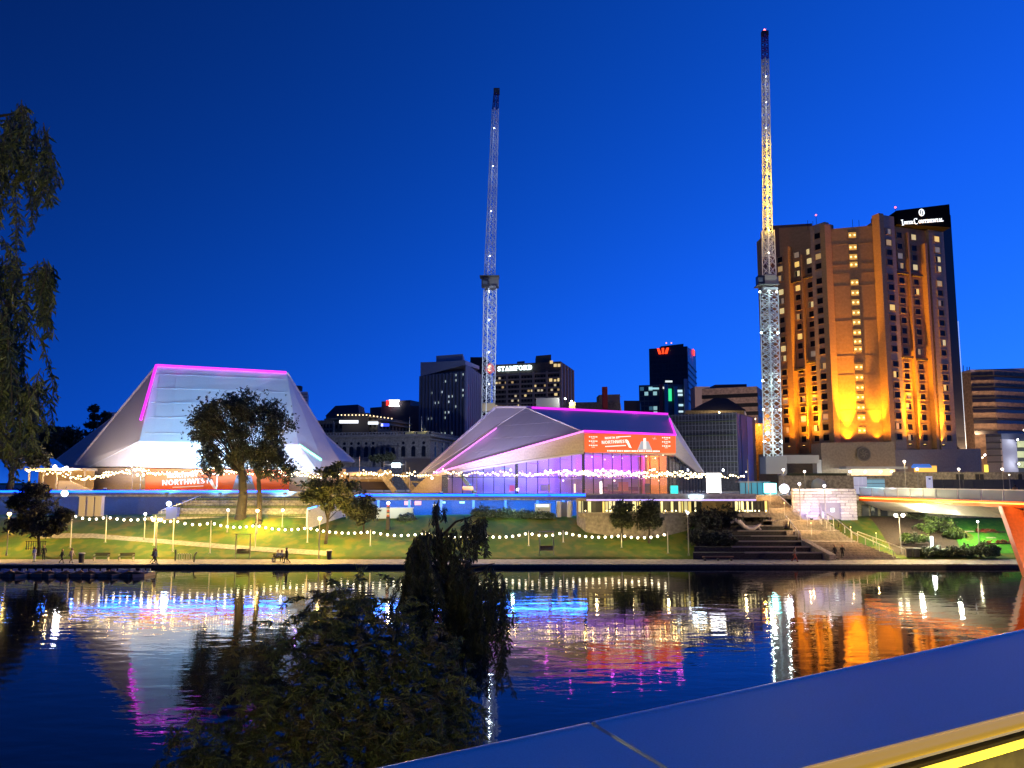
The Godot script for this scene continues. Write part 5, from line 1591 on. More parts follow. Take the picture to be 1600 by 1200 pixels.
	for q in [[1462, 824, 26, 15, 112.0, "large leafy shrub lit green at the foot of the bridge abutment"], [1490, 836, 15, 9, 110.0, "rounded shrub on the edge of the green slope under the bridge"], [1428, 840, 22, 8, 108.0, "low groundcover shrub beside the tall lamp near the stair foot"], [1500, 860, 26, 9, 104.5, "dark hedge clump along the promenade before the bridge garden"], [1540, 858, 22, 10, 104.0, "dark hedge clump by the promenade nearest the orange pier"], [1455, 862, 26, 8, 104.5, "dark hedge clump by the promenade beside the glowing bollard"], [1432, 812, 12, 10, 117.0, "dry brown shrub against the abutment wall under the bridge"]]:
		var c := P(q[0], q[1], q[4])
		c.y = maxf(c.y, ground_y(c.x, q[4]) + q[3] * q[4] / F * 0.7)
		bush("garden_shrub", q[5], c, Vector3(q[2], q[3], q[2] * 0.7) * q[4] / F, 420, 0.34, [Color(0.05, 0.09, 0.02), Color(0.10, 0.16, 0.03), Color(0.02, 0.035, 0.012)] if dn in [0, 1, 2] else [Color(0.025, 0.035, 0.015), Color(0.05, 0.06, 0.025)], 70 + dn, "shrubs under the footbridge")
		dn += 1
	var gb := thing("glowing_bollard", "glowing white tube bollard among the dark hedges under the bridge", "bollard", ground_hit(1457, 866))
	obj("tube", tube(S(), Vector3(0, 0.9, 0), Vector3(0, 2.2, 0), 0.16, 0.16, 10), glow(0.9, 1.0, 1.0, 4.0), gb)
	obj("base", tube(S(), Vector3(0, -0.2, 0), Vector3(0, 0.9, 0), 0.1, 0.1, 8), mat(0.1, 0.1, 0.1), gb)
	omni(gb, Vector3(0, 1.6, 0.4), Color(0.9, 1.0, 0.95), 16.0, 0.2)
	dn = 0
	for q in [[1450, 868], [1467, 868], [1485, 868]]:
		var bl := thing("white_bollard", ["pair of white promenade posts nearest the stair foot", "pair of white promenade posts in the middle of three", "pair of white promenade posts nearest the orange pier"][dn], "bollard", ground_hit(q[0], q[1]), 0.0, "white posts on the promenade")
		for s in [-0.18, 0.18]:
			obj("post", tube(S(), Vector3(s, 0, 0), Vector3(s, 0.75, 0), 0.07, 0.07, 8), mat(0.7, 0.66, 0.62), bl)
		dn += 1
	dn = 0
	for q in [1420, 1431]:
		var c := thing("litter_bin", ["dark square bin by the stair foot, nearer the handrail", "dark square bin by the stair foot, nearer the hedges"][dn], "bin", ground_hit(q, 870), 0.0, "bins by the stair")
		obj("body", cube(0.7, 1.0, 0.6), mat(0.04, 0.045, 0.04, 0.6), c, Vector3(0, 0.5, 0))
		obj("lid", cube(0.76, 0.08, 0.66), mat(0.12, 0.12, 0.11, 0.5), c, Vector3(0, 1.04, 0))
		dn += 1
	# pale swimming sculpture on the bank
	t = thing("leaping_sculpture", "pale leaping animal-like sculpture on the dark terraces", "sculpture", P(1165, 826, 112) * Vector3(1, 0, 1) + Vector3(0, 3.6, 0))
	var pts := []
	for q in [[1142, 817], [1146, 813.5], [1152, 813], [1157, 817], [1163, 823], [1170, 826], [1177, 826], [1184, 822], [1189, 819]]:
		pts.append(P(q[0], q[1], 111.2) - t.position)
	var st := S()
	for i in pts.size() - 1:
		tube(st, pts[i], pts[i + 1], [0.14, 0.22, 0.3, 0.3, 0.27, 0.27, 0.25, 0.2][i], [0.22, 0.3, 0.3, 0.27, 0.27, 0.25, 0.2, 0.1][i], 10)
	obj("body", st, mat(0.7, 0.6, 0.52, 0.6), t)
	st = S()
	path_tube(st, [pts[2], P(1158, 814, 111.1) - t.position, P(1160, 818, 111.0) - t.position, pts[4]], 0.13, 8)
	obj("fore_limb", st, mat(0.7, 0.6, 0.52, 0.6), t)
	st = S()
	path_tube(st, [pts[7], P(1189, 828, 111.1) - t.position], 0.12, 8)
	obj("tail", st, mat(0.7, 0.6, 0.52, 0.6), t)
	obj("stand", tube(S(), Vector3(0, -1.5, 0.6), pts[5], 0.07, 0.07, 6), mat(0.1, 0.1, 0.1), t)
	# dark trees and shrubs over the terraces
	dn = 0
	for q in [[1105, 812, 26, 24, 111.0, "dark bluish shrub left on the terraces below the restaurant"], [1135, 808, 22, 22, 112.0, "dark bluish shrub behind the head of the leaping sculpture"], [1165, 808, 24, 8, 114.0, "dark clipped hedge behind the leaping sculpture"], [1090, 836, 14, 18, 107.0, "dark shrub at the left end of the terraces"], [1125, 840, 24, 14, 106.5, "dark shrub mass low on the terraces"]]:
		var c := P(q[0], q[1], q[4])
		bush("terrace_shrub", q[5], c, Vector3(q[2], q[3], q[2] * 0.6) * q[4] / F, 600, 0.34, [Color(0.012, 0.016, 0.018), Color(0.03, 0.035, 0.03)], 90 + dn, "dark shrubs on the terraces")
		dn += 1
	# concrete terraces of the left lawn
	t = thing("lawn_amphitheatre", "pale concrete seating terraces between lawn and left deck behind the big trees", "terrace")
	for i in 8:
		var d := 116.6 + i * 0.9
		var yy := 5.05 + i * 0.36
		var st3 := S()
		flat(st3, [Vector3(X(232 + i * 9, d), 0, -d), Vector3(X(500, d), 0, -d), Vector3(X(500, d), 0, -124), Vector3(X(232 + i * 9, d), 0, -124)], yy - 0.5, yy)
		obj("terrace_tier", st3, [mat(0.5, 0.47, 0.4, 0.8, 0.0, "strong", 3.0), mat(0.2, 0.24, 0.12, 0.9, 0.0, "strong", 2.0)][1 if i % 3 == 1 else 0], t)
	for q in [[283, 787, 119.5, 313, 774, 124.0], [252, 797, 118.0, 283, 787, 119.5]]:
		var a := P(q[0], q[1], q[2])
		var b := P(q[3], q[4], q[5])
		var st4 := bar(S(), a, b, 0.08)
		for k in 5:
			bar(st4, a.lerp(b, k / 4.0), a.lerp(b, k / 4.0) - Vector3(0, 1.0, 0), 0.06)
		obj("handrail", st4, steel, t)
	dn = 0
	for q in [[130, 785], [143, 787], [155, 786]]:
		var c := thing("concrete_pillar", ["concrete pillar left of three under the left deck", "middle concrete pillar of three under the left deck", "concrete pillar right of three under the left deck"][dn], "pillar", P(q[0], 800, 120) * Vector3(1, 0, 1) + Vector3(0, 5.0, 0), 0.0, "pillars under the left deck")
		obj("shaft", cube(0.9, 2.8, 0.9), mat(0.5, 0.45, 0.42, 0.8), c, Vector3(0, 1.4, 0))
		obj("cap", cube(1.1, 0.15, 1.1), mat(0.5, 0.45, 0.42, 0.8), c, Vector3(0, 2.85, 0))
		dn += 1
	# pale-lit low wall and its planting
	t = thing("garden_wall", "low white-green lit wall with planting under the right deck beside the middle trees", "wall")
	obj("wall", cube(5.6, 2.1, 0.5), mat(0.55, 0.58, 0.5, 0.8), t, P(614, 806, 117))
	spot(t, P(607, 790, 113), P(620, 806, 117), Color(0.85, 1.0, 0.75), 12.0, 60.0)
	obj("coping", cube(5.8, 0.12, 0.6), mat(0.6, 0.6, 0.55, 0.8), t, P(614, 806, 117) + Vector3(0, 1.1, 0))
	dn = 0
	for q in [[635, 810, 14, 8, 116.0, "pale grassy shrub at the right end of the low lit wall"], [755, 800, 18, 10, 116.5, "grey-green shrub left in the planting under the blue strip"], [785, 802, 18, 9, 116.5, "grey-green shrub second from left under the blue strip"], [815, 803, 18, 8, 116.5, "grey-green shrub second from right under the blue strip"], [846, 804, 18, 7, 116.5, "grey-green shrub right in the planting under the blue strip"]]:
		var c := P(q[0], q[1], q[4])
		bush("planting_shrub", q[5], c, Vector3(q[2], q[3], q[2] * 0.5) * q[4] / F, 420, 0.36, [Color(0.12, 0.17, 0.13), Color(0.07, 0.11, 0.08)], 110 + dn, "grey-green shrubs under the deck")
		dn += 1
	omni(t, P(800, 790, 114.5) , Color(0.6, 1.0, 0.8), 5.0, 0.2)
	var kio := thing("glass_stair_lobby", "small lit glass lobby under the right deck beside the blue planting", "lobby")
	obj("lobby_glazing", cube(2.2, 2.0, 1.5), mat(0.4, 0.45, 0.5, 0.3), kio, P(848, 798, 117.0))
	obj("lobby_glow", cube(1.8, 0.4, 0.05), glow(0.7, 0.85, 1.0, 0.8), kio, P(848, 790, 116.2))
	for q in [873, 890]:
		obj("column", tube(S(), P(q, 808, 117), P(q, 783, 117), 0.35, 0.35, 12), mat(0.5, 0.5, 0.52), kio)
	obj("grey_door", cube(1.2, 2.2, 0.1), mat(0.15, 0.16, 0.18), kio, P(882, 797, 117.6))


func plaza_things() -> void:
	var con := mat(0.5, 0.42, 0.3, 0.8, 0.0, "strong", 4.0)
	# bright blank screen by the foyer
	var t := thing("outdoor_screen", "blazing blank white outdoor screen at the foyer's right tip", "screen", Vector3(X(1115, 122), 8.0, -122))
	obj("screen_face", cube(2.1, 2.9, 0.15), glow(0.92, 0.95, 1.0, 3.0), t, Vector3(0, 1.75, 0))
	obj("stand", cube(1.6, 0.35, 0.5), mat(0.05, 0.05, 0.05), t, Vector3(0, 0.17, 0))
	area(t, t.position + Vector3(0, 1.75, 0.2), t.position + Vector3(0, 1.5, 5), 2.1, 2.9, Color(0.8, 0.85, 1.0), 14.0)
	t = thing("cyan_light_screen", "square cyan-white glowing screen at the head of the staircase", "screen", Vector3(X(1203, 127), 8.0, -127))
	obj("screen_face", cube(1.9, 1.5, 0.2), glow(0.25, 1.0, 1.0, 2.6), t, Vector3(0, 0.95, 0))
	obj("stand", cube(1.7, 0.2, 0.4), mat(0.05, 0.05, 0.05), t, Vector3(0, 0.1, 0))
	omni(t, Vector3(0, 1.0, 0.5), Color(0.3, 1.0, 1.0), 10.0, 0.4)
	t = thing("globe_light", "big violet-white glowing globe beside the cyan screen at the stair head", "lamp", Vector3(X(1225, 124), 8.0, -124))
	obj("globe", ball(0.72, 16), glow(0.85, 0.85, 1.0, 3.0), t, Vector3(0, 0.9, 0))
	obj("base", tube(S(), Vector3.ZERO, Vector3(0, 0.25, 0), 0.3, 0.2, 10), mat(0.05, 0.05, 0.05), t)
	omni(t, Vector3(0, 0.9, 0.8), Color(0.75, 0.7, 1.0), 8.0, 0.3)
	t = thing("blue_fence_kiosk", "low teal-lit glass kiosk left of the cyan screen", "kiosk", Vector3(X(1178, 130), 8.0, -130))
	obj("glazing", cube(4.6, 1.8, 0.2), glow(0.06, 0.3, 0.42, 0.45), t, Vector3(0, 0.9, 0))
	obj("roof", cube(5.0, 0.25, 2.0), mat(0.3, 0.35, 0.4), t, Vector3(0, 1.9, -0.8))
	for k in 6:
		obj("post", cube(0.1, 1.8, 0.1), mat(0.1, 0.12, 0.14), t, Vector3(-2.3 + k * 0.92, 0.9, 0.15))
	# café tent between the theatres, its stair frames
	t = thing("canopy_tent", "long beige scalloped canopy behind the string lights between the theatres", "canopy", Vector3(X(570, 150), 8.4, -150))
	var st := S()
	prism(st, [Vector3(-6.5, 3.0, 0), Vector3(4.2, 3.1, 0), Vector3(4.2, 4.0, -5), Vector3(-6.5, 4.0, -5)], Vector3(0, 0.2, 0))
	obj("roof", st, mat(0.6, 0.5, 0.33, 0.8), t)
	for k in 9:
		st = S()
		prism(st, [Vector3(-6.5 + k * 1.19, 3.05, 0.05), Vector3(-5.31 + k * 1.19, 3.05, 0.05), Vector3(-5.6 + k * 1.19, 2.6, 0.05), Vector3(-6.2 + k * 1.19, 2.6, 0.05)], Vector3(0, 0, 0.05))
		obj("valance", st, mat(0.6, 0.5, 0.33, 0.8), t)
	for k in 4:
		obj("post", cube(0.15, 3.0, 0.15), mat(0.3, 0.26, 0.2), t, Vector3(-6.2 + k * 3.4, 1.5, -0.3))
	obj("back_wall", cube(10.6, 2.8, 0.2), mat(0.4, 0.27, 0.12, 0.8), t, Vector3(-1.1, 1.4, -4.6))
	omni(t, Vector3(-1.0, 2.2, 0.8), Color(1.0, 0.62, 0.2), 14.0, 0.2)
	t = thing("plaza_stair", "beige outdoor stair with slanted stringers between the theatres behind the deck edge", "staircase", Vector3(X(625, 140), 8.0, -140))
	for q in [[592, 735, 617, 768], [628, 740, 648, 768], [604, 735, 612, 747]]:
		obj("stringer", bar(S(), P(q[0], q[1], 139) - t.position, P(q[2], q[3], 139) - t.position, 0.55, 0.9), con, t)
	obj("landing", cube(6.4, 0.35, 2.5), con, t, P(578, 747, 140) - t.position)
	obj("landing", cube(3.2, 0.3, 2.5), con, t, P(650, 753, 140) - t.position)
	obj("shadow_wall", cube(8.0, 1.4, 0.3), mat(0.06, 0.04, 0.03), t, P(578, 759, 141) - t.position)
	omni(t, P(610, 738, 134) - t.position, Color(1.0, 0.65, 0.25), 16.0, 0.2)
	# floodlight tower with cyan-white lamp
	t = thing("stage_floodlight", "brilliant cyan-white floodlight on a frame before the classical building", "floodlight", Vector3(X(618, 150), 8.0, -150))
	obj("frame", cube(3.6, 0.2, 0.2), mat(0.4, 0.42, 0.45), t, P(617, 726, 150) - t.position)
	for s in [600, 634]:
		obj("post", cube(0.15, 6.0, 0.15), mat(0.3, 0.32, 0.35), t, P(s, 726, 150.2) - t.position - Vector3(0, 2.4, 0))
	obj("lamp_face", cube(1.5, 0.8, 0.15), glow(0.75, 0.95, 1.0, 9.0), t, P(619, 727, 149.7) - t.position)
	area(t, P(619, 727, 149.4), P(619, 770, 120), 1.5, 0.8, Color(0.7, 0.92, 1.0), 14.0)
	spot(t, P(619, 727, 164), P(600, 700, 230), Color(0.72, 0.8, 1.0), 900.0, 60.0)  # extra spot added behind the frame to brighten the classical building
	t = thing("container_office", "pale grey site cabin beside the cyan-white floodlight", "cabin", Vector3(X(650, 160), 8.0, -160))
	obj("body", cube(5.2, 2.6, 2.4), mat(0.16, 0.17, 0.19, 0.7), t, P(652, 727, 160) - t.position)
	obj("roof", cube(5.4, 0.15, 2.6), mat(0.25, 0.26, 0.28), t, P(652, 716, 160) - t.position)
	# cafe at the far left of the deck
	t = thing("left_pavilion", "low beige pavilion lit yellow at the left end of the upper deck", "pavilion", Vector3(X(95, 132), 8.45, -132))
	obj("roof", cube(9.0, 0.4, 5.0), mat(0.55, 0.45, 0.3, 0.8), t, Vector3(-0.5, 3.4, -1))
	for k in 5:
		obj("post", cube(0.2, 3.3, 0.2), mat(0.4, 0.32, 0.2), t, Vector3(-4.5 + k * 2.2, 1.65, 1.0))
	obj("back_wall", cube(9.0, 3.2, 0.2), mat(0.55, 0.38, 0.16, 0.8), t, Vector3(-0.5, 1.6, -2.5))
	obj("stair_wall", prism(S(), [Vector3(1.0, 0, 2.5), Vector3(6.5, 0, 2.5), Vector3(2.8, 1.6, 2.5), Vector3(1.0, 1.6, 2.5)], Vector3(0, 0, -0.4)), mat(0.6, 0.5, 0.32, 0.8), t)
	for q in [[86, 729, 6.0, 0.85], [104, 731, 7.0, 0.95], [68, 724, 3.0, 0.8], [45, 735, 3.0, 0.6], [100, 733, 4.0, 0.9]]:
		var p := P(q[0], q[1], 130.2) - t.position
		obj("pavilion_lamp", ball(0.26), glow(1.0, 0.85, 0.55 if q[3] < 0.9 else 0.95, 8.0), t, p)
		omni(t, p + Vector3(0, 0, 0.3), Color(1.0, 0.68, 0.28) if q[3] < 0.9 else Color(0.95, 0.9, 1.0), 2.6 * q[2], 0.25)
	# big blue-white lamps
	for q in [[101, 771, 121.5, "big blue-white floodlamp hanging under the left deck edge"], [264, 787, 117.0, "big blue-white floodlamp on a blue box at the edge of the seating terraces"]]:
		var p := P(q[0], q[1], q[2])
		t = thing("floodlamp", q[3], "floodlamp", p - Vector3(0, 0.6, 0), 0.0, "blue-white floodlamps by the lawn")
		obj("lamp_globe", ball(0.46 if q[0] == 101 else 0.34, 16), glow(0.75, 0.85, 1.0, 9.0), t, Vector3(0, 0.6, 0))
		omni(t, Vector3(0, 0.6, 0.5), Color(0.35, 0.5, 1.0), 12.0, 0.35)
		if q[0] == 264:
			obj("box", cube(1.5, 1.6, 1.0), mat(0.12, 0.16, 0.5, 0.7), t, Vector3(0.6, -0.7, 0))
		else:
			obj("hanger", tube(S(), Vector3(0, 1.0, 0), Vector3(0, 1.6, -0.5), 0.05, 0.05, 6), mat(0.1, 0.1, 0.1), t)
	# along the hotel frontage
	t = thing("forecourt_wall", "long beige forecourt wall below the hotel podium", "wall", Vector3(X(1300, 170), 8.0, -170))
	obj("wall", cube(X(1400, 170) - X(1216, 170), 3.2, 0.5), mat(0.42, 0.36, 0.28, 0.85, 0.0, "strong", 5.0), t, Vector3(X(1308, 170) - X(1300, 170), 1.6, 0))
	obj("planter_edge", cube(12.0, 0.5, 0.8), mat(0.03, 0.035, 0.02, 0.9), t, Vector3(-3.0, 3.4, 0))
	obj("boulder_dome", ball(1.5, 16), mat(0.3, 0.3, 0.3, 0.8), t, P(1279, 759, 168.5) - t.position)
	t = thing("dark_screen_fence", "long dark-blue hoarding along the plaza right of the hotel", "fence", Vector3(X(1530, 160), 8.0, -160))
	for k in 14:
		obj("fence_panel", cube(1.9, 2.3, 0.1), mat(0.035, 0.04, 0.055, 0.6), t, Vector3(-8.0 + k * 1.95, 1.2, 0.02 * (k % 2)))
	t = thing("rear_wall", "low beige wall behind the dark hoarding, right of the hotel entrance", "wall", Vector3(X(1500, 172), 8.0, -172))
	obj("wall", cube(44.0, 3.9, 0.5), mat(0.42, 0.36, 0.28, 0.85, 0.0, "strong", 5.0), t, Vector3(8.0, 1.95, 0))
	for q in [1497, 1503, 1527, 1534, 1594]:
		obj("dark_shutter", cube(0.75, 1.1, 0.1), mat(0.03, 0.03, 0.03), t, P(q, 745, 171.6) - t.position)
	obj("lit_doorway", cube(0.8, 1.5, 0.1), glow(1.0, 0.75, 0.1, 1.2), t, P(1541, 732, 171.5) - t.position)
	t = thing("white_kiosk", "white panelled kiosk below the lit hotel entrance", "kiosk", Vector3(X(1344, 135), 8.0, -135))
	for k in 3:
		obj("panel", cube(0.68, 2.7, 0.12), glow(0.75, 0.7, 0.78, 0.5), t, Vector3(-0.7 + k * 0.71, 1.35, 0))
	obj("panel_joint", cube(2.1, 0.05, 0.14), mat(0.3, 0.3, 0.32), t, Vector3(0, 1.3, 0.01))
	t = thing("teal_kiosk", "glazed teal-white kiosk beside the white panelled kiosk", "kiosk", Vector3(X(1368, 138), 8.0, -138))
	for k in 4:
		obj("glazed_panel", cube(0.72, 2.4, 0.1), glow(0.35, 0.6, 0.62, 0.5), t, Vector3(-1.1 + k * 0.75, 1.2, 0))
	for k in 4:
		obj("glazing_bar", cube(3.0, 0.07, 0.14), mat(0.08, 0.1, 0.11), t, Vector3(0, 0.4 + k * 0.62, 0.02))
	t = thing("pylon_sign", "white upright pylon sign on the plaza between lamp posts", "sign", Vector3(X(1452, 140), 8.0, -140))
	obj("panel", cube(1.0, 2.7, 0.2), glow(0.7, 0.68, 0.85, 0.55), t, Vector3(0, 1.5, 0))
	obj("emblem", cube(0.35, 0.25, 0.05), mat(0.05, 0.05, 0.1), t, Vector3(0.02, 2.4, 0.12))
	obj("plinth", cube(1.1, 0.15, 0.4), mat(0.1, 0.1, 0.1), t, Vector3(0, 0.08, 0))


# ---------------------------------------------------------------- strings of bulbs
func festoon(label: String, a: Vector3, b: Vector3, n: int, sag: float, group: String, warm: Color, r: float, every: int, lamp: float) -> void:
	var t := thing("festoon_lights", label, "string lights", a, 0.0, group)
	var pts := []
	for i in 13:
		var u := i / 12.0
		pts.append((b - a) * u - Vector3(0, sag * 4.0 * u * (1.0 - u), 0))
	obj("cable", path_tube(S(), pts, 0.02, 4), mat(0.02, 0.02, 0.02), t)
	var m := glow(warm.r, warm.g, warm.b, 9.0)
	for i in n:
		var u := (i + 0.5) / n
		var p := (b - a) * u - Vector3(0, sag * 4.0 * u * (1.0 - u) + 0.16, 0)
		if every == 3:
			p.y += rng.randf_range(-0.28, 0.22)
		obj("bulb", ball(r * (1.0 if every == 2 else [0.8, 1.0, 1.35][rng.randi() % 3]), 8), m, t, p)
		if i % every == every / 2:
			omni(t, p, warm * Color(1.0, 0.82, 0.42), lamp, r * 0.9)


func festoons() -> void:
	var wa := Color(1.0, 0.86, 0.58)
	# the long string over the lawn, pole to pole: px, y of the pole top
	var poles := [[113, 803], [167, 806], [243, 806], [272, 811], [330, 815], [400, 819], [481, 823], [579, 829], [665, 831], [745, 834], [826, 831], [880, 830], [971, 835], [1043, 832]]
	var near := ["the leafy tree at the left end of the lawn", "the first slim pole on the left lawn", "the twin-globe lamp on the left lawn", "the seating terraces left of the big trees", "the thick trunk of the big tree", "the bright lamp between the big trees", "the warm lamp right of the big trees", "the mosaic totem lamp", "the dark willow top", "the right side of the willow", "the right swing seat", "the open lawn below the retaining wall", "the right end of the lawn below the restaurant"]
	var tops := []
	var i := 0
	for q in poles:
		var d := 107.0 + 1.6 * sin(i * 1.3)
		var p := P(q[0], q[1], d)
		tops.append(p)
		var g := ground_y(p.x, d)
		var t := thing("festoon_pole", "", "pole", Vector3(p.x, g, p.z), 0.0, "slim poles of the lawn string lights")
		t.set_meta("label", "slim bulb-string pole " + ("at the lawn's far left end, by the leafy tree" if i == 0 else "just right of " + near[i - 1]))
		obj("shaft", tube(S(), Vector3.ZERO, Vector3(0, p.y - g + 0.1, 0), 0.07, 0.05, 6), mat(0.6, 0.55, 0.45, 0.6), t)
		obj("foot", cube(0.3, 0.06, 0.3), mat(0.3, 0.3, 0.3), t)
		i += 1
	for k in tops.size() - 1:
		var n := maxi(3, int(absf(poles[k + 1][0] - poles[k][0]) / 9.8))
		festoon("bulb string over the lawn by " + near[k], tops[k], tops[k + 1], n, 0.38, "bulb strings over the lawn", wa, 0.15, 2, 6.5)
	# strings over the plaza decks: px, y, px, y, distance, label
	var up := [
		[55, 733, 110, 735, 127, "warm bulb string over the left pavilion"], [92, 739, 150, 744, 125.5, "warm bulb string from the pavilion to the theatre's left wing"], [120, 744, 172, 739, 127, "warm bulb string just right of the left pavilion"], [150, 742, 208, 729, 126, "warm bulb string rising along the theatre's peach left wing"], [160, 737, 222, 731, 128, "warm bulb string close under the theatre's peach wing"],
		[208, 729, 262, 738, 126, "warm bulb string left of the red banner lettering"], [222, 732, 300, 737, 127.5, "warm bulb string across the red banner lettering"], [262, 738, 340, 729, 126, "warm bulb string over the arrow of the red banner"], [300, 733, 372, 736, 127, "warm bulb string left of the thick trunk before the banner"], [340, 730, 425, 738, 126, "warm bulb string behind the two big trunks"], [398, 733, 478, 734, 128, "warm bulb string behind the right big tree"], [425, 738, 500, 736, 126, "warm bulb string above the leafy middle tree"], [470, 741, 545, 738, 127, "warm bulb string between the middle tree and the canopy"],
		[562, 737, 612, 734, 132, "warm bulb string across the front of the beige canopy"], [566, 734, 606, 738, 136, "warm bulb string under the beige canopy's edge"], [612, 739, 650, 736, 132, "warm bulb string below the cyan-white floodlight"], [634, 739, 684, 736, 128, "warm bulb string ending at the buttress of the glass foyer"],
		[690, 733, 752, 737, 118, "warm bulb string at the left end of the glass foyer"], [740, 736, 800, 734, 117, "warm bulb string before the blue part of the foyer"], [786, 737, 862, 735, 116.5, "warm bulb string before the blue-violet part of the foyer"], [850, 733, 915, 735, 117, "warm bulb string before the foyer's dark corner column"], [880, 732, 948, 733, 113, "warm bulb string left before the purple foyer front"], [905, 738, 985, 735, 115, "warm bulb string middle before the purple foyer front, lower strand"], [940, 734, 1025, 733, 112, "warm bulb string before the foyer's magenta panes"], [980, 738, 1060, 736, 114, "warm bulb string before the foyer's orange panes"], [1020, 733, 1098, 738, 112.5, "warm bulb string at the foyer's right corner"], [1040, 739, 1106, 741, 116, "warm bulb string along the foyer's receding right glass"], [1060, 734, 1128, 741, 119, "warm bulb string passing above the blank white screen"], [1126, 740, 1168, 737, 113, "warm bulb string right of the blank white screen"],
	]
	for q in up:
		var n := maxi(5, int(absf(q[2] - q[0]) / 4.0))
		festoon(q[5], P(q[0], q[1], q[4]), P(q[2], q[3], q[4] + 0.8), n, 0.3, "warm bulb strings over the plaza", Color(1.0, 0.72, 0.36) if q[0] < 900 and q[0] > 60 else Color(1.0, 0.76, 0.42), 0.105, 3, 1.7)
	i = 0
	for q in [[208, 728, 126, "slim mast of the bulb strings left of the red banner"], [340, 728, 126, "slim mast of the bulb strings before the banner's middle"], [562, 715, 132, "tall slim mast left of the beige canopy"], [640, 732, 132, "slim mast beside the cyan-white floodlight"], [858, 731, 117, "slim mast left of the foyer's corner column"], [997, 713, 112, "tall twin-headed mast before the purple foyer"], [1168, 720, 113, "slim mast right of the blank white screen"], [745, 735, 117, "slim mast before the blue part of the foyer"]]:
		var p := P(q[0], q[1], q[2])
		var g := 8.45 if q[0] < 470 else 8.0
		var t := thing("festoon_mast", q[3], "mast", Vector3(p.x, g, p.z), 0.0, "masts of the plaza bulb strings")
		obj("shaft", tube(S(), Vector3.ZERO, Vector3(0, p.y - g + 0.2, 0), 0.07, 0.05, 6), mat(0.35, 0.3, 0.26, 0.6), t)
		obj("foot", cube(0.5, 0.1, 0.5), mat(0.1, 0.1, 0.1), t)


# ---------------------------------------------------------------- lamp posts
func lamp_post(label: String, at: Vector3, top: float, c: Color, energy: float, r: float, group: String, twin := false, shine := 9.0) -> void:
	var t := thing("lamp_post", label, "lamp post", at, 0.0, group)
	r = minf(r, 0.24)
	obj("pole", tube(S(), Vector3.ZERO, Vector3(0, top - at.y - r, 0), 0.075, 0.055, 8), mat(0.32, 0.3, 0.27, 0.5, 0.3), t)
	obj("foot", tube(S(), Vector3.ZERO, Vector3(0, 0.3, 0), 0.14, 0.1, 8), mat(0.2, 0.2, 0.19, 0.5), t)
	for s in ([-0.45, 0.45] if twin else [0.0]):
		var p := Vector3(s, top - at.y, 0.0 if not twin else 0.1)
		if twin:
			obj("arm", bar(S(), Vector3(0, top - at.y - r * 1.3, 0), p - Vector3(0, r, 0), 0.05), mat(0.32, 0.3, 0.27), t)
		obj("lamp_globe", ball(r, 14), glow(c.r, c.g, c.b, shine), t, p)
		obj("cap", tube(S(), p + Vector3(0, r * 0.8, 0), p + Vector3(0, r * 1.15, 0), r * 0.7, r * 0.3, 10), mat(0.1, 0.1, 0.1), t)
		omni(t, p, Color(c.r, c.g * 0.92, c.b * 0.5), energy / (2.0 if twin else 1.0), r * 0.9)


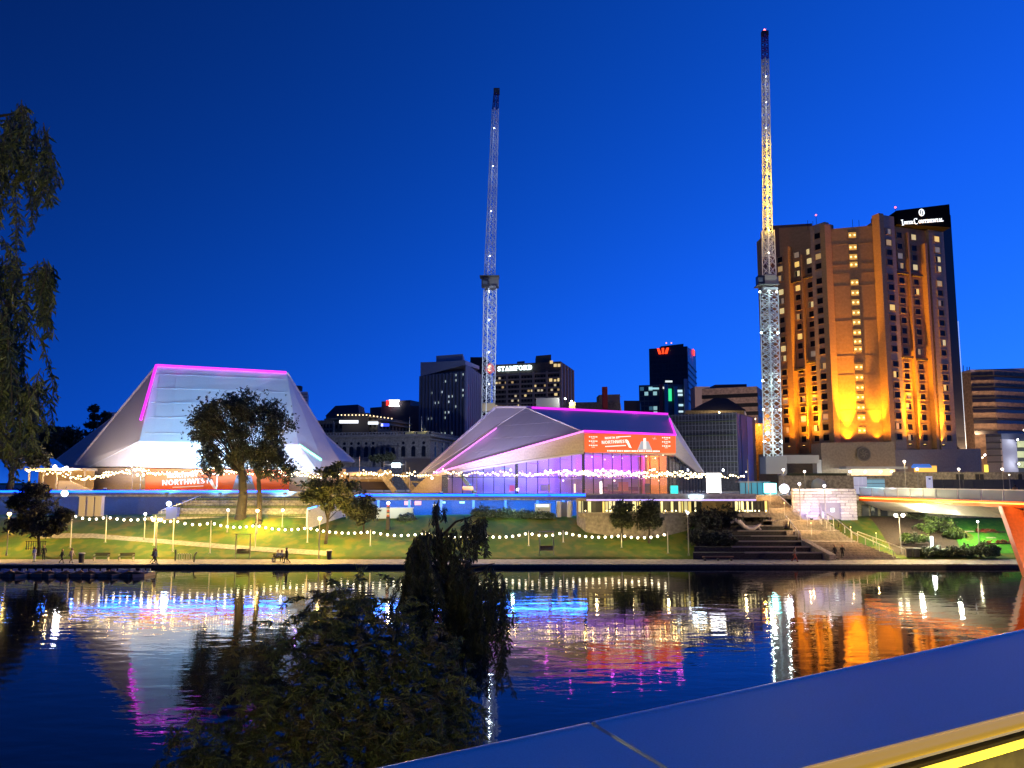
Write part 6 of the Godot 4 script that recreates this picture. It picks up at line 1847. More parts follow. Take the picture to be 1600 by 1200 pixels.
func lamps() -> void:
	var amber := Color(1.0, 0.66, 0.24)
	var white := Color(0.95, 0.95, 1.0)
	var warm := Color(1.0, 0.82, 0.5)
	var g1 := "lamp posts on the lawn"
	for q in [
		[10, 803, 868, amber, 140.0, 0.24, "amber globe lamp post at the far left edge of the lawn", false], [243, 812, 866, amber, 140.0, 0.24, "twin amber globe lamp post on the left lawn", true], [225, 803, 844, white, 24.0, 0.17, "small white globe lamp post left on the upper lawn", false],
		[355, 797, 832, white, 24.0, 0.17, "small white globe lamp post left of the thick trunk", false], [401, 798, 834, amber, 140.0, 0.24, "bright amber lamp post between the two big trunks", false], [441, 797, 824, white, 24.0, 0.17, "small white globe lamp post right of the big trees", false],
		[498, 810, 873, amber, 140.0, 0.24, "bright amber lamp post by the promenade right of the big trees", false], [755, 779, 803, white, 10.0, 0.16, "small white lamp post in the planting under the blue strip", false], [1076, 801, 868, white, 10.0, 0.17, "thin lamp post at the left end of the dark terraces", false],
		[1408, 805, 866, Color(1.0, 0.9, 0.72), 130.0, 0.26, "tall bright lamp post at the foot of the staircase near the bridge", true], [1530, 815, 852, white, 70.0, 0.14, "thin dark lamp post on the green slope under the bridge", false]]:
		var at := ground_hit(q[0], q[2])
		var d := -at.z
		lamp_post(q[6], at, P(q[0], q[1], d).y, q[3], q[4], q[5], g1, q[7])
	var g2 := "lamp posts on the plaza"
	for q in [
		[220, 742, 124.4, 8.45, warm, 10.0, 0.2, "twin-headed lamp post on the deck left of the red banner", true], [1413, 721, 150, 8.0, Color(1.0, 0.8, 0.65), 75.0, 0.3, "tall lamp post before the right corner of the hotel podium", false], [1433, 733, 145, 8.0, Color(1.0, 0.85, 0.7), 50.0, 0.27, "lamp post below the blue hotel awning", false],
		[1498, 733, 160, 8.0, Color(1.0, 0.85, 0.75), 55.0, 0.34, "lamp post above the dark hoarding, its left lamp", false], [1566, 733, 160, 8.0, Color(1.0, 0.85, 0.75), 45.0, 0.32, "lamp post above the dark hoarding, its right lamp", false], [1224, 734, 150, 8.0, Color(1.0, 0.85, 0.8), 50.0, 0.3, "lamp post at the left end of the hotel's white porch", false],
		[1257, 737, 160, 8.0, Color(1.0, 0.8, 0.7), 10.0, 0.28, "lamp post under the middle of the hotel's white porch", false], [1249, 756, 116.0, 4.9, Color(0.95, 0.85, 1.0), 8.0, 0.2, "slim lamp post left before the violet stone wall", false], [1288, 759, 116.0, 4.9, Color(0.95, 0.85, 1.0), 8.0, 0.2, "slim lamp post before the doorway of the violet stone wall", false], [1577, 742, 130, 8.0, warm, 3.0, 0.1, "thin post on the plaza above the bridge's right end", false]]:
		var p := P(q[0], q[1], q[2])
		lamp_post(q[7], Vector3(p.x, q[3], p.z), p.y, q[4], q[5], q[6], g2, q[8], 7.0)
	# mosaic totem with a lamp on top
	var at := ground_hit(606, 828)
	var t := thing("totem_lamp", "dark totem post with mosaic bands and a white lamp near the low lit wall", "lamp post", at)
	var top := P(607, 786, -at.z).y - at.y
	obj("post", cube(0.45, top * 0.5, 0.45), mat(0.02, 0.02, 0.025, 0.6), t, Vector3(0, top * 0.25, 0))
	for k in 7:
		obj("mosaic_band", cube(0.36, top * 0.06, 0.36), [mat(0.5, 0.1, 0.05), mat(0.5, 0.45, 0.35), mat(0.1, 0.1, 0.12)][k % 3], t, Vector3(0, top * (0.53 + k * 0.06), 0))
	obj("lamp_globe", ball(0.22), glow(0.9, 0.95, 1.0, 9.0), t, Vector3(0, top, 0))
	omni(t, Vector3(0, top, 0), Color(0.85, 0.95, 1.0), 14.0, 0.2)


# ---------------------------------------------------------------- plants
func sprig(kind: String) -> ArrayMesh:
	if shared.has(kind):
		return shared[kind]
	var st := S()
	var r := RandomNumberGenerator.new()
	r.seed = 3
	var n := 5 if kind == "sprig" else 1
	for i in n:
		var b := Basis()
		var o := Vector3.ZERO
		if n > 1:
			b = Basis.from_euler(Vector3(r.randf() * TAU, r.randf() * TAU, r.randf() * TAU))
			o = Vector3(r.randf() - 0.5, r.randf() - 0.5, r.randf() - 0.5) * 0.8
		var w := 0.2 if kind == "sprig" else 0.1
		var a := o + b * Vector3(0, -0.5, 0)
		var c := o + b * Vector3(0, 0.5, 0)
		var l := o + b * Vector3(-w, -0.08, 0.06)
		var q := o + b * Vector3(w, -0.08, 0.06)
		for v in [a, l, c, a, c, q]:
			st.add_vertex(v)
	shared[kind] = done(st)
	return shared[kind]


func leaf_mat() -> StandardMaterial3D:
	if not mats.has("leaf"):
		var m := StandardMaterial3D.new()
		m.vertex_color_use_as_albedo = true
		m.roughness = 0.55
		m.backlight_enabled = true
		m.backlight = Color(0.35, 0.4, 0.2)
		mats["leaf"] = m
	return mats["leaf"]


func many(parent: Node, called: String, mesh: Mesh, places: Array, colors: Array) -> MultiMeshInstance3D:
	var mm := MultiMesh.new()
	mm.transform_format = MultiMesh.TRANSFORM_3D
	mm.use_colors = true
	mm.mesh = mesh
	mm.instance_count = places.size()
	for i in places.size():
		mm.set_instance_transform(i, places[i])
		mm.set_instance_color(i, colors[i])
	var o := MultiMeshInstance3D.new()
	o.name = called
	o.multimesh = mm
	o.material_override = leaf_mat()
	o.set_meta("kind", "stuff")
	parent.add_child(o, true)
	return o


# blobs: [centre, radii]; leaves gather in small clumps spread through each blob, thicker near its surface
func leaves(parent: Node, called: String, blobs: Array, count: int, size: float, colors: Array, sd: int, clumps := 26, loose := 1.2) -> void:
	var r := RandomNumberGenerator.new()
	r.seed = sd
	var places := []
	var tints := []
	for b in blobs:
		var rad: Vector3 = b[1]
		var cs := []
		for k in clumps:
			var v := Vector3(r.randfn(), r.randfn(), r.randfn()).normalized() * pow(r.randf(), 0.45)
			cs.append([b[0] + v * rad * 0.92, colors[r.randi() % colors.size()], 0.12 + 0.16 * r.randf()])
		for k in count:
			var c: Array = cs[r.randi() % cs.size()]
			var s: float = c[2]
			var p: Vector3 = c[0] + Vector3(r.randfn(), r.randfn() * 0.8, r.randfn()) * minf(rad.x, rad.y) * s * loose
			var q := Basis.from_euler(Vector3(r.randf() * TAU, r.randf() * TAU, r.randf() * TAU)).scaled(Vector3.ONE * size * (0.6 + 0.8 * r.randf()))
			places.append(Transform3D(q, p))
			tints.append((c[1] as Color) * (0.7 + 0.6 * r.randf()))
	many(parent, called, sprig("sprig"), places, tints)


func bush(called: String, label: String, c: Vector3, rad: Vector3, count: int, size: float, colors: Array, sd: int, group := "") -> Node3D:
	var t := thing(called, label, "shrub", c - Vector3(0, rad.y, 0), 0.0, group)
	leaves(t, "foliage", [[Vector3(0, rad.y, 0), rad], [Vector3(-rad.x * 0.45, rad.y * 0.8, 0), rad * 0.62], [Vector3(rad.x * 0.5, rad.y * 0.75, 0.1), rad * 0.6]], count / 2, size, colors, sd)
	var st := S()
	for k in 5:
		tube(st, Vector3(0, -0.1, 0), Vector3(rad.x * (k - 2) * 0.25, rad.y * 1.1, rad.z * 0.2 * (k % 3 - 1)), 0.04, 0.02, 5)
	obj("stem", st, mat(0.06, 0.045, 0.03), t)
	return t


# trunk as [base, top, r0, r1]; blobs in world places
func tree(called: String, label: String, group: String, foot: Vector3, fork: Vector3, r0: float, blobs: Array, count: int, size: float, colors: Array, sd: int, loose := 1.2) -> Node3D:
	var t := thing(called, label, "tree", foot, 0.0, group)
	var r := RandomNumberGenerator.new()
	r.seed = sd
	var bm := mat(0.035, 0.027, 0.02, 0.9, 0.0, "strong", 0.8)
	var f := fork - foot
	var st := S()
	var mid := f * 0.5 + Vector3(r0 * 0.4, 0, 0)
	tube(st, Vector3(0, -0.5, 0), Vector3(0, 0.4, 0), r0 * 1.45, r0 * 1.08, 10)
	tube(st, Vector3(0, 0.4, 0), mid, r0 * 1.08, r0 * 0.9, 10)
	tube(st, mid, f, r0 * 0.9, r0 * 0.68, 10)
	obj("trunk", st, bm, t)
	st = S()
	var local := []
	var thin := clampf(2.6 / sqrt(float(blobs.size())), 0.3, 1.0)
	for b in blobs:
		var c: Vector3 = b[0] - foot
		local.append([c, b[1]])
		var k1 := f.lerp(c, 0.45) + Vector3(r.randfn() * 0.25, absf(r.randfn()) * 0.2, r.randfn() * 0.2)
		tube(st, f - Vector3(0, r0 * 0.5, 0), k1, r0 * 0.42 * thin, r0 * 0.26 * thin, 6)
		tube(st, k1, c, r0 * 0.26 * thin, r0 * 0.12 * thin, 6)
		for k in 4:
			var e: Vector3 = c + Vector3(r.randfn(), r.randfn(), r.randfn()).normalized() * (b[1] as Vector3) * 0.8
			tube(st, k1.lerp(c, 0.4 + 0.15 * k), e, r0 * 0.12 * thin, r0 * 0.04, 5)
	obj("limbs", st, bm, t)
	leaves(t, "crown", local, count, size, colors, sd, 26 if loose < 1.5 else 9, loose)
	return t


func blob(px: float, py: float, rx: float, ry: float, d: float) -> Array:
	var k := d / F
	return [P(px, py, d), Vector3(rx * k, ry * k, rx * k * 0.85)]


func far_trees() -> void:
	var dk := [Color(0.016, 0.022, 0.012), Color(0.03, 0.036, 0.018), Color(0.045, 0.05, 0.022)]
	var gr := [Color(0.03, 0.045, 0.016), Color(0.05, 0.065, 0.022), Color(0.075, 0.085, 0.03)]
	var d := 116.0
	# two big trees before the white theatre
	var r := RandomNumberGenerator.new()
	r.seed = 40
	var crowns := [[], []]
	for k in 74:
		var an := r.randf() * TAU
		var ra := sqrt(r.randf()) * 0.98
		var px := 381.0 + cos(an) * ra * 74.0
		var py := 668.0 + sin(an) * ra * 52.0
		if r.randf() < 0.12 and py > 640:
			continue
		crowns[0 if px + r.randf_range(-18, 18) < 385 else 1].append(blob(px, py, r.randf_range(12, 20), r.randf_range(10, 17), d + r.randf_range(-3.0, 3.0)))
	for k in 26:
		var px := r.randf_range(304, 466)
		crowns[0 if px < 385 else 1].append(blob(px, r.randf_range(700, 742), r.randf_range(6, 11), r.randf_range(10, 18), d + r.randf_range(-2.0, 2.0)))
	tree("gum_tree", "big thick-trunked tree silhouetted before the white theatre, left of the pair", "big trees before the theatre", ground_hit(376, 809), P(378, 735, d), 0.68, crowns[0], 125, 0.33, dk, 201, 2.6)
	tree("gum_tree", "big forked tree silhouetted before the white theatre, right of the pair", "big trees before the theatre", ground_hit(404, 818), P(404, 748, d + 0.5), 0.4, crowns[1], 120, 0.32, dk, 202, 2.6)
	tree("leafy_tree", "leafy green tree on the right lawn standing across the blue ramp strip", "trees on the lawn", ground_hit(509, 849), P(512, 812, 109), 0.2,
		[blob(520, 735, 26, 12, 110), blob(500, 760, 28, 16, 110), blob(535, 765, 26, 18, 109), blob(515, 785, 34, 14, 110), blob(490, 775, 22, 12, 111), blob(545, 790, 20, 12, 110)], 330, 0.42, gr, 203)
	tree("drooping_tree", "narrow dark tree with drooping crown right of the leafy green tree", "trees on the lawn", ground_hit(568, 832), P(568, 805, 112), 0.12,
		[blob(570, 785, 16, 18, 112), blob(566, 808, 14, 14, 112), blob(580, 800, 12, 16, 112), blob(552, 800, 12, 10, 112)], 260, 0.4, dk, 204)
	tree("leafy_tree", "round dark tree by the promenade at the left end of the lawn", "trees on the lawn", ground_hit(60, 868), P(60, 838, 103), 0.22,
		[blob(62, 800, 34, 22, 103), blob(35, 815, 24, 18, 103), blob(85, 820, 22, 14, 103), blob(55, 770, 26, 18, 104), blob(100, 805, 14, 10, 103), blob(30, 785, 16, 14, 104), blob(60, 828, 30, 10, 102.5)], 380, 0.42, [Color(0.022, 0.026, 0.012), Color(0.05, 0.045, 0.016), Color(0.02, 0.022, 0.012)], 205)
	tree("leafy_tree", "small round tree before the restaurant, left of two", "trees before the restaurant", P(971, 842, 109.5), P(971, 815, 109.5), 0.14,
		[blob(970, 795, 17, 14, 109.5), blob(965, 812, 12, 12, 109.5), blob(980, 815, 10, 10, 109.5)], 330, 0.4, gr, 206)
	tree("leafy_tree", "small round tree before the restaurant, right of two", "trees before the restaurant", P(1014, 846, 109), P(1014, 818, 109), 0.14,
		[blob(1014, 793, 17, 13, 109), blob(1008, 810, 13, 14, 109), blob(1022, 812, 11, 12, 109)], 330, 0.4, dk, 207)
	# dark trees behind, at the left
	tree("dark_tree", "dense black tree at the far left behind the hanging fronds", "dark trees on the left", Vector3(X(15, 128), 8.45, -128), P(18, 735, 128), 0.5,
		[blob(0, 670, 36, 34, 130), blob(35, 690, 26, 22, 128), blob(10, 710, 42, 20, 127), blob(55, 715, 20, 14, 127), blob(-30, 690, 40, 40, 130)], 420, 0.6, dk, 208)
	tree("dark_tree", "round black tree left of the pine behind the left pavilion", "dark trees on the left", Vector3(X(108, 190), 8.2, -190), P(108, 705, 190), 0.4,
		[blob(108, 682, 18, 16, 190), blob(95, 690, 12, 12, 190), blob(120, 690, 10, 12, 190)], 380, 0.8, dk, 209)
	tree("dark_tree", "black tree between the hanging fronds and the round black tree", "dark trees on the left", Vector3(X(75, 175), 8.2, -175), P(75, 705, 175), 0.4,
		[blob(72, 680, 16, 18, 175), blob(85, 675, 9, 9, 175), blob(62, 700, 18, 14, 175), blob(88, 705, 14, 10, 175)], 380, 0.75, dk, 210)
	var t := tree("pine_tree", "black tiered pine behind the theatre's left wing", "", Vector3(X(146, 200), 8.2, -200), P(147, 690, 200), 0.4,
		[blob(147, 638, 6, 5, 200), blob(147, 652, 9, 5, 200), blob(148, 665, 14, 6, 200), blob(150, 678, 20, 6, 200), blob(140, 690, 22, 7, 200), blob(165, 650, 8, 6, 202), blob(168, 662, 10, 8, 202)], 220, 0.7, dk, 211)
	t.set_meta("kind", "thing")
	tree("dark_tree", "dark shrubby tree in front of the classical building beside the cyan-white floodlight", "", Vector3(X(597, 200), 8.0, -200), P(597, 722, 200), 0.3,
		[blob(590, 715, 14, 6, 200), blob(606, 714, 12, 6, 200)], 300, 0.6, dk, 212)


# ---------------------------------------------------------------- people
func body(bones: Array, cell: float) -> ArrayMesh:         # capsules [a, b, ra, rb, colour], smoothly joined, as surface nets
	var lo := Vector3(99, 99, 99)
	var hi := -lo
	for q in bones:
		for v in [q[0], q[1]]:
			lo = lo.min(v - Vector3.ONE * 0.24)
			hi = hi.max(v + Vector3.ONE * 0.24)
	var n := Vector3i(((hi - lo) / cell).ceil()) + Vector3i.ONE
	var fld := PackedFloat32Array()
	fld.resize(n.x * n.y * n.z)
	for z in n.z:
		for y in n.y:
			for x in n.x:
				fld[x + n.x * (y + n.y * z)] = _dist(bones, lo + Vector3(x, y, z) * cell)
	var ids := {}
	var vs := PackedVector3Array()
	var cs := PackedColorArray()
	for z in n.z - 1:
		for y in n.y - 1:
			for x in n.x - 1:
				var sum := Vector3.ZERO
				var cnt := 0
				var vals := []
				for k in 8:
					vals.append(fld[x + (k & 1) + n.x * (y + (k >> 1 & 1) + n.y * (z + (k >> 2)))])
				for e in [[0, 1], [2, 3], [4, 5], [6, 7], [0, 2], [1, 3], [4, 6], [5, 7], [0, 4], [1, 5], [2, 6], [3, 7]]:
					var a: float = vals[e[0]]
					var b: float = vals[e[1]]
					if (a < 0.0) != (b < 0.0):
						var pa := Vector3(e[0] & 1, e[0] >> 1 & 1, e[0] >> 2)
						var pb := Vector3(e[1] & 1, e[1] >> 1 & 1, e[1] >> 2)
						sum += pa.lerp(pb, a / (a - b))
						cnt += 1
				if cnt:
					var p := lo + (Vector3(x, y, z) + sum / cnt) * cell
					ids[Vector3i(x, y, z)] = vs.size()
					vs.append(p)
					var best := 99.0
					var col := Color.BLACK
					for q in bones:
						var dd := _cap(q, p)
						if dd < best:
							best = dd
							col = q[4]
					cs.append(col)
	var st := SurfaceTool.new()
	st.begin(Mesh.PRIMITIVE_TRIANGLES)
	st.set_smooth_group(0)
	for i in vs.size():
		st.set_color(cs[i])
		st.add_vertex(vs[i])
	var ax := [Vector3i(1, 0, 0), Vector3i(0, 1, 0), Vector3i(0, 0, 1)]
	for c in ids:
		for k in 3:
			var u: Vector3i = ax[(k + 1) % 3]
			var v: Vector3i = ax[(k + 2) % 3]
			if not (ids.has(c - u) and ids.has(c - v) and ids.has(c - u - v)):
				continue
			var a := fld[c.x + n.x * (c.y + n.y * c.z)]
			var o: Vector3i = c + ax[k]
			var b := fld[o.x + n.x * (o.y + n.y * o.z)]
			if (a < 0.0) == (b < 0.0):
				continue
			var q := [ids[c], ids[c - u], ids[c - u - v], ids[c - v]]
			if b < 0.0:
				q.reverse()
			for i in [0, 1, 2, 0, 2, 3]:
				st.add_index(q[i])
	st.generate_normals()
	return st.commit()

func _cap(q: Array, p: Vector3) -> float:
	var a: Vector3 = q[0]
	var ab: Vector3 = q[1] - a
	var t := clampf((p - a).dot(ab) / maxf(ab.length_squared(), 1e-6), 0.0, 1.0)
	return (p - a - ab * t).length() - lerpf(q[2], q[3], t)

func _dist(bones: Array, p: Vector3) -> float:
	var d := 9.0
	for q in bones:
		var e := _cap(q, p)
		var h := maxf(0.05 - absf(d - e), 0.0) / 0.05
		d = minf(d, e) - h * h * 0.0125
	return d

func person(label: String, at: Vector3, turn: float, pose: String, top: Color, legs: Color, hair: Color, tall := 1.74) -> void:
	var t := thing("person", label, "person", at, turn, "people by the water")
	var skin := Color(0.35, 0.2, 0.14)
	var h := 0.92
	var hip := Vector3(0, h, 0)
	var knees := [Vector3(-0.1, 0.5, 0.03), Vector3(0.1, 0.5, 0.03)]
	var feet := [Vector3(-0.11, 0.07, 0), Vector3(0.11, 0.07, 0)]
	var hands := [Vector3(-0.27, 0.82, 0.06), Vector3(0.27, 0.82, 0.06)]
	var elbows := [Vector3(-0.26, 1.1, -0.03), Vector3(0.26, 1.1, -0.03)]
	var lean := Vector3.ZERO
	if pose == "walk":
		knees = [Vector3(-0.09, 0.5, 0.2), Vector3(0.09, 0.48, -0.02)]
		feet = [Vector3(-0.09, 0.07, 0.3), Vector3(0.1, 0.12, -0.38)]
		hands = [Vector3(-0.27, 0.86, -0.2), Vector3(0.27, 0.9, 0.26)]
		lean = Vector3(0, 0, 0.05)
	if pose == "sit":
		hip = Vector3(0, 0.52, 0)
		knees = [Vector3(-0.11, 0.54, 0.42), Vector3(0.11, 0.54, 0.42)]
		feet = [Vector3(-0.11, 0.07, 0.5), Vector3(0.11, 0.07, 0.55)]
		hands = [Vector3(-0.16, 0.62, 0.34), Vector3(0.16, 0.62, 0.34)]
		elbows = [Vector3(-0.26, 0.74, 0.06), Vector3(0.26, 0.74, 0.06)]
	var up := hip.y - 0.92
	var chest := Vector3(0, 1.3 + up, 0) + lean
	var neck := Vector3(0, 1.48 + up, 0.01) + lean
	var head := Vector3(0, 1.63 + up, 0.03) + lean
	var bones := [[hip, chest, 0.14, 0.16, top], [chest, neck, 0.15, 0.06, top], [neck, head, 0.055, 0.06, skin], [head - Vector3(0, 0.03, -0.01), head + Vector3(0, 0.05, -0.01), 0.085, 0.1, skin], [head + Vector3(0, 0.06, -0.03), head + Vector3(0, 0.02, -0.05), 0.1, 0.1, hair], [head + Vector3(0, -0.02, 0.09), head + Vector3(0, 0.01, 0.09), 0.022, 0.015, skin]]
	for i in 2:
		var s := -1.0 if i == 0 else 1.0
		var sh := Vector3(s * 0.19, 1.42 + up, 0) + lean
		var el: Vector3 = elbows[i] + (lean if pose != "sit" else Vector3.ZERO)
		bones.append([sh, el, 0.06, 0.048, top])
		bones.append([el, hands[i], 0.046, 0.034, top if legs.g < 0.2 else skin])
		bones.append([hands[i], hands[i] + Vector3(0, -0.1, 0.02), 0.038, 0.022, skin])
		bones.append([hip + Vector3(s * 0.09, -0.02, 0), knees[i], 0.095, 0.065, legs])
		bones.append([knees[i], feet[i], 0.064, 0.042, legs])
		bones.append([feet[i] + Vector3(0, -0.02, -0.04), feet[i] + Vector3(0, -0.03, 0.16), 0.045, 0.036, Color(0.03, 0.03, 0.03)])
	var m := StandardMaterial3D.new()
	m.vertex_color_use_as_albedo = true
	m.roughness = 0.8
	var o := obj("body", body(bones, 0.04), m, t)
	o.scale = Vector3.ONE * tall / 1.74


func people() -> void:
	var dark := Color(0.02, 0.02, 0.025)
	var g := 0.44
	var at := func(px: float, py: float) -> Vector3: return PY(px, py, g)
	person("person in pale clothes standing by the leafy tree at the left end of the promenade", at.call(53, 878), 2.9, "stand", Color(0.6, 0.6, 0.62), Color(0.55, 0.55, 0.58), dark)
	person("person in black standing by the low fence under the leafy tree", at.call(68, 875), 0.4, "stand", dark, dark, dark)
	person("person in dark clothes stooping walk beside the stroller near the bin", at.call(96, 880), 1.5, "walk", dark, dark, dark, 1.6)
	person("person in a tan coat walking on the left promenade next to the dark bin", at.call(111, 880), 1.2, "walk", Color(0.5, 0.4, 0.28), Color(0.25, 0.2, 0.14), dark)
	person("person in black walking with a companion below the twin globe lamp", at.call(239, 880), 1.6, "walk", dark, dark, dark)
	person("person in blue-grey top walking close beside a companion in black", at.call(242, 882), 1.6, "walk", Color(0.12, 0.15, 0.22), dark, dark)
	person("person in white top sitting at the left end of the promenade seat", at.call(434, 877), -0.5, "sit", Color(0.5, 0.48, 0.45), dark, dark)
	person("person in pale top sitting at the right end of the promenade seat", at.call(440, 877), 0.2, "sit", Color(0.4, 0.38, 0.36), dark, dark)
	person("person in black standing right of the two seated people", at.call(448, 880), -1.2, "walk", dark, dark, dark, 1.8)
	person("person in black standing before the staircase, left of two", at.call(1305, 874), 0.3, "stand", dark, dark, dark)
	person("person in black standing before the staircase, right of two", at.call(1317, 874), -0.4, "walk", dark, dark, dark)
	person("person in red trousers walking at the foot of the terraces", at.call(1242, 878), 1.2, "walk", Color(0.2, 0.15, 0.13), Color(0.4, 0.08, 0.05), dark)
	person("person in orange kneeling seat on the bridge behind the glass, right edge", Vector3(X(1577, 92), 7.86, -91), 3.0, "stand", Color(0.6, 0.25, 0.06), Color(0.5, 0.22, 0.08), dark)
	# seats
	var wood := mat(0.1, 0.035, 0.025, 0.6)
	var metal := mat(0.4, 0.36, 0.3, 0.4, 0.5)
	var i := 0
	for q in [[158, 876, "dark-red slatted bench on the left promenade, nearer the bin"], [197, 876, "dark-red slatted bench on the left promenade, nearer the twin globe lamp"], [437, 877.5, "promenade bench with the two seated people"]]:
		var t := thing("promenade_bench", q[2], "bench", at.call(q[0], q[1]), 0.0, "benches on the promenade")
		for k in 4:
			obj("seat_slat", cube(1.8, 0.04, 0.09), wood, t, Vector3(0, 0.45, 0.16 - k * 0.11))
		for k in 3:
			obj("back_slat", cube(1.8, 0.09, 0.04), wood, t, Vector3(0, 0.6 + k * 0.13, -0.26 - k * 0.03))
		for s in [-0.85, 0.85]:
			obj("leg", cube(0.06, 0.45, 0.45), metal, t, Vector3(s, 0.225, -0.02))
			obj("armrest", cube(0.07, 0.05, 0.5), metal, t, Vector3(s, 0.68, 0.0))
		i += 1
	i = 0
	for q in [[379, 872, "swing seat under a tall frame on the left lawn edge"], [854, 867, "swing seat under a tall frame on the right lawn edge"]]:
		var p := ground_hit(q[0], q[1])
		var t := thing("swing_seat", q[2], "swing seat", p, 0.0, "swing seats by the promenade")
		for s in [-0.9, 0.9]:
			obj("frame_post", cube(0.07, 2.9, 0.07), mat(0.3, 0.26, 0.2, 0.5), t, Vector3(s, 1.45, 0))
			obj("hanger", tube(S(), Vector3(s * 0.9, 2.85, 0), Vector3(s * 0.9, 0.6, 0), 0.015, 0.015, 5), metal, t)
		obj("cross_beam", cube(1.95, 0.08, 0.08), mat(0.3, 0.26, 0.2, 0.5), t, Vector3(0, 2.9, 0))
		for k in 3:
			obj("seat_slat", cube(1.6, 0.05, 0.14), wood, t, Vector3(0, 0.55, 0.2 - k * 0.16))
		for k in 3:
			obj("back_slat", cube(1.6, 0.15, 0.04), wood, t, Vector3(0, 0.68 + k * 0.17, -0.22))
		i += 1
	for q in [[127, 879, "dark round bin with a pale lid on the left promenade"], [514, 874, "narrow dark bin on the lawn edge right of the amber lamp"]]:
		var t := thing("litter_bin", q[2], "bin", at.call(q[0], q[1]))
		obj("body", tube(S(), Vector3.ZERO, Vector3(0, 1.05, 0), 0.28, 0.34, 12), mat(0.03, 0.03, 0.03, 0.6), t)
		obj("lid", tube(S(), Vector3(0, 1.05, 0), Vector3(0, 1.14, 0), 0.4, 0.34, 12), mat(0.5, 0.46, 0.4, 0.6), t)
	var t := thing("bike_rack", "pale wire bike rack on the promenade left of the swing seat", "bike rack", at.call(286, 876))
	for k in 6:
		var st := S()
		path_tube(st, [Vector3(k * 0.3 - 0.75, 0, 0), Vector3(k * 0.3 - 0.75, 0.75, 0), Vector3(k * 0.3 - 0.6, 0.85, 0), Vector3(k * 0.3 - 0.5, 0.7, 0), Vector3(k * 0.3 - 0.5, 0, 0)], 0.03, 5)
		obj("hoop", st, mat(0.5, 0.46, 0.38, 0.4, 0.4), t)
	obj("marker_post", cube(0.12, 1.3, 0.12), mat(0.1, 0.09, 0.08), t, Vector3(-0.95, 0.65, 0))
	t = thing("curved_post", "curved dark marker post on the promenade right of the bike rack", "post", at.call(303, 878))
	var st := S()
	path_tube(st, [Vector3(0, 0, 0), Vector3(0, 0.6, 0), Vector3(0.12, 0.95, 0), Vector3(0.35, 1.15, 0)], 0.1, 8)
	obj("shaft", st, mat(0.03, 0.03, 0.035, 0.5), t)
	t = thing("tree_guard", "low black fence around the leafy tree at the left end of the lawn", "fence", ground_hit(58, 859))
	for k in 9:
		obj("paling", cube(0.06, 1.1, 0.06), mat(0.02, 0.02, 0.02), t, Vector3(-1.4 + k * 0.3, 0.55, 0))
	for y in [0.2, 1.05]:
		obj("rail", cube(2.7, 0.06, 0.05), mat(0.02, 0.02, 0.02), t, Vector3(-0.2, y, 0))
	# bench by the terraces
	t = thing("long_bench", "long dark-red timber bench at the foot of the dark terraces", "bench", PY(1122, 876, 0.44))
	obj("seat", cube(3.8, 0.14, 0.5), wood, t, Vector3(0, 0.45, 0))
	for s in [-1.6, 0.0, 1.6]:
		obj("leg", cube(0.2, 0.4, 0.4), mat(0.1, 0.09, 0.08), t, Vector3(s, 0.2, 0))
	t = thing("long_bench", "long black bench block before the foot of the staircase", "bench", PY(1305, 873.5, 0.44))
	obj("seat", cube(4.6, 0.3, 0.6), mat(0.02, 0.018, 0.016, 0.7), t, Vector3(-0.5, 0.3, -0.5))
	obj("plinth", cube(4.2, 0.18, 0.4), mat(0.02, 0.018, 0.016, 0.7), t, Vector3(-0.5, 0.09, -0.5))
	# pedal boats moored on the left
	var proto: Node3D
	var names := ["first pedal boat from the left of the moored row", "second pedal boat from the left of the moored row", "third pedal boat from the left of the moored row", "fourth pedal boat from the left, bow turned out of the row", "fifth pedal boat from the left of the moored row", "middle pedal boat of the moored row", "pedal boat just right of the middle of the moored row", "fifth pedal boat from the right of the moored row", "fourth pedal boat from the right of the moored row", "third pedal boat from the right of the moored row", "second pedal boat from the right of the moored row", "last pedal boat at the right end of the moored row, tan bow"]
	var r := RandomNumberGenerator.new()
	r.seed = 8
	for k in 12:
		var p := PY(-4 + k * 20.5, 900, 0.0)
		p.y = 0.0
		var yaw := 0.35 + r.randf_range(-0.6, 0.6) + (0.8 if k == 3 else 0.0)
		if k == 0:
			proto = thing("pedal_boat", names[0], "pedal boat", p, yaw, "moored pedal boats")
			var hull := S()
			prism(hull, [Vector3(-0.75, -0.1, -1.3), Vector3(0.75, -0.1, -1.3), Vector3(0.75, -0.1, 0.7), Vector3(0.0, -0.1, 1.6), Vector3(-0.75, -0.1, 0.7)], Vector3(0, 0.42, 0))
			obj("hull", hull, mat(0.26, 0.15, 0.1, 0.5), proto)
			var bow := S()
			prism(bow, [Vector3(-0.7, 0.33, 0.6), Vector3(0.7, 0.33, 0.6), Vector3(0.0, 0.75, 1.5)], Vector3(0, -0.06, 0))
			obj("bow_cowl", bow, mat(0.42, 0.27, 0.16, 0.5), proto)
			for s in [-0.36, 0.36]:
				obj("seat", cube(0.55, 0.12, 0.5), mat(0.3, 0.34, 0.42, 0.5), proto, Vector3(s, 0.42, -0.3))
				obj("seat_back", cube(0.5, 0.3, 0.1), mat(0.2, 0.24, 0.34, 0.5), proto, Vector3(s, 0.55, -0.6))
			obj("rear_deck", cube(1.4, 0.08, 0.55), mat(0.15, 0.2, 0.3, 0.5), proto, Vector3(0, 0.37, -1.0))
			obj("tiller", tube(S(), Vector3(0, 0.4, 0.2), Vector3(0, 0.72, 0.05), 0.025, 0.025, 6), mat(0.5, 0.5, 0.5, 0.3, 0.6), proto)
		else:
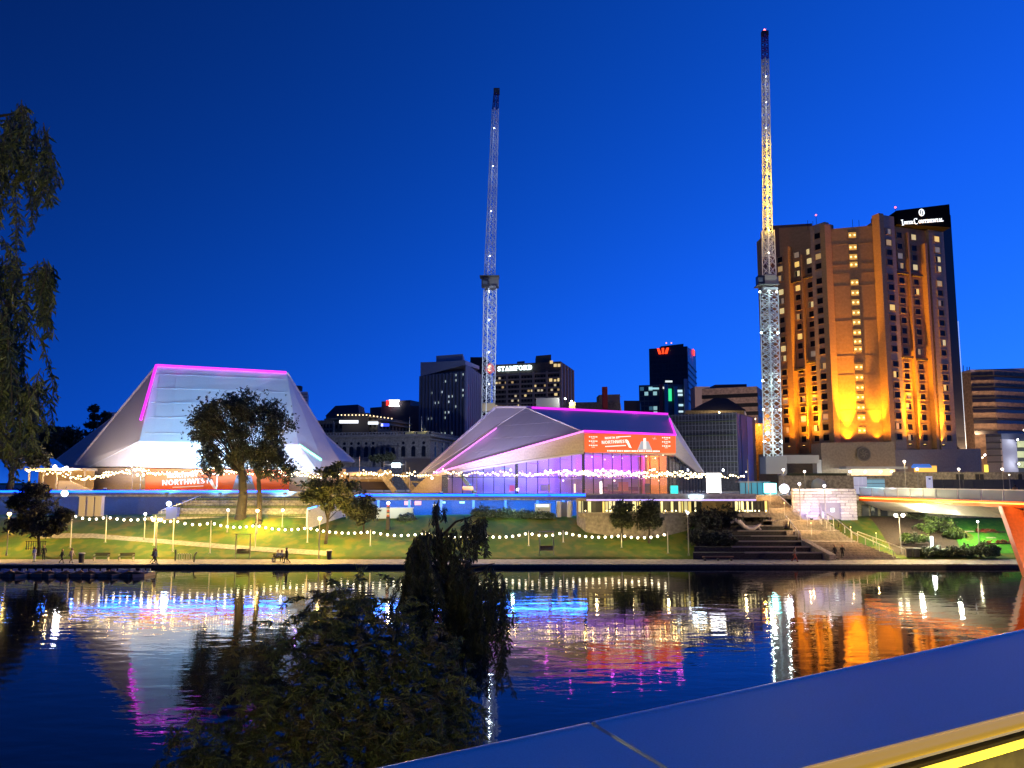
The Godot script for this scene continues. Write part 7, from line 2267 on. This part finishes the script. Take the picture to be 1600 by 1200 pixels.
			copy(proto, p, names[k], yaw)


# ---------------------------------------------------------------- near the lens
func fronds(t: Node3D, called: String, starts: Array, sd: int, colors: Array, leaf: float, per: float, spread := 0.22, rise := 0.0) -> void:
	# hanging twigs with narrow leaves: each start is [where, length]
	var r := RandomNumberGenerator.new()
	r.seed = sd
	var places := []
	var tints := []
	var tw := S()
	for s in starts:
		var p: Vector3 = s[0]
		var dir := Vector3(r.randfn() * spread, -1.0 + r.randf() * 0.35, r.randfn() * spread).normalized()
		if rise > 0.0:
			dir = Vector3(r.randfn(), r.randfn() * 0.7 + rise, r.randfn()).normalized()
		var left: float = s[1]
		var col: Color = colors[r.randi() % colors.size()]
		while left > 0.0:
			var step := minf(per, left)
			var q := p + dir * step
			tube(tw, p, q, 0.006, 0.005, 4)
			for k in 4:
				var out := Vector3(r.randfn(), (-0.7 if rise == 0.0 else 0.0) - r.randf() * 0.9, r.randfn()).normalized()
				var b := Basis.looking_at(Vector3(r.randfn(), r.randfn() * 0.3, r.randfn()).normalized(), -out if absf(out.y) < 2.0 else Vector3.UP)
				var sz := leaf * (0.5 + 1.0 * pow(r.randf(), 1.6))
				places.append(Transform3D(b.scaled_local(Vector3.ONE * sz), q + out * sz * 0.45))
				tints.append(col * (0.6 + 0.8 * r.randf()))
			p = q
			left -= step
			dir = (dir + Vector3(r.randfn() * 0.10, -0.14 if rise == 0.0 else -0.09, r.randfn() * 0.10)).normalized()
	obj("twigs", tw, mat(0.05, 0.035, 0.02), t)
	many(t, called, sprig("blade"), places, tints)


func near_things() -> void:
	var r := RandomNumberGenerator.new()
	r.seed = 77
	var olive := [Color(0.045, 0.055, 0.012), Color(0.085, 0.09, 0.02), Color(0.03, 0.038, 0.012), Color(0.07, 0.055, 0.018)]
	var black := [Color(0.016, 0.02, 0.008), Color(0.03, 0.032, 0.012)]
	# willow whose fronds hang in from the left
	var foot := Vector3(-8.6, 0.6, -11.0)
	var t := thing("willow_tree", "tall near willow hanging olive fronds into the left edge", "tree", foot, 0.0)
	var bm := mat(0.07, 0.05, 0.035, 0.95, 0.0, "strong", 0.5)
	var st := S()
	tube(st, Vector3.ZERO, Vector3(0.2, 7.0, 0.5), 0.32, 0.22, 10)
	tube(st, Vector3(0.2, 7.0, 0.5), Vector3(0.5, 14.6, 1.2), 0.22, 0.08, 10)
	obj("trunk", st, bm, t)
	st = S()
	var starts := []
	# clumps as seen: px range, y of the tops, length in metres
	for c in [[-60, 30, 150, 260, 22, 0.9], [15, 50, 145, 200, 12, 1.0], [40, 78, 165, 240, 12, 0.7], [62, 80, 215, 280, 7, 0.5], [-60, 20, 300, 470, 30, 1.4], [20, 80, 396, 430, 15, 0.7], [60, 88, 405, 440, 7, 0.35], [-30, 40, 470, 560, 24, 1.1], [-60, 30, 560, 620, 16, 0.8], [30, 60, 592, 618, 13, 0.65], [48, 66, 575, 610, 4, 0.9]]:
		for k in c[4]:
			starts.append([P(r.randf_range(c[0], c[1]), r.randf_range(c[2], c[3]), r.randf_range(8.4, 9.6)) - foot, c[5] * (0.5 + 0.7 * r.randf())])
	for q in [[48, 160], [70, 205], [40, 400], [78, 412], [30, 475], [55, 600], [0, 420], [-20, 560], [0, 180]]:
		var e := P(q[0], q[1] + 14, 9.0) - foot
		var root := Vector3(0.2 + (e.y - 7.0) * 0.04, e.y - 0.5, 0.5 + (e.y - 7.0) * 0.1)
		var k1 := root.lerp(e, 0.55) + Vector3(0, 0.25, 0)
		tube(st, root, k1, 0.05, 0.03, 6)
		tube(st, k1, e, 0.03, 0.008, 6)
	obj("branch", st, bm, t)
	fronds(t, "hanging_leaves", starts, 5, [Color(0.045, 0.055, 0.014), Color(0.08, 0.085, 0.02), Color(0.03, 0.04, 0.012)], 0.11, 0.035, 0.3)
	# the willow top in the middle
	foot = Vector3(X(705, 16.0), 0.6, -16.0)
	t = thing("willow_tree", "black willow top drooping over the water in front of the far bank", "tree", foot, 0.0)
	st = S()
	tube(st, Vector3.ZERO, P(712, 1010, 16.0) - foot, 0.2, 0.13, 10)
	tube(st, P(712, 1010, 16.0) - foot, P(680, 800, 15.8) - foot, 0.13, 0.03, 8)
	obj("trunk", st, bm, t)
	st = S()
	starts = []
	for c in [[676, 696, 780, 800, 8, 0.35, 15.6], [648, 672, 828, 846, 26, 0.75, 15.4], [672, 712, 824, 842, 22, 0.55, 15.8], [725, 760, 805, 822, 26, 0.62, 15.6], [636, 665, 850, 880, 34, 0.95, 15.3], [690, 735, 855, 880, 34, 1.2, 15.9], [640, 700, 880, 920, 46, 1.1, 15.4], [700, 770, 890, 930, 50, 1.3, 15.8], [740, 792, 890, 960, 30, 0.9, 15.6], [690, 790, 950, 1010, 60, 1.3, 16.0], [625, 660, 890, 940, 24, 0.7, 15.2], [760, 786, 880, 892, 5, 0.3, 15.2]]:
		for k in c[4]:
			starts.append([P(r.randf_range(c[0], c[1]), r.randf_range(c[2], c[3]), c[6] + r.randf_range(-0.5, 0.5)) - foot, c[5] * (0.5 + 0.6 * r.randf())])
		var e := P((c[0] + c[1]) / 2.0, c[2], c[6]) - foot
		var root := (P(705 - (1010 - c[2]) * 0.11, c[2] + 40, 15.9)) - foot
		tube(st, root, root.lerp(e, 0.5) + Vector3(0, 0.12, 0), 0.035, 0.02, 6)
		tube(st, root.lerp(e, 0.5) + Vector3(0, 0.12, 0), e, 0.02, 0.007, 6)
	obj("branch", st, bm, t)
	fronds(t, "hanging_leaves", starts, 6, black, 0.11, 0.035, 0.28)
	# leafy shrubby tree below the bridge
	foot = Vector3(X(580, 13.6), 0.6, -13.6)
	t = thing("riverbank_tree", "dense dark leafy tree below the bridge with olive-lit leaves", "tree", foot, 0.0)
	st = S()
	tube(st, Vector3.ZERO, P(585, 1150, 13.6) - foot, 0.2, 0.13, 10)
	obj("trunk", st, bm, t)
	st = S()
	starts = []
	var hub := P(585, 1160, 13.6) - foot
	for c in [[540, 985, 60, 50, 13.6], [620, 1010, 60, 55, 13.5], [480, 1040, 65, 60, 13.4], [560, 1070, 80, 70, 13.2], [660, 1070, 60, 60, 13.3], [700, 1100, 50, 60, 13.4], [430, 1110, 60, 60, 13.3], [520, 1140, 80, 60, 13.0], [620, 1150, 80, 60, 13.0], [380, 1170, 70, 50, 13.2], [470, 1200, 90, 50, 12.9], [690, 1170, 60, 60, 13.0], [580, 1220, 90, 50, 12.9], [330, 1215, 60, 40, 13.0]]:
		for k in 54:
			var v := Vector2(r.randfn(), r.randfn()) * 0.5
			starts.append([P(c[0] + v.x * c[2], c[1] + v.y * c[3] - 15, c[4] + r.randfn() * 0.45) - foot, 0.25 + 0.4 * r.randf()])
		var e := P(c[0], c[1], c[4]) - foot
		tube(st, hub, hub.lerp(e, 0.5) + Vector3(0, 0.2, 0), 0.05, 0.03, 6)
		tube(st, hub.lerp(e, 0.5) + Vector3(0, 0.2, 0), e, 0.03, 0.01, 6)
	obj("branch", st, bm, t)
	fronds(t, "leaf_sprays", starts, 9, olive, 0.125, 0.034, 0.55, 0.35)
	# the bridge parapet beside the lens
	var y := 9.5
	var ob := PY(925, 1130.5, y)
	var oc := PY(1640, 976, y)
	var dirv := (oc - ob).normalized()
	var oa := ob - dirv * 2.2
	var od := oc + dirv * 3.5
	var ib := PY(1250, 1200, y)
	var ic := PY(1600, 1111, y)
	var idir := (ic - ib).normalized()
	var jn := ob + (PY(1040, 1200, y) - ob).normalized() * ((ib - ob).dot(idir.cross(Vector3.UP)) / (PY(1040, 1200, y) - ob).normalized().dot(idir.cross(Vector3.UP)))
	t = thing("bridge_parapet", "broad blue-grey metal bridge parapet with gold-lit handrail in the near corner", "parapet", Vector3.ZERO)
	var cap := mat(0.86, 0.90, 0.82, 0.55, 0.0, "shell", 0.1)
	var ia := jn - idir * 2.2
	var ie := ic + idir * 4.0
	var gap := dirv * 0.006
	for q in [[oa, ob - gap, jn - gap, ia], [ob + gap, od, ie, jn + gap]]:
		st = S()
		prism(st, q, Vector3(0, -0.04, 0))
		obj("capping_slab", st, cap, t)
	# rounded outer lip and the faces under the capping
	for q in [[oa, ob - gap], [ob + gap, od]]:
		obj("rolled_lip", tube(S(), q[0] - Vector3(0, 0.008, 0), q[1] - Vector3(0, 0.008, 0), 0.011, 0.011, 10), mat(0.6, 0.6, 0.58, 0.3, 0.4), t)
	st = S()
	prism(st, [oa - Vector3(0, 0.05, 0), od - Vector3(0, 0.05, 0), od - Vector3(0, 1.3, 0), oa - Vector3(0, 1.3, 0)], Vector3(0.05, 0, 0.08))
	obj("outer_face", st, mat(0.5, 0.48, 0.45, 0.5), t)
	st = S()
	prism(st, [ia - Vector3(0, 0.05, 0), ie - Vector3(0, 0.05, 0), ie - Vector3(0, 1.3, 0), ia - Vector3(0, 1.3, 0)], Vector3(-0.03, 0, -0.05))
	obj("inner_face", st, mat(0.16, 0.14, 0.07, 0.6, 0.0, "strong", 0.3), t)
	var inw := idir.cross(Vector3.UP).normalized()
	if inw.z < 0.0:
		inw = -inw
	obj("handrail", tube(S(), ia + inw * 0.022 - Vector3(0, 0.008, 0), ie + inw * 0.022 - Vector3(0, 0.008, 0), 0.014, 0.014, 14), glow(0.85, 0.46, 0.04, 0.5), t)
	obj("light_line", bar(S(), ia + inw * 0.03 - Vector3(0, 0.05, 0), ie + inw * 0.03 - Vector3(0, 0.05, 0), 0.012), glow(1.0, 0.72, 0.06, 1.6), t)
	var lm := ia.lerp(ie, 0.55) + inw * 0.06 - Vector3(0, 0.045, 0)
	area(t, lm, lm + inw * 0.25 - Vector3(0, 1.0, 0), 4.0, 0.03, Color(1.0, 0.74, 0.1), 1.0)
	for px in [1592, 1750]:
		var p := PY(px, 1148, y - 0.12)
		obj("bracket", cube(0.02, 0.12, 0.05), mat(0.6, 0.58, 0.5, 0.3, 0.5), t, p)
	# light line along the outside of the walkway: it is what lights the near leaves
	var om := (oa + ob) / 2.0 - Vector3(0, 0.6, 0.12) - inw * 0.05
	obj("outer_light_line", bar(S(), oa - Vector3(0, 0.6, 0) - inw * 0.03, od - Vector3(0, 0.6, 0) - inw * 0.03, 0.03), glow(1.0, 0.7, 0.3, 3.0), t)
	area(t, om - inw * 0.05, P(560, 1120, 13.0), 3.0, 0.05, Color(1.0, 0.88, 0.36), 24.0)
	area(t, oa - Vector3(0.1, 0.6, 0.2), P(30, 450, 9.0), 1.5, 0.05, Color(1.0, 0.85, 0.34), 26.0)
	st = S()
	prism(st, [Vector3(-6, 8.3, -0.6), oa - Vector3(0, 1.2, 0), od - Vector3(0, 1.2, 0), Vector3(9, 8.3, -2.0), Vector3(9, 8.3, 5), Vector3(-6, 8.3, 5)], Vector3(0, -0.35, 0))
	obj("walkway_deck", st, mat(0.3, 0.26, 0.22, 0.8, 0.0, "strong", 1.0), t)
